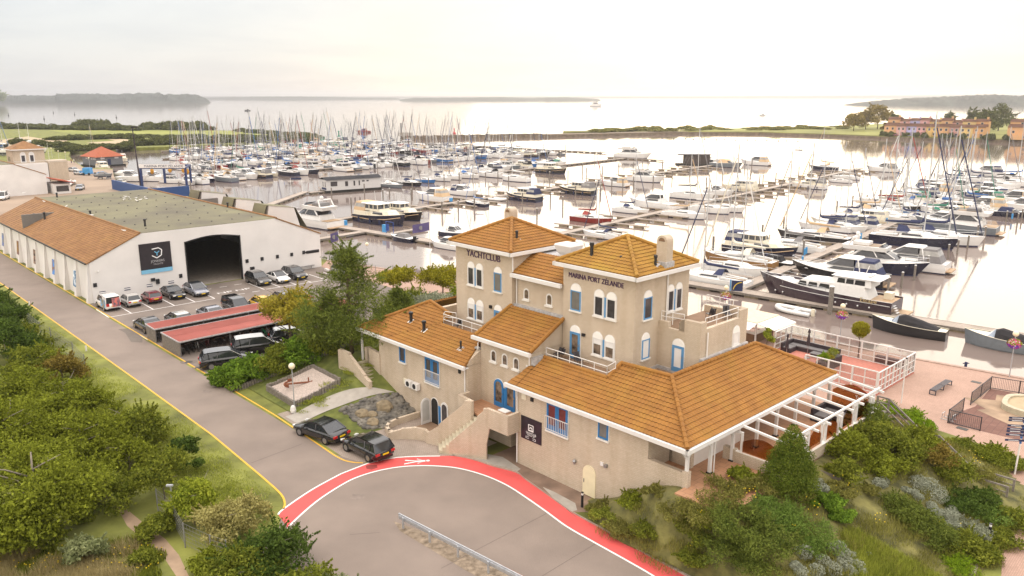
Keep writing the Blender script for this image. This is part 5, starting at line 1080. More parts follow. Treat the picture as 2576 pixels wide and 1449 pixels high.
# ================================================================ marina: jetties, piles, boats
def JK(j, k, z=0.0): p = J_*j+K_*k; p.z = z; return p
def toJK(p): return (p.dot(J_), p.dot(K_))
DECKW = paver_mat('jetty_planks', (.40,.335,.285), (.47,.395,.335), (.22,.18,.15), 2.6, .16, .018, rot=0, stain=.25, ns=.5)
FLOATM = mat('float_concrete', (.24,.19,.12), .85, var=.3, vs=1.2)
def jetty(lbl, j0, k0, j1, k1, w=2.2, z=-.95, fingers=(), gaps=3.6):
    a, b = JK(j0, k0), JK(j1, k1); d = (b-a); L = d.length; rz = math.atan2(d.y, d.x)
    o = thing('jetty', lbl, 'jetty', Vector((a.x, a.y, 0)), rz, 'floating jetties of the marina')
    mb = MB(); mb.box(0, L, -w/2, w/2, z-.16, z); mb.build('deck', DECKW, o)
    mb = MB(); n = max(1, int(L/gaps))
    for i in range(n): mb.box(i*gaps+.4, i*gaps+.4+gaps*.55, -w/2+.1, w/2-.1, WZ-.35, z-.161)
    mb.build('float', FLOATM, o); mb = MB()
    for s_ in (-1, 1): mb.box(0, L, s_*w/2-.06 if s_ > 0 else -w/2-.02, s_*w/2+.02 if s_ > 0 else -w/2+.06, z-.3, z+.03)
    mb.build('edge_beam', WOODG, o)
    for f, side, ln in fingers:
        mb = MB(); y0, y1 = (w/2, w/2+ln) if side > 0 else (-w/2-ln, -w/2); mb.box(f-.35, f+.35, y0, y1, z-.22, z-.03)
        fo = mb.build('finger', DECKW, o); mb = MB()
        for q in (.25, .7): yy = y0+(y1-y0)*(q if side > 0 else 1-q); mb.box(f-.32, f+.32, yy-1.1, yy+1.1, WZ-.3, z-.221)
        mb.build('float', FLOATM, fo)
    return o
fg = lambda a, b, st, sides=(1,-1), ln=8.0: [(x, s, ln) for x in [a+st*i for i in range(int((b-a)/st)+1)] for s in sides]
jetty('long wooden front jetty running past the big dark yacht', 103.5, -141, 103.5, 62, 2.4, fingers=())
jetty('wooden jetty between the crowded right hand boats', 104.8, -45.3, 262, -45.3, 2.0, fingers=fg(8, 150, 9.4, ln=9))
jetty('half empty wooden jetty with many free finger piers', 104.8, -92, 316, -92, 2.0, fingers=fg(14, 206, 8.6, ln=8))
jetty('wooden jetty where the two dark trawler yachts lie', 104.8, -141, 292, -141, 2.0, fingers=fg(22, 180, 9.2, ln=8))
jetty('wooden jetty with an end bar where the big white yacht lies', 136, -187, 303, -187, 2.0, fingers=fg(10, 90, 9.2, (1,), ln=8)); jetty('short end bar under the big white yacht', 303, -196, 303, -168, 1.8)
for q, (kk, j0, j1) in enumerate(((-246,128,318),(-293,150,318),(-340,172,320),(-386,195,320))):
    jetty('wooden jetty of the crowded far marina, %s from the front' % ('first','second','third','fourth')[q], j0, kk, j1, kk, 1.8)
jetty('long floating breakwater bar in front of the far water', 326, -372, 326, -212, 1.6)
jetty('wooden gangway from the hall quay to the front jetty', 88, -124, 102.3, -124, 2.0); jetty('wooden gangway leading to the white houseboat', 106, -168, 137, -190, 2.2)
jetty('small landing beside the navy speedboat', 105.0, -118, 114, -118, 1.6)
o = thing('timber_dock', 'tall dark timber loading dock standing in the water behind the white hall', 'dock', JK(92,-205,0), R_(-39.7)+R_(78))
mb = MB()
for z in (.3,-.5,-1.1): mb.beam((0,0,z),(19,0,z),.5,.3); mb.beam((0,3,z),(19,3,z),.5,.3)
mb.box(0,16,0,3,.5,.7); mb.build('beams', WOODG, o); mb = MB()
for x in range(0, 20, 3): mb.cyl(x,0,-2.5,.6,.18,6); mb.cyl(x,3,-2.5,.6 if x < 15 else 3.2,.18,6)
mb.build('piles', WOODG, o)
# ---- boat models: +x is the bow, waterline at z = 0, length 10
HULLW = mat('hull_white', (.78,.77,.75), .22, var=.03, coat=.4); BOOT = mat('boot_stripe', (.03,.035,.09), .4, var=.1); COVER = mat('canvas_cover', (.026,.033,.086), .85, var=.15)
DECK_ = mat('deck_white', (.72,.71,.69), .5, var=.05, vs=3); BGL = mat('boat_glass', (.03,.03,.035), .07, var=.2, spec=.7); ALUR = mat('rail_steel', (.6,.6,.6), .25, metal=.7)
def bw(u, full=.5, tr=.8): return (tr+(1-tr)*math.sin(min(1, u/full)*math.pi/2)) if u < full else max(.0, 1-((u-full)/(1-full))**2.1)
def hull(o, L, B, zs, zb, tr=.8, full=.45, rake=.9, boot=True, hm=HULLW, dm=DECK_, n=12, chine=.55, deckz=.08, tum=0):
    A, A2_, Dk = [], [], []
    for i in range(n+1):
        u = i/n; x = -L/2+L*u; b = B/2*bw(u, full, tr); sh = zs+(zb-zs)*u**1.8
        f = u**5*rake; b = max(b, .02)
        P = lambda y, z: (x-f*(1-min(1, z/sh)) , y, z)
        A.append([P(-b,sh),P(-b*.985,sh*.55),P(-b*.94,.16),P(b*.94,.16),P(b*.985,sh*.55),P(b,sh)]); A[-1] = A[-1][:3], A[-1][3:]
        A2_.append([P(-b*.94,.16),P(-b*.88,-.02),P(-b*chine,-.35),P(b*chine,-.35),P(b*.88,-.02),P(b*.94,.16)])
        Dk.append([P(-b*.97,sh-deckz),P(-b*.5,sh-deckz+.05),P(0,sh-deckz+.08),P(b*.5,sh-deckz+.05),P(b*.97,sh-deckz)])
    mb = MB(); mb.loft([a for a, b in A]); mb.loft([b for a, b in A]); e = A[0]; mb.add(list(e[0])+list(e[1]), [(0,1,2,3,4,5)]); e = A[-1]; mb.add(list(e[0])+list(e[1]), [(5,4,3,2,1,0)])
    h = mb.build('hull', hm, o); mb = MB(); mb.loft(A2_, cap=True); mb.build('boot_stripe', BOOT if boot else hm, o)
    mb = MB(); mb.loft(Dk); mb.build('deck', dm, o)
    mb = MB()
    for s_ in (0, 4): mb.tube([(r[s_][0], r[s_][1]*1.03, r[s_][2]+deckz) for r in Dk], .035, 4)
    mb.build('rub_rail', dm, o)
    return lambda u: zs+(zb-zs)*u**1.8
def trap(mb, x0, x1, wb, wt, z0, z1, sf, sb, g=0.0, a=0.0, b=1.0, front=None):
    """raked cabin block, or a band of it between heights a..b grown by g"""
    L_ = lambda p, q, t: p+(q-p)*t
    R = []
    for t_ in (a, b): xx0, xx1, w = x0+sb*t_-g, x1-sf*t_+g, L_(wb, wt, t_)+g; z = L_(z0, z1, t_); wf = w*(front or .82); R.append([(xx0,-w,z),(xx1-.25*(xx1-xx0),-w,z),(xx1,-wf,z),(xx1,wf,z),(xx1-.25*(xx1-xx0),w,z),(xx0,w,z)])
    return mb.loft(R, closed=True, cap=True)
def rail(o, pts, h=.5, name='guard_rail'):
    mb = MB()
    for s_ in (-1, 1):
        mb.tube([(x, s_*y, z+h) for x, y, z in pts], .02, 4)
        for x, y, z in pts: mb.cyl(x, s_*y, z, z+h, .015, 4)
    mb.build(name, ALUR, o)
def m_sail(hood=True):
    o = thing('sailing_yacht', '', 'sailing boat'); z = hull(o, 10, 3.2, 1.0, 1.3, .72, .45, .7, chine=.3)
    mb = MB(); trap(mb, -1.6, 2.9, 1.05, .8, .95, 1.55, 1.3, .1); mb.build('coachroof', DECK_, o); mb = MB(); trap(mb, -1.3, 2.4, 1.05, .8, .95, 1.55, 1.3, .1, .012, .4, .75); mb.build('window', BGL, o)
    mb = MB(); mb.box(-4.3,-1.75,-.62,.62,.99,1.06); mb.build('cockpit', mat('cockpit_teak', (.24,.17,.11), .7, var=.2), o)
    mb = MB(); mb.tube([(-4.3,-.85,1.1),(-1.7,-.95,1.25)], .14, 5); mb.tube([(-4.3,.85,1.1),(-1.7,.95,1.25)], .14, 5); mb.build('coaming', DECK_, o)
    mb = MB(); mb.tube([(1.0,0,1.4),(.85,0,14.2)], .095, 6, r2=.07); ms = mb.build('mast', ALU, o); mb = MB()
    for h, w in ((5.6,.9),(9.8,.65)): mb.tube([(.95,-w,h),(.95,w,h)], .03, 4)
    mb.build('spreaders', ALU, ms)
    mb = MB(); mb.tube([(.9,0,2.45),(-3.6,0,2.35)], .07, 5); mb.build('boom', ALU, o); mb = MB(); mb.tube([(.95,0,3.6),(.85,0,2.85),(.4,0,2.62),(-3.5,0,2.48)], [.10,.2,.19,.11], 6); mb.build('sail_cover', COVER, o)
    mb = MB(); top = (.86,0,14.0)
    for q in ((4.75,0,1.4),(-4.8,0,1.2)): mb.tube([top, q], .018, 3, cap=False)
    for s_ in (-1,1): mb.tube([top,(.95,.65*s_,9.8),(.95,.9*s_,5.6),(.7,1.4*s_,1.1)], .014, 3, cap=False)
    mb.build('rigging', GREYM, o); mb = MB(); mb.tube([(4.55,0,1.7),(1.05,0,12.6)], .075, 5); mb.build('furled_jib', COVER, o)
    if hood: mb = MB(); mb.loft([[(x,y,1.4+h*math.cos(y/1.05*1.45)) for y in (-1.0,-.7,-.3,0,.3,.7,1.0)] for x, h in ((-.6,.25),(-1.0,.75),(-1.9,.85))]); mb.build('sprayhood', COVER, o)
    rail(o, [(4.8,.2,1.3),(3.6,.85,1.18),(1,1.5,1.05),(-2,1.5,1.0),(-4.8,1.1,1.0)], .6); return o
def m_motor(canopy=True):
    o = thing('motor_cruiser', '', 'motor boat'); hull(o, 10, 3.4, 1.15, 1.75, .9, .5, 1.3)
    mb = MB(); trap(mb, -2.6, 3.2, 1.35, .95, 1.2, 2.0, 2.4, .0); mb.build('cabin', DECK_, o); mb = MB(); trap(mb, -1.9, 2.6, 1.35, .95, 1.2, 2.0, 2.4, .0, .015, .42, .78); mb.build('window', BGL, o)
    mb = MB(); trap(mb, -1.9, 1.0, 1.15, .85, 2.0, 2.75, 1.3, .1, front=.75); mb.build('windscreen', BGL, o); mb = MB(); trap(mb, -2.4, -.1, 1.0, .88, 2.72, 2.88, .3, .1); mb.build('hardtop', DECK_, o)
    mb = MB()
    for s_ in (-1,1): mb.tube([(1.0,s_*.86,2.02),(-.3,s_*.72,2.76)], .05, 4); mb.tube([(-2.7,s_*1.3,1.3),(-2.2,s_*.95,2.8)], .09, 4)
    mb.tube([(.95,0,2.02),(-.3,0,2.76)], .035, 4); mb.build('screen_frame', DECK_, o)
    if canopy: mb = MB(); trap(mb, -4.5, -2.0, 1.4, 1.0, 1.2, 2.72, .0, .7, front=1); mb.build('canopy', COVER, o); mb = MB(); trap(mb, -4.5, -2.1, 1.4, 1.0, 1.2, 2.72, .0, .7, .012, .5, .85, front=1); mb.build('canopy_window', mat('clear_vinyl', (.34,.33,.31), .15, var=.2), o)
    mb = MB(); mb.box(-5.6,-4.9,-1.3,1.3,.28,.4); mb.build('swim_platform', TEAK, o); rail(o, [(4.9,.15,1.75),(3.8,.85,1.55),(2.4,1.35,1.35),(.4,1.6,1.2)], .5); return o
def m_trawler():
    o = thing('trawler_yacht', '', 'motor boat'); hull(o, 10, 3.5, 1.15, 1.75, .82, .5, .6, dm=CREAM)
    mb = MB(); trap(mb, -4.6, -1.2, 1.5, 1.4, 1.15, 1.75, .1, .1, front=.98); trap(mb, -1.4, 3.0, 1.3, 1.1, 1.2, 1.95, .7, .1); mb.build('cabin', CREAM, o); mb = MB(); trap(mb, -.6, 2.6, 1.3, 1.1, 1.2, 1.95, .7, .1, .012, .35, .8); mb.build('window', BGL, o)
    mb = MB(); trap(mb, -2.6, .7, 1.25, 1.05, 1.9, 2.85, .45, .1); mb.build('wheelhouse', CREAM, o); mb = MB(); trap(mb, -2.3, .7, 1.25, 1.05, 1.9, 2.85, .45, .1, .012, .3, .85); mb.build('window', BGL, o)
    mb = MB()
    for x in (.55,-.4,-1.3): 
        for s_ in (-1,1): mb.box(x-.05,x+.05,s_*1.19-.05,s_*1.19+.05,1.95,2.82)
    mb.box(.45,.62,-.06,.06,2.0,2.85); mb.build('window_post', CREAM, o)
    mb = MB(); trap(mb, -3.0, .75, 1.3, 1.1, 2.84, 2.98, .2, .1); mb.build('roof', DECK_, o); mb = MB(); trap(mb, -4.7, -2.2, 1.35, 1.05, 1.75, 3.0, .0, .35, front=1); mb.build('canopy', COVER, o)
    mb = MB(); trap(mb, -4.6, -2.3, 1.35, 1.05, 1.75, 3.0, .0, .35, .012, .4, .82, front=1); mb.build('canopy_window', mat('clear_vinyl', (.34,.33,.31), .15), o)
    mb = MB(); 
    for s_ in (-1,1): mb.tube([(-5,s_*1.45,.72),(-1,s_*1.74,.72),(2.5,s_*1.55,.95),(4.6,s_*.55,1.3)], .05, 4)
    mb.build('rubbing_strake', TAN, o)
    for x, s_ in ((-3,1),(-.5,1),(1.6,1),(-3,-1),(-.5,-1),(1.6,-1)): mb = MB(); mb.tube([(x,s_*1.84,.25),(x,s_*1.84,.85)], .13, 6); mb.build('fender', CNAVY, o)
    mb = MB(); mb.tube([(-1.2,0,2.9),(-1.4,0,4.6)], .04, 5); mb.build('mast', ALU, o); rail(o, [(4.9,.2,1.75),(3.5,1.05,1.5),(1.5,1.65,1.3),(-1.5,1.72,1.18)], .55); return o
def m_fly():
    o = thing('flybridge_yacht', '', 'motor yacht'); hull(o, 10, 3.1, 1.05, 1.65, .92, .5, 1.2)
    mb = MB(); trap(mb, -3.4, 2.9, 1.25, 1.05, 1.1, 1.75, 1.6, .1); mb.build('cabin', DECK_, o); mb = MB(); trap(mb, -2.9, 1.9, 1.18, .95, 1.7, 2.4, 1.5, .3, front=.72); mb.build('window', BGL, o)
    mb = MB()
    for s_ in (-1,1): mb.tube([(1.6,s_*.85,1.74),(.45,s_*.75,2.4)], .06, 4); mb.tube([(-.2,s_*1.15,1.72),(-.7,s_*.98,2.42)], .07, 4); mb.tube([(-2.9,s_*1.18,1.72),(-2.0,s_*1.0,2.42)], .12, 4)
    mb.build('window_post', DECK_, o); mb = MB(); trap(mb, -3.9, .6, 1.2, 1.25, 2.38, 2.85, -.1, -.2); mb.build('flybridge', DECK_, o); mb = MB(); trap(mb, -3.0, .1, .95, .95, 2.855, 2.9, .3, .1); mb.build('flybridge_floor', mat('cockpit_teak', (.24,.17,.11), .7), o)
    mb = MB(); trap(mb, -.2, .5, .95, .8, 2.85, 3.15, .5, .35); mb.build('windscreen', BGL, o); mb = MB()
    for s_ in (-1,1): mb.tube([(-3.4,s_*1.1,2.8),(-2.9,s_*1.0,3.7)], .1, 5)
    mb.beam((-2.9,-1.0,3.7),(-2.9,1.0,3.7),.35,.12); mb.build('radar_arch', DECK_, o); mb = MB(); mb.sphere((-2.9,.4,4.0), .25, 8, 6); mb.build('radome', DECK_, o)
    mb = MB(); mb.box(-3.0,-1.3,-.8,.8,2.9,3.25); mb.build('canopy', COVER, o); mb = MB(); mb.box(-5.7,-4.9,-1.35,1.35,.25,.36); mb.box(-4.9,-3.5,-1.2,1.2,1.08,1.12); mb.build('swim_platform', TEAK, o)
    rail(o, [(4.9,.15,1.65),(3.8,.8,1.45),(2.2,1.3,1.28),(.2,1.5,1.15)], .5); return o
def m_open():
    o = thing('open_boat', '', 'motor boat'); hull(o, 10, 3.9, 1.2, 1.6, .85, .5, 1.0)
    mb = MB(); trap(mb, -2.6, 2.0, 1.35, .9, 1.2, 2.3, 1.6, .6); mb.build('cover', COVER, o); mb = MB(); trap(mb, .2, 2.6, 1.3, 1.0, 1.2, 1.9, 1.4, .1); mb.build('windscreen', BGL, o)
    mb = MB(); mb.box(-5.5,-4.8,-.4,.4,.3,1.9); mb.build('outboard', BLACK, o); rail(o, [(4.8,.2,1.6),(3.0,1.2,1.35)], .5); return o
def m_sloop():
    o = thing('tender_boat', '', 'motor boat'); hull(o, 10, 3.4, 1.35, 2.0, .6, .5, .3, dm=CREAM, boot=False, deckz=.1)
    mb = MB(); mb.loft([[(x,y,1.25+zz*(1-abs(y/w)**2.2)) for y in (-w,-w*.7,-w*.3,0,w*.3,w*.7,w)] for x, w, zz in ((-3.9,1.25,.25),(-1.6,1.45,1.0),(.6,1.45,1.5),(1.3,1.35,1.2))], cap=True); mb.build('cover', COVER, o)
    mb = MB(); mb.loft([[(1.2,-1.3,1.4),(1.35,0,2.5),(1.2,1.3,1.4)],[(2.2,-1.1,1.5),(2.4,0,1.6),(2.2,1.1,1.5)]]); mb.build('windscreen', mat('screen_blue', (.22,.26,.32), .08, var=.2), o); return o
def m_rib():
    o = thing('inflatable_dinghy', '', 'dinghy'); mb = MB(); P = [(-2.4,1.0,.3),(-1,1.05,.3),(.8,1.0,.35),(1.8,.65,.45),(2.3,0,.55),(1.8,-.65,.45),(.8,-1.0,.35),(-1,-1.05,.3),(-2.4,-1.0,.3)]
    mb.tube(smooth([Vector(p) for p in P], 3), .3, 8); mb.build('tube', DECK_, o, True); mb = MB(); mb.box(-2.2,1.6,-.8,.8,.05,.15); mb.build('floor', CGREY, o); mb = MB(); mb.box(-.6,-.1,-.8,.8,.15,.5); mb.build('seat', DECK_, o); mb = MB(); mb.box(-2.7,-2.3,-.2,.2,-.1,.9); mb.build('outboard', CREAM, o); return o
PROTO = {'S': m_sail(), 's': m_sail(False), 'M': m_motor(), 'm': m_motor(False), 'T': m_trawler(), 'F': m_fly(), 'O': m_open(), 'L': m_sloop(), 'R': m_rib()}
KN = {'S':'sailing yacht','s':'sailing yacht','M':'motor cruiser','m':'motor cruiser','T':'trawler yacht','F':'flybridge yacht','O':'open boat','L':'tender','R':'dinghy'}
HC = {'white':HULLW,'navy':NAVY,'black':BLACKH,'red':REDH,'blue':BLUEH,'grey':GREYH,'cream':CREAM,'brown':mat('hull_varnish', (.28,.15,.05), .35, var=.15)}
CC = {'navy':COVER,'tan':TAN,'grey':CGREY,'blue':CBLUE,'red':CRED,'black':CBLACK,'green':CGREEN,'white':DECK_,'cream':CREAM}
random.seed(3)
def boat(kind, p, L, bow, hc, cc, label, group, jit=3):
    hd = RK if bow > 0 else RK+math.pi
    mm = {HULLW: HC[hc], COVER: CC[cc]}
    if hc in ('red',): mm[BOOT] = REDH
    p = Vector((p.x, p.y, WZ)); sc = L/10 if kind != 'R' else L/5
    zs = sc*((random.uniform(.92, 1.15) if jit < 3 else random.uniform(1.02, 1.32)) if kind in 'Ss' else 1)
    return dup(PROTO[kind], p, hd+R_(random.uniform(-jit, jit)), label, group, (sc, sc, zs), mm)
HAND = [
 (A8,830,245,'T',15,1,'navy','tan','dark navy trawler yacht with a tan canopy, larger of the pair by the gangway'),(A8,990,212,'T',12.5,1,'black','grey','black trawler yacht with grey canopy lying behind the navy one'),
 (A8,300,262,'F',16,-1,'white','grey','white sport yacht showing its stern behind the white boat hall'),(A8,985,378,'O',6.6,-1,'navy','grey','small navy speedboat with grey cover and outboard at the front jetty'),
 (A8,1310,432,'m',7.5,-1,'white','white','white sport boat half hidden behind the left tower'),(A8,1400,352,'m',8,1,'navy','tan','navy boat with white cabin above the small white sport boat'),
 (A1,930,815,'S',10,1,'grey','white','pale grey sailing yacht nearest the white houseboat'),(A1,1200,790,'S',10.5,1,'black','navy','black sailing yacht with navy sail cover next to the blue one'),(A1,1430,748,'s',8.5,1,'blue','white','bright blue hulled sailing yacht'),
 (A1,1640,722,'S',10,1,'white','navy','white sailing yacht with raised navy sail cover right of the blue one'),(A1,1800,700,'s',10,1,'white','tan','white sailing yacht with bare boom before the blue covered one'),(A1,2030,682,'S',11,1,'white','blue','white sailing yacht with bright blue sail cover and hood'),(A1,2370,665,'S',12.5,-1,'white','black','large white sailing yacht with dark boom cover'),
 (A1,1510,1005,'M',12,-1,'white','tan','white motor cruiser with dark stripe and tan canopy by the blue gate'),(A1,1990,932,'M',10,1,'white','navy','white motor cruiser with dark cabin top behind the tan canopied one'),(A1,2150,1085,'s',7.5,-1,'navy','blue','small navy sailing boat with blue bag near the chimney'),
 (A2,105,1008,'R',5.4,1,'white','white','white inflatable dinghy beside the small navy sailing boat'),
 (A2,450,1005,'T',11.5,-1,'navy','navy','cream and navy trawler yacht with navy canopy'),(A2,1230,912,'T',12,-1,'black','grey','black hulled trawler yacht with grey canopy, right of the cream one'),(A2,1770,795,'M',10,-1,'white','tan','white cabin cruiser with pale canopy right of the black trawler'),
 (A2,2250,735,'F',13,1,'white','white','white flybridge yacht with sweeping roof in the sun glare'),(A2,340,728,'s',11.5,-1,'white','white','sleek white sailing yacht with two black fenders'),(A2,880,612,'T',12.5,1,'black','white','black hulled motor yacht with white wheelhouse near the far bar'),
 (A2,1460,1322,'S',10.5,1,'red','red','dark red sailing yacht with red sail cover'),(A2,2030,1188,'S',9.5,1,'white','navy','white sailing yacht right of the red one'),(A2,2320,1115,'m',13,-1,'white','white','large white cabin cruiser with round tender on deck'),(B2,1970,1218,'S',9.5,-1,'white','navy','white sailing yacht with navy hood close behind the tower roof'),
 (A2,360,388,'M',9.5,1,'white','grey','white motor cruiser near the far end of the crowded rows'),(A2,600,378,'T',9,1,'black','grey','dark small trawler at the end of the crowded rows'),(A2,720,352,'M',10.5,1,'black','red','dark motor cruiser with red brown top at the end of the rows'),(A2,860,347,'M',8.5,1,'white','tan','white and tan motor cruiser, last of the crowded rows'),(A2,1010,348,'O',5.5,1,'grey','black','small open boat beside the floating bar'),
 (A3,790,455,'M',9,1,'white','white','white cruiser beside the brown floating hut'),(A3,1040,522,'O',13,1,'grey','tan','long boat under a tan tarpaulin in the glare'),(A3,1440,492,'M',12.5,-1,'white','tan','white cruiser with tan top at the end of its jetty'),(A3,1210,872,'T',11,-1,'cream','cream','cream cabin boat with a cream canopy in the glare'),(A3,930,922,'m',9,1,'white','white','white motor cruiser below the cream cabin boat'),
 (A3,540,985,'s',12.5,1,'white','grey','white sailing yacht, longest in the glare'),(A3,800,1185,'s',10.5,1,'white','white','white sailing yacht with raked stern in the glare'),(A3,1040,1165,'s',9,1,'white','grey','white sailing yacht at the outer end of the trio'),(A3,430,1258,'s',11,1,'white','tan','white sailing yacht with grey tent nearest the glare centre'),
 (A3,2220,832,'T',10.5,-1,'white','grey','white cabin boat with grey canopy on the half empty jetty'),(A3,2440,562,'S',10.5,-1,'navy','tan','navy sailing yacht with tan sail cover at the jetty end'),(A4,660,545,'M',11.5,-1,'white','grey','white and dark motor cruiser alone at the far jetty end'),(A4,170,648,'s',9,-1,'white','white','white sailing yacht under the dark motor cruiser'),(A4,95,692,'s',7.5,-1,'white','white','small white sailing yacht, lowest at the far jetty end'),
 (A5,600,1105,'S',12,-1,'white','navy','white sailing yacht showing its open stern beside the right tower'),(A5,960,965,'s',10.5,1,'white','white','white sailing yacht with purple fender beyond the front jetty'),(A5,1000,838,'S',12.5,-1,'brown','cream','varnished brown sailing yacht under a cream tarpaulin'),(A5,1490,838,'O',7.5,-1,'black','black','small boat under a black cover by the brown sailing yacht'),
 (A5,1330,695,'T',13,1,'navy','navy','cream trawler yacht with navy bottom and navy bimini'),(A5,1760,625,'S',11.5,-1,'white','grey','white sailing yacht with a big grey cockpit tent'),(A5,2080,485,'S',14,-1,'black','tan','long dark sailing yacht with tan cover'),(A5,2250,330,'S',11,-1,'white','navy','white sailing yacht with navy boom beyond the long dark one'),
 (A6,250,360,'M',10.5,-1,'cream','navy','cream motor boat with navy canopy in the right hand rows'),(A6,560,245,'S',10,1,'white','navy','white sailing yacht with long navy boom cover, right hand rows'),(A6,860,185,'S',12,1,'white','tan','white sailing yacht with navy stripe and tan hood, right hand rows'),
 (A4,880,1075,'S',14,1,'black','red','long black sailing yacht with red bag on deck'),(A4,1300,868,'M',13,-1,'white','tan','white cruiser with tan cockpit tent and pointed bow'),(A4,1180,905,'S',11.5,-1,'white','navy','white sailing yacht behind the pointed white cruiser'),(A4,1560,720,'S',12,-1,'white','navy','white sailing yacht with navy boom near the far right'),(A4,1900,690,'S',13,-1,'white','navy','white sailing yacht below the white and navy cruiser'),(A4,2020,600,'M',13,-1,'white','navy','white cruiser with navy sunshade, farthest of the right cluster'),(A4,2480,672,'S',12,1,'white','blue','white sailing yacht with bright blue cover at the right edge'),(A4,2400,740,'S',12,1,'white','black','white sailing yacht with black boom at the right edge'),
 (A4,1780,800,'m',11,1,'white','white','white cruiser with plain roof in the right cluster'),(A4,2150,840,'M',11,1,'white','navy','white cruiser with navy tent beside the jetty, right cluster'),(A4,2380,985,'M',13,-1,'white','tan','white cruiser with long tan top at the right edge'),
 (C6,1040,335,'M',14,-1,'black','navy','dark and white sport cruiser with navy stern canopy beside the big dark yacht'),(A6,960,1045,'F',14,1,'navy','white','white flybridge yacht with navy hull, bow towards the piles'),(A6,1290,985,'M',13.5,-1,'white','grey','white sport yacht with grey mesh canopy and radar dome'),
 (A6,1480,645,'S',15,1,'navy','navy','long navy sailing yacht with navy sprayhood'),(A6,1880,600,'S',15,1,'white','navy','long white sailing yacht behind the navy one'),(A6,2120,415,'F',15.5,-1,'grey','grey','large grey motor yacht with dark canopy'),
 (A4,420,1235,'T',10,-1,'cream','cream','cream cabin boat with light roof in the middle of the right rows'),(A4,310,1300,'M',9.5,-1,'white','navy','white boat with small navy canopy, left of the long navy yacht'),(A4,90,1345,'S',11,1,'white','navy','white sailing yacht left of the navy canopied boat, right rows'),(A4,1000,1240,'S',12,-1,'white','navy','white sailing yacht with a very long navy boom cover'),(A4,2080,915,'M',11,-1,'white','navy','white cruiser with navy bonnet behind the tan topped one'),(A4,1720,980,'M',12,-1,'white','black','white cruiser with black folded top in the right cluster'),(A4,2490,1060,'m',11,-1,'white','white','white boat with orange item on deck at the right edge'),(A4,1640,655,'S',11,-1,'white','navy','white sailing yacht with brown mast in the right cluster'),(A4,2230,770,'S',12,1,'white','grey','white sailing yacht with grey canvas in the right cluster'),(A4,700,1180,'S',11.5,1,'white','white','white sailing yacht below the long black one'),
 (A4,1950,1085,'M',13,-1,'cream','tan','cream cruiser with a tan canopy and vinyl windows'),(A4,2370,1145,'O',9,1,'navy','navy','navy open sports boat, bow to the right'),(A4,1480,1130,'m',12,-1,'white','white','white cruiser between grey yacht and jetty'),
]
for fn, x, y, kd, L, bw_, hc, cc, lb in HAND: boat(kd, fn(x, y, WZ), L, bw_, hc, cc, lb, 'boats moored in the marina', 1.5)
boat('R', B6(840,505,WZ), 4.9, -1, 'white', 'white', 'white inflatable dinghy tied below the front jetty', 'boats moored in the marina')
boat('L', C6(1622,765,WZ), 8.2, -1, 'black', 'black', 'black tender with cream deck and black cover at the front jetty', 'boats moored in the marina', 0)
boat('L', C6(2425,892,WZ), 8.4, -1, 'grey', 'black', 'blue grey tender with black cover at the right picture edge', 'boats moored in the marina', 0)
boat('R', A3(2090,275,WZ), 4, 1, 'grey', 'white', 'small grey dinghy motoring on open water', 'boats under way')
ORD = ['first','second','third','fourth','fifth','sixth','seventh','eighth','ninth','tenth']+['%dth' % i for i in range(11, 60)]
ORD[20:23] = ['21st','22nd','23rd']; ORD[30:33] = ['31st','32nd','33rd']; ORD[40:43] = ['41st','42nd','43rd']
random.seed(21)
def row(k, side, j0, j1, name, psail=.6, st=4.7, lo=8.5, hi=12.5):
    j = j0; i = 0
    while j < j1:
        kd = 'S' if random.random() < psail*.75 else ('s' if random.random() < .5 and random.random() < psail else random.choice('MMmTTFO'))
        L = random.uniform(lo, hi); L = L*.72 if kd == 'O' else L
        hc = random.choice(['white']*11+['navy','black','grey','blue','cream','red']); cc = random.choice(['navy']*5+['blue','blue','grey','tan','tan','white','green','red','black'])
        if kd == 'm' or kd == 's': cc = random.choice(['white','grey','navy'])
        if random.random() > .07:
            boat(kd, JK(j, k+side*(L/2+1.6)), L, random.choice((1,-1)), hc, cc, '%s %s with %s canvas, %s along the %s' % (hc, KN[kd], cc, ORD[min(i, len(ORD)-1)], name), 'boats of the crowded far marina')
        i += 1; j += st*random.uniform(.86, 1.2)
row(-246, 1, 131, 300, 'front far marina row', .62); row(-246, -1, 140, 312, 'second far marina row', .75); row(-293, 1, 152, 315, 'third far marina row', .78)
row(-293, -1, 160, 315, 'fourth far marina row', .82); row(-340, 1, 174, 316, 'fifth far marina row', .82); row(-340, -1, 184, 316, 'sixth far marina row', .75, 5.0); row(-386, 1, 198, 316, 'seventh far marina row', .8, 5.2)
row(-187, -1, 215, 262, 'end bar jetty', .4, 6); row(-45.3, -1, 196, 258, 'left of the right jetty', .6, 5.2); row(-45.3, 1, 186, 258, 'right of the right jetty', .5, 5.4)
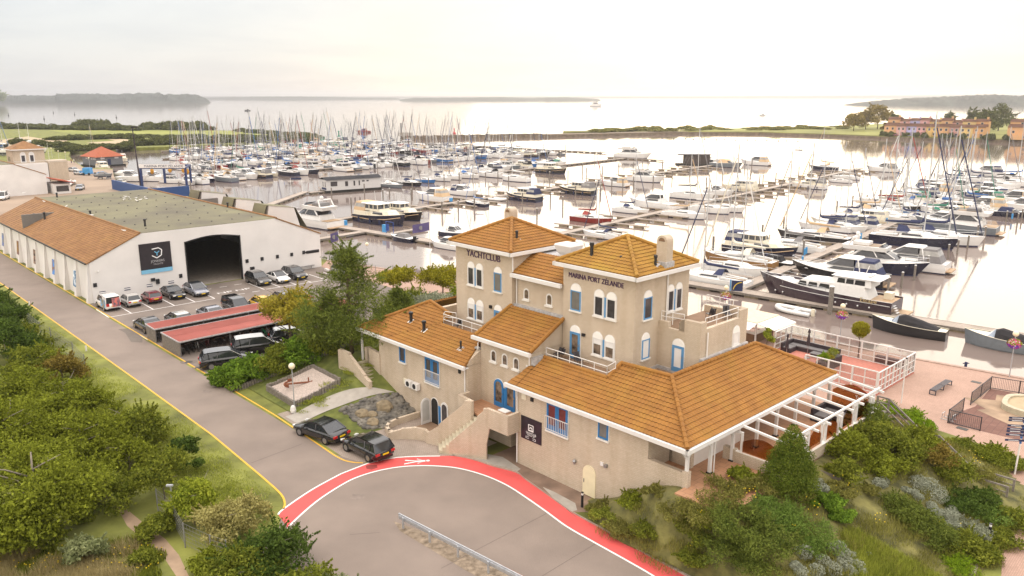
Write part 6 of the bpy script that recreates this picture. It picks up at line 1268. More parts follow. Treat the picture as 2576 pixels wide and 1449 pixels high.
# boats at the pavilion, on the yard and by the lift
for fn, x, y, kd, L, hd, hc, cc, lb, z in ((B1,785,712,'T',11,-50,'cream','tan','cream cabin boat with tan top beside the yard edge',-1.5),(B1,930,640,'T',10,-60,'cream','tan','cream boat with dark tan top behind the pavilion',-1.5),(B1,800,570,'M',9,-60,'white','navy','white and navy boat beyond the pavilion roof',-1.5),(B1,900,560,'m',9,-60,'white','white','white boat right of the pavilion roof',-1.5),(B1,580,565,'m',8,-160,'white','white','white boat left of the pavilion roof',-1.5),
  (B1,1010,790,'m',12,-12,'white','white','white sport boat left of the blue lift',-1.5),(B1,1180,790,'m',11,-12,'white','white','white sport boat inside the blue lift',-1.5),(B1,1310,805,'F',9,-20,'white','navy','white boat with navy roof right of the lift legs',-1.5),(B1,1430,815,'m',9,-50,'white','white','white cabin boat at the corner of the dock wall',-1.5),(B1,935,750,'O',8,-20,'white','white','small white boat at the yard edge',-1.5),
  (B1,300,590,'m',10,-20,'white','white','white boat standing ashore behind the harbour tower',1.2),(B1,20,600,'s',11,-20,'white','blue','sailing yacht ashore with blue waterline at the left edge',1.4),(B1,15,550,'s',10,-20,'black','navy','dark sailing yacht ashore at the left edge',1.4),(B1,225,520,'s',9,-60,'white','white','sailing yacht ashore with two tall masts visible above the tower',1.2),(B1,155,500,'s',9,-60,'grey','white','grey sailing yacht ashore left of the tower roof',1.2),(B1,690,545,'s',9,-40,'white','tan','sailing yacht with a leaning mast behind the pavilion',-1.5),(B1,790,775,'O',6,-10,'grey','grey','grey boat hull on a dark trailer in the yard',.9),(B1,540,815,'R',5,-60,'navy','navy','navy inflatable on a trailer in the yard',.5)):
    mm = {HULLW: HC[hc], COVER: CC[cc]}; p = fn(x, y, z if z < 0 else 0); p.z = z
    dup(PROTO[kd], p, R_(hd), lb, 'boats around the yard and lift', L/10 if kd != 'R' else L/5, mm)
    if z > 0:
        o = thing('boat_cradle', 'steel cradle under the %s' % lb.split(' at ')[0].split(' behind')[0], 'cradle', Vector((p.x,p.y,0)), R_(hd)); mb = MB()
        for a in (-1.5,1.5): mb.box(a-.1,a+.1,-1,1,.3,z-.2); mb.box(a-.12,a+.12,-1.1,-.9,0,z); mb.box(a-.12,a+.12,.9,1.1,0,z)
        mb.build('frame', GREYM, o)
PROTO['F'].name = PROTO['F'].name
gy = dup(PROTO['F'], A2(2060,388,WZ), RK+.05, 'big white motor yacht at the end bar below the breakwater', 'boats moored in the marina', (1.8,1.55,1.5), {COVER: DECK_})
for x, y, L, lb in ((512,282,16,'pale tall motor yacht far out in the haze'),(0,0,0,'')):
    if L: dup(PROTO['F'], G(1500,268,WZ), R_(12), lb, 'boats under way', (3.2,2.6,4.0), {COVER: DECK_})
for px, lb in ((G(622,279,WZ),'tiny dark speedboat drawing a white wake far out'),(G(1917,291,WZ),'small white motor boat far out at right'),(B2(165,425,WZ),'orange red boat leaving the harbour mouth')):
    dup(PROTO['m'], px, R_(200), lb, 'boats under way', 1.1, {HULLW: REDH, DECK_: CRED} if 'orange' in lb else ({HULLW: BLACKH, DECK_: BLACKH} if 'dark' in lb else None))
for o in PROTO.values(): purge(o)
# brown floating hut
o = thing('floating_hut', 'dark brown floating hut with flat roof in the glare', 'houseboat', A3(330,495,WZ), RK+.62); block(o, 'float', DARK, (-.5,13,-1,5,-.3,.5)); block(o, 'wall', mat('dark_cladding', (.07,.055,.05), .8, var=.2), (2.5,12.5,0,4.4,.5,4.0)); block(o, 'roof', mat('slate_grey', (.06,.06,.07), .7), (0,13,-.5,5,4.0,4.25))
for x in (.2,1.3): mb = MB(); mb.cyl(x,-.3,.5,4,.08,6); mb.build('post', WOODG, o)
# ---- the big dark yacht
a, b = A5(1330,1235,WZ), B6(1590,525,WZ); c = (a+b)/2; d = a-b
ES = thing('motor_yacht', 'long dark hulled motor yacht with white upper works and gold name', 'motor yacht', c, math.atan2(d.y, d.x), 'boats moored in the marina')
DKH = mat('hull_aubergine', (.04,.024,.034), .16, var=.1, coat=.6)
Lh = 18.4; hull(ES, Lh, 4.9, 2.05, 3.1, .93, .45, 1.7, boot=True, hm=DKH, n=16, deckz=.35)
hb = lambda x: 2.45*bw((x+Lh/2)/Lh, .45, .93)
mb = MB(); trap(mb, -6.2, 4.6, 1.95, 1.75, 1.8, 3.35, 2.2, .6); mb.build('deckhouse', DECK_, ES)
mb = MB(); trap(mb, -6.4, -.2, 1.7, 1.5, 3.35, 4.35, 1.6, .2); mb.build('wheelhouse', DECK_, ES); mb = MB(); trap(mb, -7.4, -1.2, 1.75, 1.55, 4.35, 4.6, .8, .3); mb.build('roof', DECK_, ES)
for sy in (-1, 1):
    for u0, u1 in ((-1.3,.15),(.3,1.6),(1.75,2.9)): mb = MB(); y = sy*1.9; mb.add([(u0,y,2.55),(u1,y,2.55),(u1-.2,y*.975,3.1),(u0+.1,y*.975,3.1),(u0,y*1.012,2.55),(u1,y*1.012,2.55),(u1-.2,y*.99,3.1),(u0+.1,y*.99,3.1)], [(4,5,6,7),(0,1,5,4),(1,2,6,5),(2,3,7,6),(3,0,4,7)]); mb.build('saloon_window', BGL, ES)
    for u0, u1 in ((-5.6,-4.3),(-4.2,-3.2),(-3.1,-2.1)): mb = MB(); y = sy*1.66; mb.add([(u0,y,3.55),(u1,y,3.55),(u1-.1,y*.96,4.15),(u0+.05,y*.96,4.15),(u0,y*1.015,3.55),(u1,y*1.015,3.55),(u1-.1,y*.975,4.15),(u0+.05,y*.975,4.15)], [(4,5,6,7),(0,1,5,4),(1,2,6,5),(2,3,7,6),(3,0,4,7)]); mb.build('wheelhouse_window', BGL, ES)
    mb = MB(); mb.tube([(x, sy*(hb(x)+.02), 1.55+.02*(x+9)) for x in (-9,-6,-3,0,3,5.5)], .035, 4); mb.build('trim_line', DECK_, ES)
    for x in (-6.6,-5.2,-3.8,-2.4,5.0,6.2): mb = MB(); mb.sphere((x, sy*(hb(x)*.985+.0), 1.05), .14, 8, 5); mb.build('porthole', ALUR, ES)
mb = MB(); trap(mb, 4.4, 6.8, 1.2, .9, 2.2, 2.75, .6, .3); mb.build('foredeck_hatch', DECK_, ES); mb = MB(); mb.box(-10.6,-9.1,-2.2,2.2,.25,.4); mb.build('swim_platform', TEAK, ES); mb = MB(); mb.box(-9.0,-6.3,-2.1,2.1,1.78,1.84); mb.build('aft_deck', TEAK, ES)
for i in range(5): mb = MB(); mb.box(-9.35-.16*i,-9.1-.16*i,.9,1.7,1.5-.26*i,1.56-.26*i); mb.build('stern_step', DECK_, ES)
mb = MB(); mb.box(-8.4,-7.4,-1.4,-.3,1.84,2.7); mb.build('deck_chair', CREAM, ES); rail(ES, [(9.0,.25,2.95),(7.4,1.25,2.65),(5,2.0,2.35),(2,2.3,2.1),(-1,2.35,1.95)], .75)
mb = MB(); mb.tube([(-5.0,0,4.6),(-5.4,0,5.9)], .05, 5); mb.beam((-5.8,-1,4.75),(-5.8,1,4.75),.5,.12); mb.build('radar_mast', DECK_, ES)
for sy in (-1, 1): text('name', 'Escape', .75, frame((-7.6 if sy < 0 else -5.4, sy*(2.45), 1.72), (-sy if sy > 0 else 1,0,0), (0,0,1), (0,sy,0)), mat('gold_letters', (.5,.38,.2), .4), ES, .012, width=2.0)
# ---- mooring piles
def pile(p, h, label, r=.17):
    o = thing('mooring_pile', label, 'mooring pile', Vector((p.x, p.y, WZ)), random.uniform(0, 3), 'timber mooring piles'); mb = MB(); mb.cyl(0,0,-1.5,h,r,8); mb.build('post', WOODG, o); mb = MB(); mb.cyl(0,0,h,h+.07,r*1.12,8,r2=r*.8); mb.build('cap', LAMPW, o)
PS = [(A6,[(1075,1400),(1290,1310),(1490,1190),(1690,1070),(1870,960),(2020,850),(2170,760),(2330,680),(2470,610)],2.5,'row by the open water at right'),(A4,[(1940,1420),(2040,1445),(2330,1215),(2410,1195),(2540,1185),(2480,1250)],2.4,'piles by the canopied cruisers at right'),
 (A1,[(315,550),(720,550),(900,960),(1230,880),(1465,790),(1690,740),(1910,720),(2110,705),(2290,705),(2470,690)],2.6,'piles off the sailing yachts by the houseboat'),(A1,[(1215,1000),(1660,1200),(1895,1170),(2130,1140),(345,1110),(535,905),(60,960),(805,990)],2.8,'piles round the trawlers and houseboat'),
 (A2,[(230,1100),(450,1045),(650,1025),(660,1300),(855,1000),(1035,1110),(1220,935),(1400,905),(1585,900),(1745,825),(1905,825),(2060,790),(2345,765),(2490,745)],2.8,'piles of the middle water'),(A2,[(690,595),(820,595),(950,595),(1110,690),(550,665),(250,800),(845,735),(1320,605),(1375,665),(1610,640),(1845,585),(2060,560),(2190,505),(2270,525),(2480,545)],3.0,'piles before the black motor yacht and end bar'),
 (A2,[(1575,400),(1500,405),(1075,305),(995,470)],4,'tall piles of the end bar'),(A3,[(100,565),(245,700),(500,640),(740,820),(975,700),(1190,620),(1380,690),(1300,545),(1400,525),(1560,765),(1745,745),(2080,625),(2230,575),(1510,790),(1610,460)],3.0,'piles in the glare'),
 (A5,[(640,625),(1350,435),(1945,700),(1660,320)],2.6,'piles among the right hand sailing yachts'),(A4,[(50,1105),(260,1025),(450,1005),(630,935),(790,895),(940,840),(1230,730),(1355,690),(1475,645),(1690,605),(1790,545)],2.8,'piles on the left of the right hand rows')]
random.seed(8)
for fn, pts, h, nm in PS:
    for i, (x, y) in enumerate(pts): pile(fn(x, y, WZ), h*random.uniform(.92, 1.08), 'timber mooring pile, %s of the %s' % (ORD[i], nm))
pile(C6(982,605,WZ), 3.6, 'thick pale topped pile standing at the front jetty beside the dark yacht', .3)
# ================================================================ vegetation and far land
def leaf_mat(name, c1, c2, tr=.35, ns=.6):
    m = bpy.data.materials.new(name); m.use_nodes = True; t = m.node_tree; t.nodes.clear(); o = nd(t, 'ShaderNodeOutputMaterial')
    if max(c2) < .37: c1, c2 = tuple(c*1.35 for c in c1), tuple(c*1.5 for c in c2)
    g = nd(t, 'ShaderNodeNewGeometry'); tcn = nd(t, 'ShaderNodeTexCoord'); n = nd(t, 'ShaderNodeTexNoise'); n.inputs['Scale'].default_value = ns; n.inputs['Detail'].default_value = 3; t.links.new(tcn.outputs['Object'], n.inputs['Vector'])
    f = mth(t, 'ADD', mth(t, 'MULTIPLY', g.outputs['Random Per Island'], .55), mth(t, 'MULTIPLY', n.outputs[0], .62), True)
    r = nd(t, 'ShaderNodeValToRGB'); r.color_ramp.elements[0].position = .22; r.color_ramp.elements[1].position = .85
    r.color_ramp.elements[0].color = (*c1, 1); r.color_ramp.elements[1].color = (*c2, 1); t.links.new(f, r.inputs[0])
    d = nd(t, 'ShaderNodeBsdfDiffuse'); s = nd(t, 'ShaderNodeBsdfTranslucent'); t.links.new(r.outputs[0], d.inputs[0]); t.links.new(r.outputs[0], s.inputs[0])
    mx = nd(t, 'ShaderNodeMixShader'); mx.inputs[0].default_value = tr; t.links.new(d.outputs[0], mx.inputs[1]); t.links.new(s.outputs[0], mx.inputs[2]); t.links.new(mx.outputs[0], o.inputs[0]); MATS[name] = m; return m
LM = {
 'olive': leaf_mat('leaf_olive', (.065,.078,.010), (.20,.225,.028)), 'dark': leaf_mat('leaf_dark', (.028,.048,.012), (.085,.125,.025)), 'bright': leaf_mat('leaf_bright', (.085,.12,.012), (.29,.32,.04)),
 'mid': leaf_mat('leaf_mid', (.05,.07,.012), (.19,.205,.03)), 'dry': leaf_mat('leaf_dry', (.16,.14,.045), (.36,.33,.13)), 'pale': leaf_mat('leaf_pale', (.13,.16,.06), (.34,.37,.18)), 'brown': leaf_mat('leaf_brown', (.10,.075,.018), (.22,.17,.04)),
 'pine': leaf_mat('needle_pine', (.04,.06,.014), (.15,.18,.036)), 'yew': leaf_mat('needle_yew', (.035,.06,.010), (.13,.16,.025)), 'maple': leaf_mat('leaf_maple', (.13,.115,.016), (.30,.25,.035)), 'gold': leaf_mat('leaf_gold', (.17,.17,.014), (.40,.36,.035)),
 'silver': leaf_mat('leaf_silver', (.19,.21,.14), (.38,.40,.28)), 'santo': leaf_mat('leaf_santolina', (.20,.22,.16), (.40,.42,.32), .15), 'juni': leaf_mat('needle_juniper', (.06,.105,.018), (.15,.21,.045)), 'jbright': leaf_mat('needle_bright_juniper', (.12,.20,.012), (.28,.40,.03)),
 'ivy': leaf_mat('leaf_ivy', (.04,.085,.012), (.16,.24,.03)), 'heath': leaf_mat('leaf_heath', (.085,.085,.022), (.20,.19,.05)), 'far': leaf_mat('leaf_far', (.035,.045,.016), (.115,.12,.04), ns=.15), 'grassb': leaf_mat('grass_blade', (.11,.135,.02), (.27,.29,.05)), 'duneb': leaf_mat('dune_grass_blade', (.20,.16,.065), (.48,.40,.20)), 'ghost': leaf_mat('leaf_sage', (.26,.33,.16), (.46,.52,.32)), 'rust': leaf_mat('leaf_rust', (.18,.06,.015), (.32,.12,.03))}
BARK = mat('bark', (.12,.085,.055), .95, var=.3, vs=4, bump=.6, bs=12); BARKG = mat('bark_grey', (.22,.19,.15), .95, var=.25, vs=4)
def leaf_mesh(name, pos, nrm, size, asp, rng):
    n = len(pos); a = rng.normal(size=(n,3)); a -= (a*nrm).sum(1)[:,None]*nrm; a /= np.linalg.norm(a, axis=1)[:,None]+1e-9; b = np.cross(nrm, a)
    s = size[:,None]; la, lb = a*s, b*s*asp
    V = np.empty((n,4,3)); V[:,0] = pos-la; V[:,1] = pos+lb; V[:,2] = pos+la; V[:,3] = pos-lb
    V[:,0] += nrm*s*-.12; V[:,2] += nrm*s*-.12
    me = bpy.data.meshes.new(name); me.vertices.add(n*4); me.vertices.foreach_set('co', V.reshape(-1)); me.loops.add(n*4); me.loops.foreach_set('vertex_index', np.arange(n*4, dtype=np.int32))
    me.polygons.add(n); me.polygons.foreach_set('loop_start', np.arange(0, n*4, 4, dtype=np.int32)); me.polygons.foreach_set('loop_total', np.full(n, 4, dtype=np.int32)); me.update(calc_edges=True); return me
def crown(name, blobs, n, size, seed, asp=.55, shell=.55, up=.15, jit=.8):
    """leaves through a set of clumps (x, y, z, radius, flattening)"""
    rng = np.random.default_rng(seed); B = np.array(blobs, float); w = B[:,3]**2; idx = rng.choice(len(B), n, p=w/w.sum())
    d = rng.normal(size=(n,3)); d[:,2] += up; d /= np.linalg.norm(d, axis=1)[:,None]
    r = B[idx,3]*(shell+(1.08-shell)*rng.random(n)**.6)*(1+.16*np.sin(d[:,0]*7+idx)*np.cos(d[:,2]*6+idx*2)); p = B[idx,:3]+d*r[:,None]*np.stack([np.ones(n), np.ones(n), B[idx,4]], 1)
    ns = int(n*.26); ray = rng.integers(0, max(6, n//220), n); rd = np.random.default_rng(seed+1).normal(size=(ray.max()+1,3)); rd[:,2] = abs(rd[:,2])*.8+.1; rd /= np.linalg.norm(rd, axis=1)[:,None]; rb = np.random.default_rng(seed+2).integers(0, len(B), ray.max()+1)
    if shell < .6 and n > 2400: f_ = .75+1.0*rng.random(ns); k_ = ray[:ns]; p[:ns] = B[rb[k_],:3]+rd[k_]*(B[rb[k_],3]*f_)[:,None]*np.stack([np.ones(ns), np.ones(ns), np.maximum(B[rb[k_],4],.8)], 1)+rng.normal(size=(ns,3))*(.09*B[rb[k_],3]*(1.6-f_))[:,None]
    nr = d+rng.normal(size=(n,3))*jit; nr /= np.linalg.norm(nr, axis=1)[:,None]
    return leaf_mesh(name, p, nr, size*(.5+1.1*rng.random(n)**1.5), asp, rng)
def blobs_for(shape, R, Hh, seed, n=14, z0=0.0):
    rng = random.Random(seed); out = []
    for i in range(n):
        a = rng.uniform(0, 2*math.pi)
        if shape == 'dome': u = math.sqrt(rng.random()); r = R*.78*u; z = z0+Hh*(.18+.62*(1-u*u)*rng.uniform(.6,1)); rr = R*rng.uniform(.24,.44)
        elif shape == 'low': u = math.sqrt(rng.random()); r = R*.8*u; z = z0+Hh*(.35+.3*(1-u)); rr = R*rng.uniform(.22,.36)
        elif shape == 'tree': u = math.sqrt(rng.random()); r = R*.8*u; z = z0+(Hh-z0)*(.25+.6*rng.random()*(1-.55*u)); rr = R*rng.uniform(.22,.38)
        else: f = (i+.5)/n; r = R*(1-f)*rng.uniform(.3,.8); z = z0+(Hh-z0)*f*.95; rr = R*(.62-.42*f)*rng.uniform(.7,1.1)
        out.append((r*math.cos(a), r*math.sin(a), z, rr, .75 if shape != 'low' else .6))
    return out
def trunk(o, h, r, limbs, seed, bm=None, sp=1.0):
    rng = random.Random(seed); mb = MB(); mb.tube([(0,0,-.3),(rng.uniform(-.1,.1),rng.uniform(-.1,.1),h*.5),(rng.uniform(-.2,.2),rng.uniform(-.2,.2),h)], [r,r*.75,r*.3], 7); t_ = mb.build('trunk', bm or BARK, o, True); mb = MB()
    for i in range(limbs): z = h*rng.uniform(.3,.85); a = rng.uniform(0,6.28); l = h*rng.uniform(.3,.55)*sp; mb.tube([(0,0,z),(l*.5*math.cos(a),l*.5*math.sin(a),z+l*.3),(l*math.cos(a+.3),l*math.sin(a+.3),z+l*.55)], [r*.5,r*.32,r*.12], 5)
    if limbs: mb.build('limbs', bm or BARK, o, True)
def plant(kind, p, R, Hh, leaf, label, cat, group, seed, n=4000, size=.1, shape='dome', tr=None, asp=.55, shell=.55, blobs=None, nb=14, limbs=6, up=.15, bm=None):
    o = thing(kind, label, cat, p, random.Random(seed).uniform(0, 6), group)
    z0 = (tr or 0); b = blobs or blobs_for(shape, R, Hh, seed, nb, z0); link('crown' if tr else 'foliage', crown('crown', b, n, size, seed, asp, shell, up), o).data.materials.append(LM[leaf])
    if tr: trunk(o, Hh*.8, max(.06, Hh*.02), limbs, seed, bm)
    return o
gp = 'wild shrubs and trees left of the road'
for i, (x, y, R, Hh, lf, n, sz, lb, kd) in enumerate([
 (105,1345,4.3,6.6,'olive',30000,.095,'large olive green spreading tree in the left foreground with pale bare limbs','tree'),
 (20,1180,3.6,5.6,'olive',20000,.095,'olive tree cut by the left picture edge below the dark bush','tree'),(215,1175,3.4,4.8,'olive',20000,.09,'yellowish olive bush, middle of the left thicket','shrub'),(330,1130,2.7,3.6,'mid',13000,.09,'green bush reaching out towards the grass verge','shrub'),
 (20,905,3.1,4.8,'dark',15000,.10,'dark green bush at the left picture edge by the wire fence','shrub'),(-20,800,3.0,4.4,'dark',9000,.11,'dark bush cut by the left edge, highest in the thicket','shrub'),(80,960,2.6,3.6,'mid',10000,.10,'green bush between dark bush and wire fence','shrub'),(30,1050,3.0,4.4,'olive',14000,.10,'light olive bush in the middle of the left edge','shrub'),(160,960,2.0,3.0,'brown',8000,.09,'brownish shrub behind the corner of the wire fence','shrub'),(125,1080,3.0,4.4,'olive',14000,.10,'round olive bush under the brownish shrub','shrub'),
 (415,1255,2.3,3.9,'mid',14000,.085,'tall green bush with brown tinge beside the sandy path','shrub'),(470,1180,1.3,3.3,'dark',6000,.085,'narrow blue green bush rising at the verge','shrub'),(490,1320,1.6,3.9,'bright',10000,.085,'bright green young tree beside the lamp post','shrub'),(570,1370,1.9,3.2,'dry',11000,.075,'pale dry straw coloured shrub by the wire fence','shrub'),(640,1320,1.2,2.3,'dry',5000,.07,'small dry brownish shrub at the verge end','shrub'),
 (690,1450,2.6,3.3,'dark',18000,.08,'dense dark green bush at the bottom, beside the road','shrub'),(600,1500,2.2,3.0,'mid',12000,.08,'green bush cut by the bottom edge, left of the dense dark one','shrub'),(790,1545,1.9,3.0,'mid',11000,.08,'green bush at the bottom edge, right of the dense dark one','shrub'),(860,1545,1.5,2.2,'pale',8000,.075,'pale grey green bush at the bottom edge by the asphalt','shrub'),
 (30,830,2.6,3.6,'dark',9000,.10,'dark bush just left of the wire fence','shrub'),(65,880,2.3,3.2,'mid',8000,.10,'mid green bush wedged behind the wire fence','shrub'),(110,930,2.2,3.0,'olive',8000,.09,'olive bush inside the corner of the wire fence','shrub'),(165,1020,2.4,3.2,'olive',9000,.09,'olive bush below the wire fence corner','shrub'),(235,1050,2.2,3.0,'olive',9000,.09,'olive bush by the verge, left of the bush that reaches out','shrub'),(75,1010,2.6,3.6,'olive',10000,.09,'yellow olive bush between left edge and wire fence','shrub'),(280,1100,2.1,2.6,'mid',8000,.09,'small green bush beside the bush that reaches out','shrub'),(330,1190,2.1,2.8,'olive',8000,.085,'olive bush above the mouth of the sandy path','shrub'),(-30,1080,3.2,4.6,'mid',9000,.10,'green bush cut by the left edge, half way down','shrub'),(130,1160,3.0,4.4,'olive',13000,.09,'pale olive bush right above the large spreading tree','shrub'),
 (215,1420,1.3,2.0,'pale',5000,.08,'small light shrub with round leaves beside the sandy path','shrub'),(60,1400,2.3,2.8,'mid',9000,.09,'low green bush under the large olive tree','shrub'),(270,1280,2.2,2.6,'mid',9000,.09,'dark lower bush at the mouth of the sandy path','shrub'),(395,1350,1.2,1.6,'mid',5000,.08,'small low bush on the right side of the sandy path','shrub'),(520,1450,1.3,1.7,'olive',5000,.08,'low olive bush between the fence and the path','shrub'),(360,1420,1.0,1.0,'mid',4000,.07,'low herb clump left of the sandy path','shrub')]):
    plant('wild_tree' if kd == 'tree' else 'wild_shrub', G(x, y), R, Hh, lf, lb, kd, gp, 100+i, n, sz, 'dome' if kd == 'shrub' else 'tree', .6 if kd == 'tree' else None, nb=26 if n > 15000 else 15, limbs=12, bm=BARKG, shell=.35)
    if kd == 'shrub' and n >= 8000: trunk(bpy.context.scene.objects[-1] if False else [q for q in COL.objects if q.get('label') == lb][0], Hh*.7, .06, 6, i, BARKG, 1.3)
# grass blades (nobody could count them)
def blades(name, spots, n, h, m, seed, lab, cat, wd=.012, lean=.5):
    rng = np.random.default_rng(seed); P = np.array([(p.x, p.y, p.z, r) for p, r in spots]); idx = rng.choice(len(P), n, p=P[:,3]**2/(P[:,3]**2).sum()); a = rng.uniform(0, 6.283, n); r = P[idx,3]*np.sqrt(rng.random(n))
    b = P[idx,:3].copy(); b[:,0] += r*np.cos(a); b[:,1] += r*np.sin(a); hh = h*(.5+.8*rng.random(n)); ang = rng.uniform(0, 6.283, n); ln = lean*rng.random(n)*hh
    d = np.stack([np.cos(ang), np.sin(ang)], 1); V = np.empty((n,3,3)); V[:,0] = b; V[:,1] = b; V[:,2] = b; w = np.stack([-d[:,1], d[:,0]], 1)*wd; V[:,0,:2] -= w; V[:,1,:2] += w; V[:,2,:2] += d*ln[:,None]; V[:,2,2] += hh
    me = bpy.data.meshes.new(name); me.vertices.add(n*3); me.vertices.foreach_set('co', V.reshape(-1)); me.loops.add(n*3); me.loops.foreach_set('vertex_index', np.arange(n*3, dtype=np.int32)); me.polygons.add(n); me.polygons.foreach_set('loop_start', np.arange(0, n*3, 3, dtype=np.int32)); me.polygons.foreach_set('loop_total', np.full(n, 3, dtype=np.int32)); me.update(calc_edges=True); me.materials.append(m)
    return tag(link(name, me), lab, cat, kind='stuff')
def onland(p): q = p.copy(); q.z = max(hz(q), hl(q)); return q
sp = []
for i in range(170):
    f = i/169; base = G(20+690*f, 735+525*f); sp.append((base+S_*random.uniform(-1,1)-T_*random.uniform(.6,4.2), 1.3))
blades('verge_grass', sp, 60000, .14, LM['grassb'], 1, 'short mown looking grass of the road verge', 'grass', .016, 1.2)
sp = [(G(random.uniform(-40,330), random.uniform(1385,1530)), random.uniform(.3,.9)) for i in range(60)]
blades('dune_grass', sp, 26000, .55, LM['duneb'], 2, 'pale bent dune grass in the bottom left corner', 'grass', .012, 1.1)
blades('dune_herbs', [(G(random.uniform(-40,420), random.uniform(1370,1530)), .8) for i in range(40)], 16000, .3, LM['mid'], 3, 'low green herbs among the dune grass', 'grass', .03, .8)
# garden mound planting
gg = 'shrubs on the garden slope'
def gpnt(x, y): return GM(B8, x, y)
for i, (x, y, R, Hh, lf, n, sz, sh, lb) in enumerate([
 (420,1080,1.7,1.3,'pine',9000,.06,'dome','dark pine like bush on the slope above the red path'),(640,1230,1.6,1.1,'pine',8000,.06,'dome','dark pine like bush with rusty twigs, left of the grey cushions'),(330,1280,1.7,1.1,'pine',8000,.06,'dome','dark pine like bush near the red path end'),(560,1400,1.5,1.0,'pine',7000,.06,'dome','dark pine like bush at the bottom edge'),
 (760,1080,1.9,.6,'juni',9000,.05,'low','low feathery juniper mat in front of the cone tree'),(980,1180,1.9,.55,'juni',9000,.05,'low','low feathery juniper mat above the grey cushions'),(660,960,1.6,.5,'juni',7000,.05,'low','low feathery juniper mat at the top of the slope'),
 (1080,930,1.2,.8,'ivy',7000,.07,'low','bright ivy mound right of the cone tree'),(1190,1010,.9,.6,'ivy',4500,.07,'low','smaller bright ivy mound lower down the slope'),
 (540,800,1.4,.8,'heath',7000,.05,'low','heath bush on the crest beside the terrace tiles'),(250,830,1.6,.8,'heath',8000,.05,'low','heath bush on the crest left of the terrace tiles'),(120,980,1.6,.7,'heath',7000,.05,'low','heath bush in the middle of the front slope'),(60,1150,1.4,.7,'mid',6000,.06,'low','green low bush close to the red path'),(870,860,1.0,.7,'heath',4000,.05,'low','heath bush at the foot of the cone tree'),(120,1330,1.3,.7,'mid',6000,.06,'low','green low bush at the lower red path'),
 (330,700,1.3,1.1,'heath',7000,.05,'low','heath bush against the front edge of the terrace tiles'),(180,760,1.2,1.0,'heath',6000,.05,'low','heath bush at the brick pier beside the terrace tiles'),(470,740,1.1,1.0,'olive',6000,.055,'low','olive bush at the right edge of the terrace tiles'),(560,610,.9,1.0,'dark',4500,.06,'dome','dark climber bush against the low pergola wall'),
 (1250,560,1.5,2.0,'olive',9000,.065,'dome','olive bush beside the wooden bin screen'),(1420,480,1.7,2.2,'mid',10000,.065,'dome','tall green bush under the pergola wall'),(1610,560,1.8,2.0,'mid',10000,.065,'dome','wide green bush in the middle of the garden'),(1400,310,1.2,2.3,'pine',7000,.06,'dome','feathery green bush at the pergola corner'),(1770,470,1.5,1.5,'olive',8000,.065,'dome','olive bush between stair and wide green bush'),(1500,640,1.5,1.4,'olive',8000,.065,'dome','yellowish bush above the garden path'),(1220,700,1.3,1.2,'mid',6000,.065,'dome','green bush below the wooden bin screen'),
 (1880,600,1.7,1.5,'brown',8000,.06,'dome','brownish twiggy bush beside the stair'),(2030,680,1.5,1.3,'mid',7000,.06,'dome','green bush at the foot of the stair'),(1180,830,1.1,.8,'heath',5000,.06,'low','heath bush left of the garden path'),(1420,830,.8,.6,'heath',3500,.06,'low','small heath bush beside the grey cushion at the path'),
 (1640,960,1.3,1.0,'pine',7000,.06,'dome','dark pine like bush right of the garden path'),(1780,1060,1.4,1.0,'pine',7000,.06,'dome','dark pine like bush left of the lower grey cushions'),(1900,1180,1.5,1.0,'pine',8000,.06,'dome','dark pine like bush in front of the bollard lamp'),(2080,1230,1.5,.9,'mid',7000,.06,'dome','green bush with orange tips by the bollard lamp'),(2200,1290,1.3,.8,'mid',6000,.06,'dome','green bush near the right path kerb'),
 (2130,900,1.9,.7,'dark',9000,.06,'low','wide dark green ground cover below the deck'),(2280,1010,1.5,.6,'juni',7000,.06,'low','green ground cover beside the path corner'),(2260,880,1.2,.6,'dark',5000,.06,'low','dark ground cover under the wooden rail'),(2180,1120,1.2,.6,'silver',5000,.05,'low','grey green mat behind the bollard lamp'),
 (2470,1040,1.3,.8,'mid',6000,.06,'dome','green shrub at the right picture edge by the path'),(2400,1180,1.3,.7,'mid',6000,.06,'low','green shrub right of the bollard lamp'),(2150,1400,1.5,.5,'jbright',7000,.05,'low','light green juniper mat at the bottom right'),(2340,560,1.6,.9,'olive',7000,.06,'low','loose olive shrub beyond the stair beside the plaza'),(2130,500,1.5,.8,'mid',7000,.06,'low','loose green shrub beyond the stair'),(2480,640,1.5,.8,'mid',7000,.06,'low','green shrub below the sign post'),(2230,690,1.3,.6,'heath',5000,.06,'low','heath shrub behind the low rail'),
 (1520,200,1.3,.8,'jbright',7000,.055,'low','bright green juniper at the top of the stair'),(1680,230,1.5,.8,'jbright',8000,.055,'low','bright green juniper in the middle beside the stair'),(1810,320,1.1,.7,'jbright',6000,.055,'low','bright green juniper, lowest beside the plaza')]):
    p = gpnt(x, y); plant('garden_shrub', p, R, Hh, lf, lb, 'shrub', gg, 300+i, n, sz, sh, None, asp=.4 if lf in ('pine','juni','jbright','heath') else .6, shell=.4, nb=16)
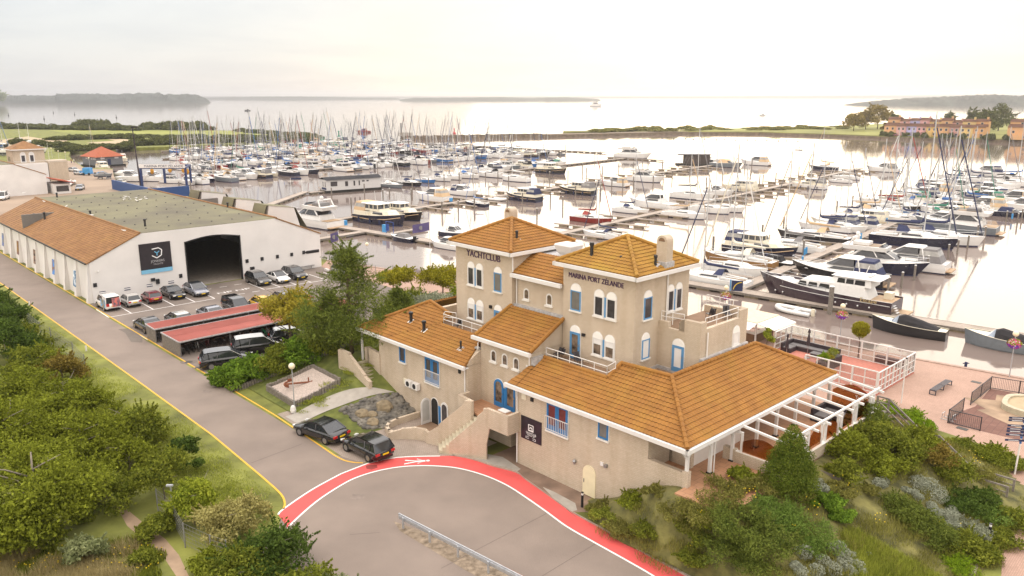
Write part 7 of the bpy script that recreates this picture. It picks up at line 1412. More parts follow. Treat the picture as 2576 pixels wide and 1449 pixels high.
for i, (x, y, r) in enumerate([(915,1295,.42),(1125,1268,.36),(1180,1245,.33),(1230,1295,.28),(1060,1372,.42),(1190,1388,.36),(1270,1310,.26),(1135,1425,.42),(1010,1430,.38),(1250,1360,.28),(1320,1388,.34),(1245,1428,.34),(850,1392,.28),(890,1440,.34),(1345,1432,.3),(1180,1320,.3),(1290,1440,.24),(1400,1300,.2)]):
    d_ = ('uppermost left','upper left','topmost','upper right','middle left','central','right upper','lower central','lower left','right of centre','right','lower right','small far left','lower far left','rightmost low','centre upper','small low','small right')[i]
    plant('grey_cushion', gpnt(x, y), r, r*1.2, 'santo', 'round grey leaved cushion plant in the lower group, the %s one' % d_, 'cushion plant', 'grey cushion plants', 500+i, 1500, .035, blobs=[(0,0,r*.5,r,.85)], shell=.85, asp=.5)
for i, (x, y, r, nn, d_) in enumerate([(1790,760,.9,5,'topmost of the upper patch'),(1880,840,1.0,6,'largest of the upper patch'),(1730,850,.55,4,'left of the upper patch'),(1870,960,.6,4,'upper end of the lower streak'),(1960,1020,.7,5,'middle of the lower streak'),(2060,990,.55,4,'right of the lower streak'),(2030,1080,.5,3,'low end of the lower streak'),(1520,775,.65,4,'beside the garden path'),(1020,790,.6,4,'behind the cone tree')]):
    rr = random.Random(i); plant('grey_cushion', gpnt(x, y), r, r, 'santo', 'grey green cushion mound, %s' % d_, 'cushion plant', 'grey cushion plants', 530+i, 3500, .04, blobs=[(rr.uniform(-.7,.7)*r,rr.uniform(-.7,.7)*r,.2,r*.5,.8) for q in range(nn)], shell=.8, asp=.5)
for i, (s, t, R, Hh, lf, lb) in enumerate([(8.6,-1.2,.9,.5,'heath','heath tuft beside the yellow side door'),(9.8,-1.9,1.1,.6,'grassb','grassy tuft above the red path, left one'),(11.0,-1.0,1.1,.7,'olive','olive bush against the front wall right of the side door'),(11.6,-2.3,1.1,.6,'heath','heath tuft above the red path, middle one'),(12.6,-.9,1.0,.8,'heath','heath bush against the front wall below the low wall'),(13.0,-2.2,1.1,.7,'mid','green bush above the red path, right one'),(14.6,-1.7,1.1,.8,'heath','heath bush hiding the front corner of the terrace'),(16.2,-1.6,1.2,.8,'olive','olive bush before the middle of the terrace edge'),(17.6,-.6,1.1,.8,'heath','heath bush at the outer corner of the terrace tiles')]):
    plant('garden_shrub', ST(s, t, hmound(s, t)), R, Hh, lf, lb, 'shrub', gg, 470+i, 5000, .055, 'low', None, asp=.4, shell=.4, nb=14)
p = gpnt(800, 800); h_ = 4.0
plant('cone_yew', p, 1.45, h_, 'yew', 'dense clipped conical evergreen in front of the pergola', 'tree', None, 560, 30000, .055, blobs=[(.22*math.cos(i*2.4)*(1-i/19),.22*math.sin(i*2.4)*(1-i/19),.35+i*.195,1.32*(1-(i/19.5)**1.45)+.16,.8) for i in range(19)], shell=.8, asp=.4)
sp = []
for i in range(420):
    s, t = random.uniform(7.5, 28), random.uniform(-3, 27); hh = hmound(s, t)
    if hh < .03 or (s < 14.2 and t > 0) or (s < 17.8 and -1.2 < t < 19): continue
    sp.append((ST(s, t, hh), 1.0))
blades('slope_grass', sp, 70000, .26, LM['heath'], 5, 'wild grass and herbs between the shrubs of the garden slope', 'grass', .016, .8)
blades('slope_grass', [(GM(B8, x, y), .7) for x, y in [(1250+40*i, 1130+22*i+dx) for i in range(17) for dx in (0,60,130,200,270)]], 50000, .32, LM['grassb'], 6, 'long fresh grass on the lower garden slope', 'grass', .014, .6)
FLW = mat('yellow_flower', (.72,.52,.01), .7, var=.1)
fs = MB(); rr = random.Random(4)
for x, y, n in ((500,880,26),(350,790,20),(80,960,20),(90,1080,30),(110,1260,22),(640,720,18),(980,980,14),(1260,830,18),(1180,760,8),(2200,600,26),(1940,1120,12),(1880,1090,8),(820,1190,8),(2080,1150,8),(1500,1060,16),(20,1320,20)):
    for i in range(n):
        if i % 2: continue
        p = gpnt(x+rr.uniform(-55,55), y+rr.uniform(-50,50)); p.z += rr.uniform(.3,.7); fs.obox(p, (.05,.05,.03), rr.uniform(0,3))
tag(fs.build('yellow_flowers', FLW), 'small yellow wild flowers dotted over the garden slope', 'flowers', kind='stuff')
fs = MB()
for i in range(110): p = G(rr.uniform(0,410), rr.uniform(1385,1449)); fs.obox(p+Vector((0,0,rr.uniform(.25,.5))), (.05,.05,.03), rr.uniform(0,3))
tag(fs.build('yellow_flowers', FLW), 'small yellow wild flowers among the dune grass', 'flowers', kind='stuff')
# hedge, trees and shrubs round the car park and behind the club house
for i, (x, y, R, Hh, lf, lb) in enumerate([(595,965,2.1,2.3,'ivy','green hedge bush at the road end of the car park hedge'),(648,950,2.2,2.4,'ivy','green hedge bush, second from the road'),(705,925,2.3,2.6,'mid','duller green hedge bush in the middle of the car park hedge'),(760,905,2.2,2.5,'ivy','green hedge bush under the small maple like tree'),(815,885,2.2,2.4,'mid','green hedge bush beside the big pine'),(562,965,1.3,1.7,'ivy','low green hedge bush right at the yellow line')]):
    plant('hedge_shrub', GL(lambda a,b,z: G(a,b,z), x, y), R, Hh, lf, lb, 'shrub', 'hedge along the car park', 600+i, 11000, .10, 'dome', nb=18, shell=.4)
plant('maple', GL(lambda a,b,z: G(a,b,z), 733, 882), 3.6, 7.0, 'maple', 'small round yellowish tree standing in the car park hedge', 'tree', None, 620, 20000, .10, 'tree', 2.6, nb=24, limbs=9, shell=.4)
def pine(lb, p, R, Hh, seed, n=26000, grp='pines beside the club house'):
    rg = random.Random(seed); bl = []
    for i in range(56):
        f = rg.random()**.85; a = rg.uniform(0, 6.28); z = Hh*(.2+.74*f); r = R*(1.08-f**1.5)*rg.uniform(.2,.95); bl.append((r*math.cos(a), r*math.sin(a), z, R*rg.uniform(.22,.34)*(1.15-f*.45), .6))
    bl.append((0,0,Hh*.97,R*.14,1.6)); o = plant('pine_tree', p, R, Hh, 'pine', lb, 'tree', grp, seed, n, .13, tr=2.0, blobs=bl, asp=.22, limbs=0, shell=.3); trunk(o, Hh*.9, .2, 14, seed, BARK, .55); return o
bank = lambda x, y: GL(lambda a,b,z: G(a,b,z), x, y)
pine('tall bushy pine between car park and club house', bank(886,888), 5.0, 9.8, 640, 34000); pine('lower pine left of the tall one, over the parked cars', bank(835,880), 3.2, 5.2, 641, 14000); pine('small pine right behind the tall one', ST(-24,7,3.0), 2.6, 4.6, 642, 12000)
for i, (s, t, R, Hh, lf, lb, tr) in enumerate([(-47,22.5,2.9,4.0,'gold','golden green tree behind the big pine, left one of the pair',1.5),(-40.5,25.5,3.3,4.9,'gold','golden green tree close to the left tower, right one of the pair',1.6),(-33,19,3.6,3.6,'silver','silvery willow bush behind the left wing roof',None),(-38,19,3.0,3.0,'mid','green bush below the left golden tree',None),(-35.5,25,2.4,3.4,'bright','bright green bush beside the left tower',None),(-36,28.5,2.6,4.6,'gold','golden bush touching the left tower edge',1.2),(-27,14,2.5,3.0,'brown','brownish bush beside the silvery willow',None),(-24,16,2.6,3.4,'mid','green bush behind the silvery willow',None)]):
    plant('garden_tree' if tr else 'garden_shrub', ST(s, t, hlawn(s, t)), R, Hh, lf, lb, 'tree' if tr else 'shrub', 'trees behind the left wing', 660+i, 14000, .11, 'tree' if tr else 'dome', tr, nb=20, shell=.35)
blades('lawn_grass', [(ST(s_, t_, hlawn(s_, t_)), .7) for s_, t_ in [(random.uniform(-29,-17.6), random.uniform(-7,4)) for i in range(260)] if not (-28 < s_ < -20 and -7 < t_ < 0)], 40000, .12, LM['grassb'], 9, 'short lawn grass beside the anchor bed', 'grass', .018, 1.0)
# far land: peninsula bushes, far bank, breakwater, islands
FARB = [crown('far_bush', blobs_for('dome', 1, .8, 700+i, 12), 1500, .085, 700+i, .7, .5) for i in range(4)]
for me in FARB: me.materials.append(LM['far'])
FARB2 = [m.copy() for m in FARB]
for me in FARB2: me.materials[0] = LM['heath']
def farbush(p, R, Hh, lb, grp, i, light=False): o = tag(link('bush', (FARB2 if light else FARB)[i % 4], None, p, i*1.3), lb, 'bush', grp); o.scale = (R, R, Hh/.8); return o
random.seed(14); k = 0
for row_, (x0, x1, y0, y1, n, R0, R1, h0, h1, nm) in enumerate([(-20,340,322,328,26,9,15,5,10,'dark bushes behind the sand flats'),(200,272,324,325,6,8,12,9,15,'tall dome of bushes in front of the water'),(372,520,325,327,14,9,13,7,12,'bushes on the far edge of the green field'),(600,790,331,344,16,5,9,3,5,'low bushes on the tip of the peninsula'),(330,800,366,350,56,6,9,4.5,7.5,'dark bush belt behind the far boats'),(130,340,352,347,20,6,9,3.5,6,'bushes round the sandy flats'),(165,330,380,372,20,5,8,3.5,6,'bushes on the shore behind the pavilion'),(40,180,362,372,16,5,8,3,6,'bushes behind the harbour tower'),(330,640,345,347,18,8,11,2.5,4,'low scrub along the green field')]):
    for i in range(n):
        f = (i+random.random())/n; p = G(x0+(x1-x0)*f, y0+(y1-y0)*f+random.uniform(-1.5,1.5)); R = random.uniform(R0,R1); farbush(p, R*.75, random.uniform(h0,h1)*.55, nm[0].upper().lower()+nm[1:].replace('bushes','bush').replace('belt','clump in the belt')+', one of many alike', nm, k); k += 1
bank2 = [B3(-900,428,-1.4),B3(0,433,-1.4),B3(600,438,-1.4),B3(1150,456,-1.4),B3(1500,470,-1.4),B3(1900,482,-1.4),B3(2576,503,-1.4),B3(3100,520,-1.4)]
back = [B3(3300,330,0),B3(2576,318,0),B3(2000,330,0),B3(1300,372,0),B3(900,385,0),B3(500,392,0),B3(0,410,0),B3(-500,418,0),B3(-900,426,0)]
sheet('far_bank', bank2+back, .45, mat('far_grass', (.17,.17,.035), .95, var=.25, vs=.03, col2=(.23,.23,.055)), thick=3)
mbk = MB()
for a, b in zip(bank2, bank2[1:]): mbk.beam(a+Vector((0,0,.3)), b+Vector((0,0,.3)), 3.5, 2.2)
structure(mbk.build('shore_stones', mat('shore_stone', (.17,.13,.09), .9, var=.35, vs=.6, bump=.8, bs=1.5)))
a, b = B2(455,478,WZ), B2(1500,458,WZ); mbk = MB()
for i in range(40):
    p, q = a+(b-a)*i/40, a+(b-a)*(i+1)/40; mbk.beam(p+Vector((0,0,.4+random.uniform(0,.7))), q+Vector((0,0,.4+random.uniform(0,.7))), 7, 3.2)
c = B2(1700,457,WZ); mbk.beam(b+Vector((0,0,.3)), B3(0,432,WZ)+Vector((0,0,.3)), 14, 3.0); structure(mbk.build('breakwater', MATS['shore_stone']))
o = thing('harbour_beacon', 'small square beacon block at the left end of the breakwater', 'beacon', a+Vector((0,0,2.4)), 0); block(o, 'base', CONC, (-2,7,-2,2,0,2.2)); block(o, 'post', GREYM, (-.6,.6,-.6,.6,2.2,8))
for i in range(46):
    f = random.random()**1.2; p = B3(-700+1950*f, 408-24*f+random.uniform(-6,14), .4); farbush(p, random.uniform(5,9), random.uniform(1.0,3.0), 'low green scrub bush on the sandy spit, one of many alike', 'scrub on the spit', k, True); k += 1
for i in range(34): p = hp0 = Vector((243,529,.5))+K_*random.uniform(0,82)-J_*random.uniform(4,12); farbush(p, random.uniform(1.4,2.6), random.uniform(1.5,3.2), 'dark garden bush in front of the town houses, one of many alike', 'garden bushes of the town houses', k); k += 1
for i, (x, y, R, Hh, lb) in enumerate([(1290,410,9,13,'broad tree left of the town houses, lower left one'),(1380,400,10,17,'broad tree left of the town houses, tall middle one'),(1470,395,10,20,'broad tree left of the town houses, tallest, next to the houses'),(2200,400,9,16,'dark tree behind the right end of the houses, left one'),(2290,430,10,18,'dark tree between house row and gable house, tall one'),(2380,410,11,21,'tall dark tree left of the single gable house'),(2000,385,6,11,'round tree top behind the middle houses'),(1600,385,6,11,'tree top behind the left houses'),(1520,440,2.5,7,'small light tree before the peach house'),(2150,455,3,8,'small tree before the yellow house'),(2530,470,5,6,'bush before the single gable house')]):
    plant('bank_tree', B3(x, y, .5), R, Hh, 'far' if i not in (0,1,2,8) else 'brown', lb, 'tree', 'trees by the town houses', 760+i, 5000, .55 if R > 4 else .3, 'dome', 2.0, nb=18, limbs=5)
plant('pale_tree', G(-8,262), 34, 48, 'ghost', 'pale sage green tree crown above the left horizon', 'tree', None, 790, 9000, 1.6, 'dome', 6, nb=18, limbs=4)
def island(lb, prof, ybase, depth, seed, nm='wooded_island'):
    """prof: (x, top y) picture outline turned into a wooded ridge with real depth"""
    rg = np.random.default_rng(seed); P0 = [G(x, ybase, WZ) for x, _ in prof]; rowsN = 9; n = 170; rows = []
    xs = np.linspace(0, len(prof)-1, n); base = []; 
    for u in xs:
        i = min(int(u), len(prof)-2); f = u-i; x = prof[i][0]*(1-f)+prof[i+1][0]*f; yt = prof[i][1]*(1-f)+prof[i+1][1]*f; p = G(x, ybase, WZ); d = p.length; ztop = H+(241.3-yt)/2060*math.hypot(p.x, p.y)*.995
        base.append((p, max(1.5, ztop)))
    for r_ in range(rowsN):
        g = r_/(rowsN-1); env = [0,.32,.62,.85,.97,1,.95,.7,0][r_]; row_ = []
        for i, (p, zt) in enumerate(base):
            dr = Vector((p.x, p.y, 0)).normalized(); lump = 1+(.16*rg.random()-.08+.05*math.sin(i*.9+r_*2)) if 0 < r_ < rowsN-1 else 1; e = min(1, i/6, (n-1-i)/6)
            q = p+dr*depth*g; row_.append((q.x, q.y, WZ+(zt-WZ)*env*lump*(e**.6)))
        rows.append(row_)
    mb = MB(); mb.loft(rows); return tag(mb.build(nm, mat('far_wood', (.018,.024,.022), .95, var=.5, vs=.03, col2=(.04,.048,.04), bump=1.0, bs=.12, detail=9), None, False), lb, 'island', kind='stuff')
island('far wooded shore at the left with several low hills', [(-250,241),(0,243),(60,240),(140,242),(145,237),(230,237),(300,239),(318,236),(405,235.5),(418,240),(424,238),(490,238),(505,242),(530,251)], 259, 260, 1)
island('thin hazy far shore left of the middle', [(500,246),(640,243.5),(760,243),(900,246),(1010,246.5)], 250.5, 300, 2); island('long low wooded island on the middle horizon', [(1003,251),(1040,247),(1150,246.5),(1260,245),(1330,247),(1420,245),(1500,249),(1512,252)], 254, 220, 3); island('wooded island on the right horizon', [(2120,262),(2190,254),(2280,247),(2400,243),(2480,238.5),(2560,242),(2700,241),(2900,243)], 265.5, 200, 4)
island('faint farthest shore along the horizon', [(-700,243),(0,241.5),(300,242),(900,243),(1700,243),(2500,240),(3300,241)], 247, 500, 5)
# air
hb_ = MB(); hb_.box(-13600, 13600, -300, 13600, -6, 75)
hm_ = bpy.data.materials.new('haze'); hm_.use_nodes = True; t = hm_.node_tree; t.nodes.clear(); o_ = nd(t, 'ShaderNodeOutputMaterial'); pv = nd(t, 'ShaderNodeVolumePrincipled'); pv.inputs['Color'].default_value = (.95,.96,1.0,1); pv.inputs['Density'].default_value = .00014; pv.inputs['Anisotropy'].default_value = .7; t.links.new(pv.outputs[0], o_.inputs['Volume'])
HZ = tag(hb_.build('haze', hm_), 'thin pale sea haze over the water', 'haze', kind='stuff')
# ================================================================ street furniture and small things
# guard rail
g0, g1 = B9(462,1085), B9(1095,1418); dv = (g1-g0).normalized(); L = 15.5
o = thing('guard_rail', 'galvanised guard rail on short posts in the middle of the asphalt', 'guard rail', g0, math.atan2(dv.y, dv.x)); mb = MB()
for z in (.52,.74): mb.box(-.35, L, .06, .12, z-.07, z+.07); 
mb.box(-.35, L, .02, .07, .56, .70); mb.tube([(-.35,.09,.45),(-.35,.09,.81)], .06, 8); mb.build('rail', STEEL, o)
for i in range(7): mb = MB(); mb.box(.1+2.35*i-.06,.1+2.35*i+.06,-.06,.02,0,.72); mb.build('post', STEEL, o)
n_ = Vector((-dv.y, dv.x, 0)); q = lambda a, b: g0+dv*a+n_*b
sheet('rust_strip', [q(1.4,.95),q(16,1.2),q(16,.75),q(1.4,.6)], .013, mat('rusty_kerb', (.25,.10,.045), .95, var=.3, vs=3))
sheet('dirt_strip', [q(-1.0,.15),q(1.4,.55),q(16,.7),q(16,-.75),q(6,-.65),q(.2,-.35)], .012, mat('gravelly_dirt', (.20,.15,.10), .95, var=.35, vs=2.5, col2=(.26,.205,.15), bump=.5, bs=20, detail=9))
for p, lb in ((B9(1818,928,0), 'black bollard lamp where red path and garden meet'), (gpnt(2308,1172), 'black bollard lamp at the lower right of the garden')):
    o = thing('bollard_lamp', lb, 'bollard lamp', p, 0, 'black bollard lamps'); mb = MB(); mb.cyl(0,0,0,.85,.085,10); mb.build('post', BLACK, o); mb = MB(); mb.cyl(0,0,.85,1.0,.075,10); mb.build('lamp_glass', LAMPW, o); mb = MB(); mb.cyl(0,0,1.0,1.04,.09,10); mb.build('cap', BLACK, o)
GLOBE = mat('lamp_globe', (.78,.70,.50), .25, var=.03)
def flowerball(o, z, seed):
    rg = np.random.default_rng(seed)
    for nm, cl, n in (('flowers_pink', 'fl_pink', 420), ('flowers_purple', 'fl_purple', 200), ('flowers_white', 'fl_white', 160), ('foliage', None, 420)):
        d = rg.normal(size=(n,3)); d /= np.linalg.norm(d, axis=1)[:,None]; d[:,2] *= .75
        if nm == 'foliage': d[:,2] = abs(d[:,2])
        elif nm == 'flowers_purple': d[:,0] = -abs(d[:,0]); d[:,2] = -abs(d[:,2])
        me = leaf_mesh(nm, d*.62*(.85+.2*rng_(rg, n))+np.array([0,0,z]), d, np.full(n,.075), .8, rg); link(nm, me, o).data.materials.append(LM['bright'] if cl is None else MATS[cl])
rng_ = lambda rg, n: rg.random((n,1))
mat('fl_pink', (.55,.03,.16), .7, var=.2); mat('fl_purple', (.16,.04,.45), .7, var=.2); mat('fl_white', (.75,.68,.66), .7, var=.1)
def globe_lamp(p, h, lb, flowers=None):
    o = thing('street_lamp', lb, 'street lamp', p, R_(40), 'globe street lamps'); mb = MB(); mb.tube([(0,0,0),(0,0,h-.25)], .055, 8, r2=.04); mb.build('pole', STEEL, o); mb = MB(); mb.sphere((0,0,h), .27, 14, 10); mb.build('globe', GLOBE, o, True)
    if flowers: flowerball(o, h-.95, flowers)
globe_lamp(bank(741,1027), 3.7, 'globe lamp standing at the corner of the anchor bed'); globe_lamp(A8(722,580), 3.6, 'globe lamp on the quay behind the big pine'); globe_lamp(ST(3.3,43.9), 4.2, 'globe lamp with a flower ball beside the lollipop tree', 3); globe_lamp(B6(2465,990), 4.2, 'globe lamp with a flower ball near the right picture edge', 5); globe_lamp(ST(-9.5,42.2), 4.2, 'globe lamp with a flower ball behind the upper roof terrace', 7)
for x, y in ((448,640),(395,615),(500,650),(680,700)): globe_lamp(B1(x, y), 4.0, 'globe lamp in the far boat yard, %s' % {448:'second from the left',395:'the leftmost',500:'third, by the bushes',680:'nearest the pavilion'}[x])
o = thing('street_lamp', 'slim grey lamp post among the shrubs left of the road', 'street lamp', B7(1312,1000), 0); mb = MB(); mb.cyl(0,0,0,2.1,.05,8); mb.build('pole', STEEL, o); mb = MB(); mb.box(-.25,.15,-.08,.08,2.06,2.17); mb.build('lamp_head', STEEL, o)
o = thing('light_mast', 'tall dark light mast with floodlight beside the boat lift', 'light mast', B1(1062,830), 0); mb = MB(); mb.tube([(0,0,0),(-.6,0,17)], .26, 8, r2=.14); mb.build('pole', mat('mast_dark', (.035,.022,.03), .6), o); mb = MB(); mb.box(-.9,.9,-.3,.3,16.6,17.1); mb.build('lamp_head', BLACK, o)
for x, y, h, lb in ((380,690,9,'thin white flagpole in the far yard, right one'),(340,690,8,'thin white flagpole in the far yard, left one'),(1650,1190,0,'')):
    if h: o = thing('flag_pole', lb, 'flag pole', B1(x, y), 0); mb = MB(); mb.tube([(0,0,0),(0,0,h)], .06, 6, r2=.035); mb.build('pole', WHITE, o)
o = thing('flag_pole', 'white pole with a dark cap outside the red terrace fence', 'pole', ST(14.4,31.6), 0); mb = MB(); mb.cyl(0,0,0,4.0,.05,8); mb.build('pole', WHITE, o); mb = MB(); mb.cyl(0,0,4.0,4.1,.09,8); mb.build('cap', BLACK, o)
# quay furniture
o = thing('bench', 'dark double slatted bench on the pink quay pavers', 'bench', (B6(1865,1130)+B6(2015,1055))/2, 0); a, b = B6(1885,1125), B6(2005,1048); d = b-a; o.rotation_euler = (0,0,math.atan2(d.y, d.x)); o.location = (a+b)/2; L = d.length; DKM = mat('bench_dark', (.05,.045,.06), .5)
for h in (-1, 1):
    mb = MB()
    for k in range(5): yy = -.24+.12*k; x0, x1 = (-L/2, -.04) if h < 0 else (.04, L/2); mb.box(x0,x1,yy-.04,yy+.04,.42,.46)
    mb.build('seat', DKM, o)
for x in (-L/2,0,L/2): mb = MB(); mb.box(x-.05,x+.05,-.28,-.22,0,.42); mb.box(x-.05,x+.05,.22,.28,0,.42); mb.box(x-.05,x+.05,-.28,.28,.36,.42); mb.box(x-.05,x+.05,-.28,.28,.0,.05); mb.build('leg_frame', DKM, o)
def bar_fence(pts, lb, grp, z=0, h=1.15):
    o = thing('bar_fence', lb, 'fence', (0,0,0), 0, grp); BARM = mat('fence_dark', (.028,.026,.034), .5)
    for a, b in zip(pts, pts[1:]):
        d = b-a; n = max(2, int(d.length/.13)); mb = MB(); up = Vector((0,0,1))
        for hh in (.1, h): mb.beam(a+up*hh, b+up*hh, .05, .05)
        for i in range(n+1): q = a+d*i/n; mb.cyl(q.x, q.y, .1, h, .012, 4)
        mb.build('panel', BARM, o)
        for f in range(0, max(1, int(d.length/2))+1): q = a+d*f/max(1, int(d.length/2)); mb = MB(); mb.cyl(q.x, q.y, 0, h+.05, .04, 6); mb.build('post', BARM, o)
gf = 'dark bar fences round the sand ring'
bar_fence(SS((18.6,35.45),(18.5,40.95),(29,43.6)), 'dark bar fence behind the sand ring, facing the water', gf); bar_fence(SS((18.62,33.5),(18.66,29.95),(20.95,30.1)), 'dark bar fence corner nearest the garden stair', gf)
RINGM = mat('ring_concrete', (.46,.41,.30), .9, var=.15, vs=2)
o = thing('sand_ring', 'rounded concrete sandpit ring filled with sand', 'sandpit', ST(25.6,38.4), RZ+R_(6)); 
se = lambda a, b, n=32: [(a*abs(math.cos(t_))**.6*(1 if math.cos(t_) > 0 else -1), b*abs(math.sin(t_))**.6*(1 if math.sin(t_) > 0 else -1)) for t_ in [2*math.pi*k/n for k in range(n)]]
mb = MB(); A_, B_ = se(5.3,2.6), se(4.9,2.2); mb.loft([[(*p,0) for p in A_],[(*p,.5) for p in A_],[(*p,.5) for p in B_],[(*p,.1) for p in B_]], closed=True); mb.build('ring', RINGM, o); mb = MB(); mb.prism(B_, .2, .36); mb.build('sand_fill', SAND, o)
sheet('sand_spill', [ST(25,37)+S_*(6.5*math.cos(k*.35)*(1+.15*math.sin(k*3)))+T_*(4.2*math.sin(k*.35)*(1+.15*math.cos(k*2))) for k in range(18)], .016, mat('thin_sand', (.34,.24,.16), .95, var=.3, vs=.8))
o = thing('mooring_bollard', 'small blue mooring bollard on the quay edge', 'bollard', B6(2135,915), 0); mb = MB(); mb.cyl(0,0,0,.5,.13,8); mb.tube([(-.3,0,.38),(.3,0,.38)], .05, 6); mb.build('post', CNAVY, o)
for x, y, l in ((2215,1030,'near the quay'),(2110,1380,'below the bar fence corner')): mb = MB(); mb.box(-.4,.4,-.25,.25,0,.02); tag(mb.build('drain_grate', MATS['cast_iron'], loc=B6(x, y, .012), rz=RZ), 'square drain grate in the pink pavers, %s' % l, 'drain grate', 'drain grates')
o = thing('bike_rack', 'small silver bicycle rack beside the dark bar fence', 'bike rack', B6(1965,1300), RZ); mb = MB()
for k in range(3): mb.tube([(.4*k,-.3,0),(.4*k,-.3,.5),(.4*k,.3,.5),(.4*k,.3,0)], .025, 5)
mb.box(-.1,.9,-.32,-.27,.0,.05); mb.box(-.1,.9,.27,.32,0,.05); mb.build('hoops', STEEL, o)
o = thing('sign_post', 'white and blue banded finger post with dark blue arms', 'sign post', B8(2505,680,.0), 0); mb = MB(); mb.tube([(0,0,0),(.12,0,5.2)], .06, 8); mb.build('pole', WHITE, o)
for i in range(8): z = 2.3+i*.38; mb = MB(); mb.cyl(.12*z/5.2,0,z,z+.16,.07,8); mb.build('band', CBLUE, o)
for i, z in enumerate((2.55,2.95,3.2,3.38,3.62,4.0,4.18)): x = .12*z/5.2; mb = MB(); mb.box(x-1.05,x+.9,-.09,-.05,z-.07,z+.07); ar = mb.build('arm', CNAVY, o); ar.rotation_euler = (0,0,R_(-8)); mb = MB(); mb.box(x-.85,x-.2,-.096,-.091,z-.018,z+.018); mb.build('lettering_line', WHT, ar)
mb = MB(); mb.cyl(.1,-.05,4.75,4.78,.4,16); mb = MB(); mb.tube([(.3,-.12,4.9),(.3,-.08,4.9)], .42, 18); mb.build('round_sign', WHITE, o)
# garden stair with timber rails
o = thing('garden_stair', 'grey timber stair with rails leading from the pergola corner to the quay path', 'stair', ORG, RZ)
path = [(16.6,3.3),(17.4,3.3),(19.8,1.6),(21.0,1.6),(23.2,.05),(25.8,.05)]
for nm, t_ in (('far_rail',20.5),('near_rail',19.1)):
    mb = MB()
    for hh, w_ in ((.95,.1),(.55,.08)):
        for (s0,z0_),(s1,z1_) in zip(path, path[1:]): mb.beam((s0,t_,z0_+hh),(s1,t_,z1_+hh), w_, w_)
    mb.build('rail', WOODG, o)
    for s_, z_ in path: mb = MB(); mb.box(s_-.06,s_+.06,t_-.06,t_+.06,z_-.6,z_+.98); mb.build('post', WOODG, o)
for (s0,z0_),(s1,z1_) in zip(path, path[1:]):
    n = max(1, round(abs(z0_-z1_)/.19))
    for i in range(n): mb = MB(); mb.box(s0+(s1-s0)*i/n, s0+(s1-s0)*(i+1)/n-.03, 19.15, 20.45, z0_+(z1_-z0_)*(i+1)/n-.05, z0_+(z1_-z0_)*(i+1)/n+.02); mb.build('tread', WOODG, o)
o = thing('boardwalk', 'small grey boardwalk with low rails at the foot of the garden stair', 'boardwalk', ORG, RZ); mb = MB(); mb.box(23.3,26.0,17.4,19.2,.05,.14); mb.build('deck', WOODG, o)
for t_ in (17.4,): mb = MB(); mb.beam((23.3,t_,.7),(26,t_,.7),.09); mb.beam((23.3,t_,.4),(26,t_,.4),.07); mb.beam((23.4,t_,0),(23.4,t_,.75),.1); mb.beam((25.9,t_,0),(25.9,t_,.75),.1); mb.build('rail', WOODG, o)
# timber bin screens below the pergola wall
o = thing('bin_screen', 'grey timber screen panels with a white pipe below the pergola wall', 'screen', ORG, RZ)
for t_ in (6.0,8.2,10.0): mb = MB(); mb.box(17.7,19.6,t_,t_+.06,1.2,3.2-.25*(t_ < 7)); mb.build('panel', WOODG, o)
mb = MB(); mb.tube([(18.0,7.3,1.4),(18.0,7.3,3.5),(17.7,7.3,3.6)], .08, 8); mb.build('pipe', WHITE, o)
# lounge furniture, parasols, planters on the terraces
RAT = mat('dark_rattan', (.035,.025,.03), .7, var=.2, vs=8); CUSH = mat('grey_cushion', (.16,.15,.15), .9)
def lounge(lb, o3, ln, ln2, z, rz=RZ):
    o = thing('lounge_sofa', lb, 'sofa', ST(o3[0], o3[1], z), rz, 'dark corner sofas')
    for nm, m_, bs in (('base', RAT, ((0,ln,-.9,0,0,.4),(0,.9,-ln2,-.91,0,.4))),('back', RAT, ((0,ln,-.02,.18,.401,.85),(-.18,.0,-ln2,.18,0,.85))),('seat_cushion', CUSH, ((.05,ln-.05,-.85,-.05,.401,.5),(.05,.85,-ln2+.05,-.95,.401,.5))),('arm', RAT, ((ln-.22,ln,-.9,-.03,.401,.7),))):
        for b_ in bs: block(o, nm, m_, b_)
    return o
lounge('dark corner sofa on the red terrace by the back fence', (.5,39.2), 5.0, 2.2, .15); lounge('dark corner sofa under the pergola', (14.6,16.6), 2.4, 2.0, FL); 
for s, t, z, l in ((3.2,37.4,.15,'on the red terrace'),(16.2,14.9,FL,'under the pergola')):
    o = thing('low_table', 'dark low lounge table %s' % l, 'table', ST(s, t, z), RZ, 'dark lounge tables'); block(o, 'top', CUSH, (0,1.0,0,.9,.32,.38)); block(o, 'base', RAT, (.08,.92,.08,.82,0,.319))
for s, t, z, h, lb in ((3.3,36.8,.15,3.0,'closed dark parasol standing before the corner sofa'),(2.0,35.0,.15,2.6,'closed dark parasol, smaller, at the roof edge')):
    o = thing('parasol', lb, 'parasol', ST(s, t, z), 0, 'closed dark parasols'); mb = MB(); mb.lathe([(.3,0),(.3,.06),(.03,.08),(.03,h)], n=8); mb.build('pole', GREYM, o); mb = MB(); mb.lathe([(.05,h*.42),(.2,h*.45),(.13,h*.7),(.06,h*.86),(.14,h*.88),(.12,h*.94),(.02,h+.05)], n=10); mb.build('folded_canopy', RAT, o)
o = thing('planter', 'long dark planter box on the red terrace at the roof edge', 'planter', ST(5.7,33.6,.15), RZ); block(o, 'box', RAT, (0,.9,0,3.6,0,1.0))
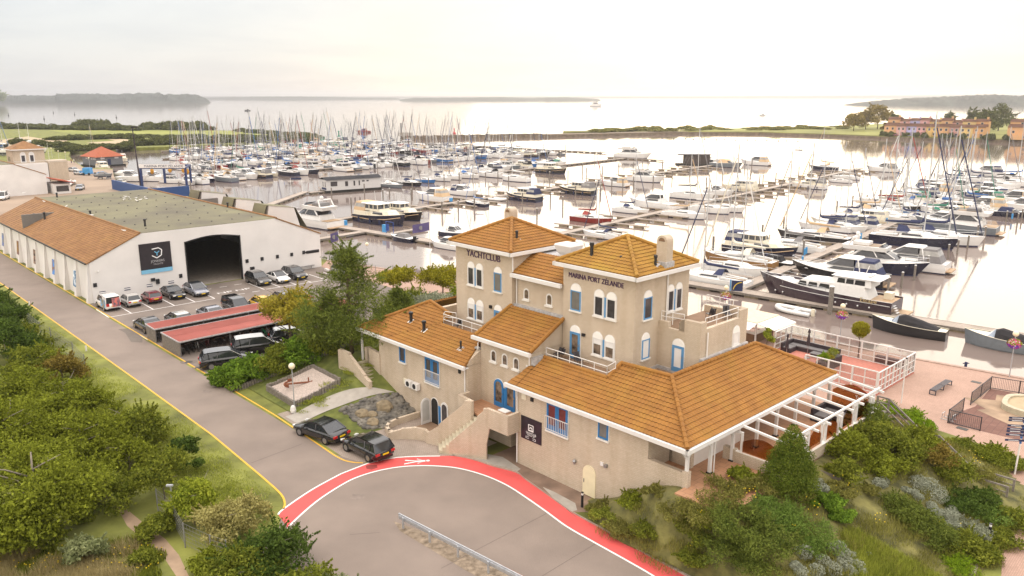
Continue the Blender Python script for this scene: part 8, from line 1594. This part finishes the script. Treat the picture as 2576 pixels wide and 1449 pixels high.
for k, (tt, lf, h) in enumerate(((.6,'jbright',1.1),(1.6,'gold',.7),(2.8,'grassb',1.1))): plant('planter_grass', ST(6.1,33.6+tt,1.1), .6, h, lf, ('feathery green grass at the near end of the dark planter','low yellow plant in the middle of the dark planter','tall light grass at the far end of the dark planter')[k], 'plant', 'plants in the dark planter', 800+k, 2500, .06, 'dome', asp=.2, up=.6)
block(thing('planter', 'low dark planter box outside the back glass fence', 'planter', ST(8.4,40.5,0), RZ), 'box', RAT, (0,3.0,0,.5,0,.8))
o = plant('lollipop_tree', ST(6.6,40.9), .85, 3.6, 'gold', 'round clipped tree on a thin stem by the back glass fence', 'tree', None, 810, 9000, .06, blobs=[(0,0,3.0,.75,1.0),(.2,.1,3.1,.65,1),(-.2,-.1,2.9,.65,1)], tr=1.6, limbs=0, shell=.75)
plant('potted_tree', ST(-.6,36.0), .7, 2.0, 'bright', 'small potted bush beside the quay bar', 'plant', None, 811, 2500, .07, 'dome', .8, limbs=2)
def chair(p, rz, lb):
    o = thing('terrace_chair', lb, 'chair', p, rz, 'dark chairs on the roof terraces'); CH = mat('chair_dark', (.05,.045,.05), .5)
    block(o, 'seat', CH, (-.25,.25,-.25,.25,.42,.46)); mb = MB(); mb.beam((-.25,0,.45),(-.38,0,.9),.5,.04,up=(0,1,0)); mb.add([(-.24,-.25,.46),(-.24,.25,.46),(-.4,.23,.92),(-.4,-.23,.92),(-.27,-.25,.46),(-.27,.25,.46),(-.43,.23,.92),(-.43,-.23,.92)], [(0,1,2,3),(7,6,5,4),(0,4,5,1),(1,5,6,2),(2,6,7,3),(3,7,4,0)]); mb.build('backrest', CH, o)
    for x in (-.22,.22):
        for y in (-.22,.22): mb = MB(); mb.cyl(x,y,0,.42,.018,5); mb.build('leg', CH, o)
chair(ST(.5,3.6,7.05), RZ+R_(200), 'dark chair left of the blue door on the front terrace'); chair(ST(2.5,3.6,7.05), RZ+R_(-20), 'dark chair right of the blue door on the front terrace'); chair(ST(-10.6,3.4,6.9), RZ+R_(190), 'dark chair on the left terrace behind the railing'); chair(ST(8.2,11.0,10.15), RZ+R_(150), 'dark chair on the upper terrace, left one'); chair(ST(9.0,11.9,10.15), RZ+R_(-40), 'dark chair on the upper terrace, right one')
# anchor bed, palisades, rock bank
def palisade(pts, h, lb, w=.24, base=0.0):
    o = thing('palisade', lb, 'palisade', (0,0,0), 0); mb = MB(); rg = random.Random(2)
    for a, b in zip(pts, pts[1:]):
        n = max(1, int((b-a).length/w))
        for i in range(n): q = a+(b-a)*(i+.5)/n; z = max(hl(q), hz(q)); mb.cyl(q.x, q.y, z-.2, z+h*rg.uniform(.92,1.06), w*.5, 6)
    mb.build('stakes', WOODG, o); return o
bx = [bank(x, y) for x, y in ((671.6,981),(788,929.5),(856,966),(741,1024.5))]
palisade(bx+[bx[0]], .5, 'grey palisade frame round the anchor bed')
cn = sum(bx, Vector())/4; zc = max(hl(p) for p in bx+[cn])+.05
mb = MB(); q4 = [cn+(p-cn)*.95 for p in bx]; n = 8; rows = [[(q4[0]*(1-f)+q4[1]*f)*(1-g)+(q4[3]*(1-f)+q4[2]*f)*g for f in [i/n for i in range(n+1)]] for g in [i/n for i in range(n+1)]]
mb.loft([[(p.x,p.y,hl(p)+.22) for p in r] for r in rows]); structure(mb.build('shell_bed', SHELLS))
RUST = mat('rust_iron', (.20,.065,.03), .8, var=.3, vs=5)
a, b = bank(727,985), bank(775,968); d = b-a; o = thing('anchor', 'rusty old ship anchor lying on the shell bed', 'anchor', (a+b)/2, math.atan2(d.y, d.x)); o.location.z = hl((a+b)/2)+.35; o.scale = (.8,.8,.8); mb = MB(); mb.tube([(-1.3,0,.1),(1.3,0,.25)], .10, 6); mb.tube([(1.35,0,.25),(1.55,.0,.25)], .16, 8); mb.build('shank', RUST, o)
mb = MB(); mb.tube([(-1.0,-.95,.15),(-1.35,-.45,.12),(-1.45,0,.1),(-1.35,.45,.12),(-1.0,.95,.15)], [.05,.11,.13,.11,.05], 6); mb.build('arms', RUST, o); mb = MB(); mb.tube([(1.1,-.1,-.3),(1.1,.1,.75)], .07, 6); mb.build('stock', RUST, o)
for sy in (-1,1): mb = MB(); mb.obox((-1.05,sy*.85,.2), (.5,.08,.35), rz=sy*.6); mb.build('fluke', RUST, o)
mb = MB(); mb.lathe([(.01,0),(.22,.02),(.26,.2),(.2,.5),(.12,.62),(.01,.62)], n=8); tag(mb.build('sand_bag', WHITE, loc=bank(738,1038)), 'white sack standing at the corner of the anchor bed', 'sack')
palisade([bank(x, y) for x, y in ((580,986),(640,965),(700,940),(760,915),(820,893),(858,880),(912,865))], .45, 'long grey palisade edge between car park hedge and lawn')
RB = mat('basalt_stone', (.085,.08,.075), .85, var=.4, vs=1.4, col2=(.16,.145,.12), bump=.5, bs=8); rg = random.Random(6); mb = MB(); poly = [toST(Z5(x, y, z)) for x, y, z in ((0,1265,.2),(330,1110,.8),(715,975,1.4),(830,1090,.9),(930,1210,.4),(640,1330,.3),(520,1430,.1),(300,1460,0))]
def inside(x, y, P):
    c = False
    for i in range(len(P)):
        (x1,y1),(x2,y2) = P[i], P[i-1]
        if (y1 > y) != (y2 > y) and x < (x2-x1)*(y-y1)/(y2-y1)+x1: c = not c
    return c
xs_, ys_ = [p[0] for p in poly], [p[1] for p in poly]; pl_ = []
while len(pl_) < 330:
    s, t = rg.uniform(min(xs_), max(xs_)), rg.uniform(min(ys_), max(ys_))
    if inside(s, t, poly) and t < -.05: pl_.append((s, t))
for s, t in pl_:
    r = rg.uniform(.16,.30); p = ST(s, t, hlawn(s, t)+.02); n = 6; a0 = rg.uniform(0, 6)
    mb.loft([[(p.x+r*k*rg.uniform(.85,1.1)*math.cos(a0+2*math.pi*i/n), p.y+r*k*.85*math.sin(a0+2*math.pi*i/n), p.z+z*r) for i in range(n)] for k, z in ((1.0,-.3),(1.0,.25),(.65,.55),(.05,.62))], closed=True)
tag(mb.build('rock_bank', RB), 'bank of dark rounded basalt stones beside the arched doors', 'stones', kind='stuff')
structure(MB().add([tuple(ST(s, t, hlawn(s, t)+.03)) for s, t in poly], [tuple(range(len(poly)))]).build('stone_bed', RB))
for x, y, z, r, d_ in ((540,1200,.6,.75,'largest, in the middle of the stone bank'),(270,1320,.2,.6,'left one near the parked saloon'),(390,1320,.2,.45,'yellowish one in front of the largest'),(400,1400,.1,.55,'lowest one beside the planter wall')):
    p = Z5(x, y, z); s, t = toST(p); p.z = hlawn(s, t); mb = MB(); rg = random.Random(x); mb.loft([[(r*k*rg.uniform(.8,1.15)*math.cos(i*.785), r*k*rg.uniform(.7,1)*math.sin(i*.785), z_*r) for i in range(8)] for k, z_ in ((1,-.2),(1.05,.3),(.8,.7),(.35,.95),(.05,1))], closed=True); tag(mb.build('boulder', mat('boulder_stone', (.24,.19,.12), .9, var=.3, vs=2, bump=.6, bs=6), None, loc=p), 'rounded sandy boulder, %s' % d_, 'boulder', 'boulders in the stone bank')
# wire fences, marker posts
def wire_fence(pts, h, lb):
    o = thing('wire_fence', lb, 'fence', (0,0,0), 0); WF = mat('fence_wire', (.20,.20,.19), .6)
    for p in pts: mb = MB(); mb.cyl(p.x, p.y, 0, h, .04, 6); mb.build('post', WF, o)
    mb = MB(); up = Vector((0,0,1))
    for a, b in zip(pts, pts[1:]):
        for k in range(6): mb.beam(a+up*(h*(k+.5)/6+.1), b+up*(h*(k+.5)/6+.1), .012)
        n = max(2, int((b-a).length/.28))
        for i in range(n): q, r_ = a+(b-a)*i/n, a+(b-a)*(i+1)/n; mb.beam(q+up*.1, r_+up*h*.95, .006); mb.beam(r_+up*.1, q+up*h*.95, .006)
    mb.build('mesh', WF, o)
wire_fence([B4(150,560),B4(312,700),B4(392,745),B4(560,865),B4(650,962),B4(465,940)], 1.9, 'wire mesh fence standing behind the left shrubs'); wire_fence([B7(1195,965),B7(1300,1050),B7(1400,1235),B7(1600,1330),B7(1720,1370)], 1.6, 'old wire mesh fence along the sandy path')
wire_fence([B5(180,440),B5(260,475),B5(390,475),B5(440,495),B5(540,505),B5(700,540)], 1.6, 'low wire fence on the quay behind the golden trees')
for x, y, l in ((222,452,'upper'),(652,795,'lower')): mb = MB(); mb.box(-.06,.06,-.06,.06,0,.55); tag(mb.build('marker_post', WHITE, loc=B4(x, y)), 'small white marker post on the grass verge, the %s one' % l, 'marker post', 'white marker posts')
mb = MB(); mb.box(-.5,.5,-.15,.15,0,.3); tag(mb.build('kerb_block', WHITE, loc=B4(2470,190), rz=RZ), 'white concrete block at the right end of the hall bays', 'block')
# jetty fittings, flags, buoys
def part1(name, lb, cat, p, rz, parts, grp=None):
    o = thing(name, lb, cat, p, rz, grp)
    for nm, m_, *bs in parts:
        for b_ in bs: block(o, nm, m_, b_)
    return o
YC = mat('sign_yellow', (.6,.42,.05), .6)
o = part1('jetty_board', 'blue notice board with a yellow curve at the jetty head', 'notice board', A5(985,1225,-.95), R_(-10), [('board', CNAVY, (-.75,.75,-.1,.1,.15,1.6)), ('side_board', BLUEP, (-1.0,-.8,-.1,.1,.15,1.75))]); mb = MB()
for k in range(6): a0, a1 = math.pi*(.5+k*.08), math.pi*(.58+k*.08); mb.beam((.6+1.1*math.cos(a0),-.12,.3+1.1*math.sin(a0)),(.6+1.1*math.cos(a1),-.12,.3+1.1*math.sin(a1)),.12,.02,up=(0,1,0))
mb.build('emblem', YC, o)
GB = mat('gate_blue', (.03,.07,.28), .5); LB_ = mat('crate_blue', (.06,.30,.62), .5)
part1('jetty_gate', 'tall blue gate frame on the front jetty', 'gate', A8(890,325,-.95), RK+R_(90), [('post', GB, (-.05,.05,-1.1,-1.0,0,2.4),(-.05,.05,1.0,1.1,0,2.4)), ('beam', GB, (-.05,.05,-1.0,1.0,2.3,2.4)), ('panel', GB, (-.02,.02,.2,.95,.5,1.9))])
part1('jetty_locker', 'light blue locker on the front jetty beside the gate', 'locker', A8(850,312,-.95), RK, [('body', LB_, (-.4,.4,-.3,.3,0,1.5))]); part1('jetty_locker', 'light blue box on the jetty by the sport yacht', 'locker', A8(540,258,-.95), RK, [('body', LB_, (-.7,.7,-.4,.4,0,1.0))]); part1('jetty_gate', 'tall blue gate frame on the jetty with the tan canopied cruiser', 'gate', A1(1420,1060,-.95), RK+R_(90), [('post', GB, (-.05,.05,-1,-.9,0,2.6),(-.05,.05,.9,1,0,2.6)), ('beam', GB, (-.05,.05,-.9,.9,2.5,2.6))])
part1('jetty_locker', 'light blue box on the finger by the small navy sailing boat', 'locker', A1(1790,1020,-.95), RK, [('body', LB_, (-.35,.35,-.3,.3,0,.9))]); part1('jetty_gate', 'white gate frame with dark name strip before the houseboat', 'gate', A7(1930,1200,-.95), R_(10), [('post', WHITE, (-1.6,-1.5,-.05,.05,0,4),(1.5,1.6,-.05,.05,0,4)), ('strip', CNAVY, (-1.5,1.5,-.06,.06,3.5,4))])
for fn, x, y, i in ((A5,1965,690,0),(A5,1935,800,1),(C6,790,110,2),(A6,655,540,3),(A6,1545,160,4),(A6,1060,290,5),(A4,2410,1180,6)):
    part1('power_pillar', 'light blue power pillar on the right hand jetty, %s from the front' % ORD[i], 'power pillar', fn(x, y, -.95), 0, [('body', LB_, (-.13,.13,-.13,.13,0,1.15))], 'blue power pillars')
FLG = mat('flag_navy', (.10,.08,.20), .8, var=.15)
for fn, x, y, hh, ln, lb in ((A8,1195,432,3.6,3.0,'navy flag with round emblem on a white pole by the speedboats'),(A8,505,470,2.6,1.3,'dark flag on a white pole behind the boat hall')):
    o = thing('flag', lb, 'flag', fn(x, y, 0 if x < 600 else -1.0), R_(195)); mb = MB(); mb.cyl(0,0,0,hh+1.2,.05,6); mb.build('pole', WHITE, o); mb = MB(); mb.loft([[(ln*u, .18*math.sin(u*5), hh+1.1-z_-.5*u) for u in [k/8 for k in range(9)]] for z_ in (0,.7,1.5)]); mb.build('cloth', FLG, o)
    mb = MB(); mb.tube([(ln*.5,.0,hh+.1),(ln*.5,.14,hh+.1)], .38, 12); mb.build('emblem', GREYM, o)
def buoy(p, m_, h, lb, r=.8): o = thing('buoy', lb, 'buoy', p, 0, 'navigation buoys'); mb = MB(); mb.lathe([(r,-.4),(r,.5),(r*.3,h*.5),(r*.3,h),(r*.55,h+.1),(.05,h+.9)], n=8); mb.build('body', m_, o)
buoy(B2(853,432,WZ), LAMPR, 3.2, 'red navigation buoy outside the breakwater', 1.2); buoy(A1(165,100,WZ), CGREEN, 4, 'green navigation buoy beyond the far masts', 1.2)
for i, (x, y) in enumerate(((115,530),(595,575),(718,492),(1005,518),(1357,610),(1567,555))): buoy(C2(x, y, WZ), BLACK, 3.0, 'small dark buoy out on the lake, %s from the left' % ORD[i], .9)
for i in range(14): p = A3(100+150*i+(i % 3)*20, 108+3*i+(i % 2)*6, WZ); mb = MB(); mb.sphere((0,0,.1), .45, 8, 6); tag(mb.build('float_buoy', BLACK, loc=p), 'small float in the line of floats off the spit, %s from the left' % ORD[i], 'float', 'line of small floats')
# people seen far away
def person(p, lb, top, leg=CNAVY, h=1.75):
    o = thing('person', lb, 'person', p, 0); sk = mat('skin', (.45,.28,.2), .6); mb = MB()
    for sy in (-1,1): mb.tube([(0,sy*.1,0),(.02,sy*.1,.48),(0,sy*.09,.88)], [.06,.07,.09], 6); mb.tube([(0,sy*.2,1.42),(.03,sy*.27,1.12),(.12,sy*.25,.86)], [.06,.05,.04], 6)
    mb.tube([(0,0,.8),(0,0,1.1),(0,0,1.4),(0,0,1.5)], [.16,.15,.19,.07], 8); mb.sphere((.01,0,1.63), .115, 8, 6, sz=1.15); mb.build('body', sk, o, True); mb = MB(); mb.tube([(0,0,.82),(0,0,1.1),(0,0,1.42)], [.175,.165,.2], 8)
    for sy in (-1,1): mb.tube([(0,sy*.2,1.44),(.03,sy*.27,1.14)], [.075,.065], 6)
    mb.build('jacket', top, o); mb = MB()
    for sy in (-1,1): mb.tube([(0,sy*.1,.08),(.02,sy*.1,.48),(0,sy*.09,.88)], [.075,.085,.105], 6)
    mb.build('trousers', leg, o); mb = MB(); mb.sphere((-.015,0,1.67), .122, 8, 5); mb.build('hair', WOODB, o)
person(B1(540,655,0), 'person in a red jacket standing near the pavilion', CRED); person(B1(560,655,0), 'person in a white jacket beside the one in red', WHITE); pr = A3(2090,275,WZ); pr.z = WZ+.1; person(pr, 'person in dark clothes steering the small grey dinghy', CBLACK)
part1('boat_trailer', 'light blue boat trailer frame in the far yard', 'trailer', B1(720,745), R_(-12), [('beam', LB_, (-5,4,-.15,.15,.5,.8),(-5,-4.6,-1.2,1.2,.1,1.2),(2,2.4,-1.2,1.2,.3,1.2)), ('wheel', RUBBER, (1.8,2.6,-1.4,-1.21,0,.8),(1.8,2.6,1.21,1.4,0,.8))])
part1('yard_crane', 'small blue yard machine beside the trailer', 'machine', B1(665,745), 0, [('body', LB_, (-1.2,1.2,-1,1,.4,2.4)), ('wheel', RUBBER, (-1.2,-.6,-1.2,-1.01,0,.8),(.6,1.2,-1.2,-1.01,0,.8))])
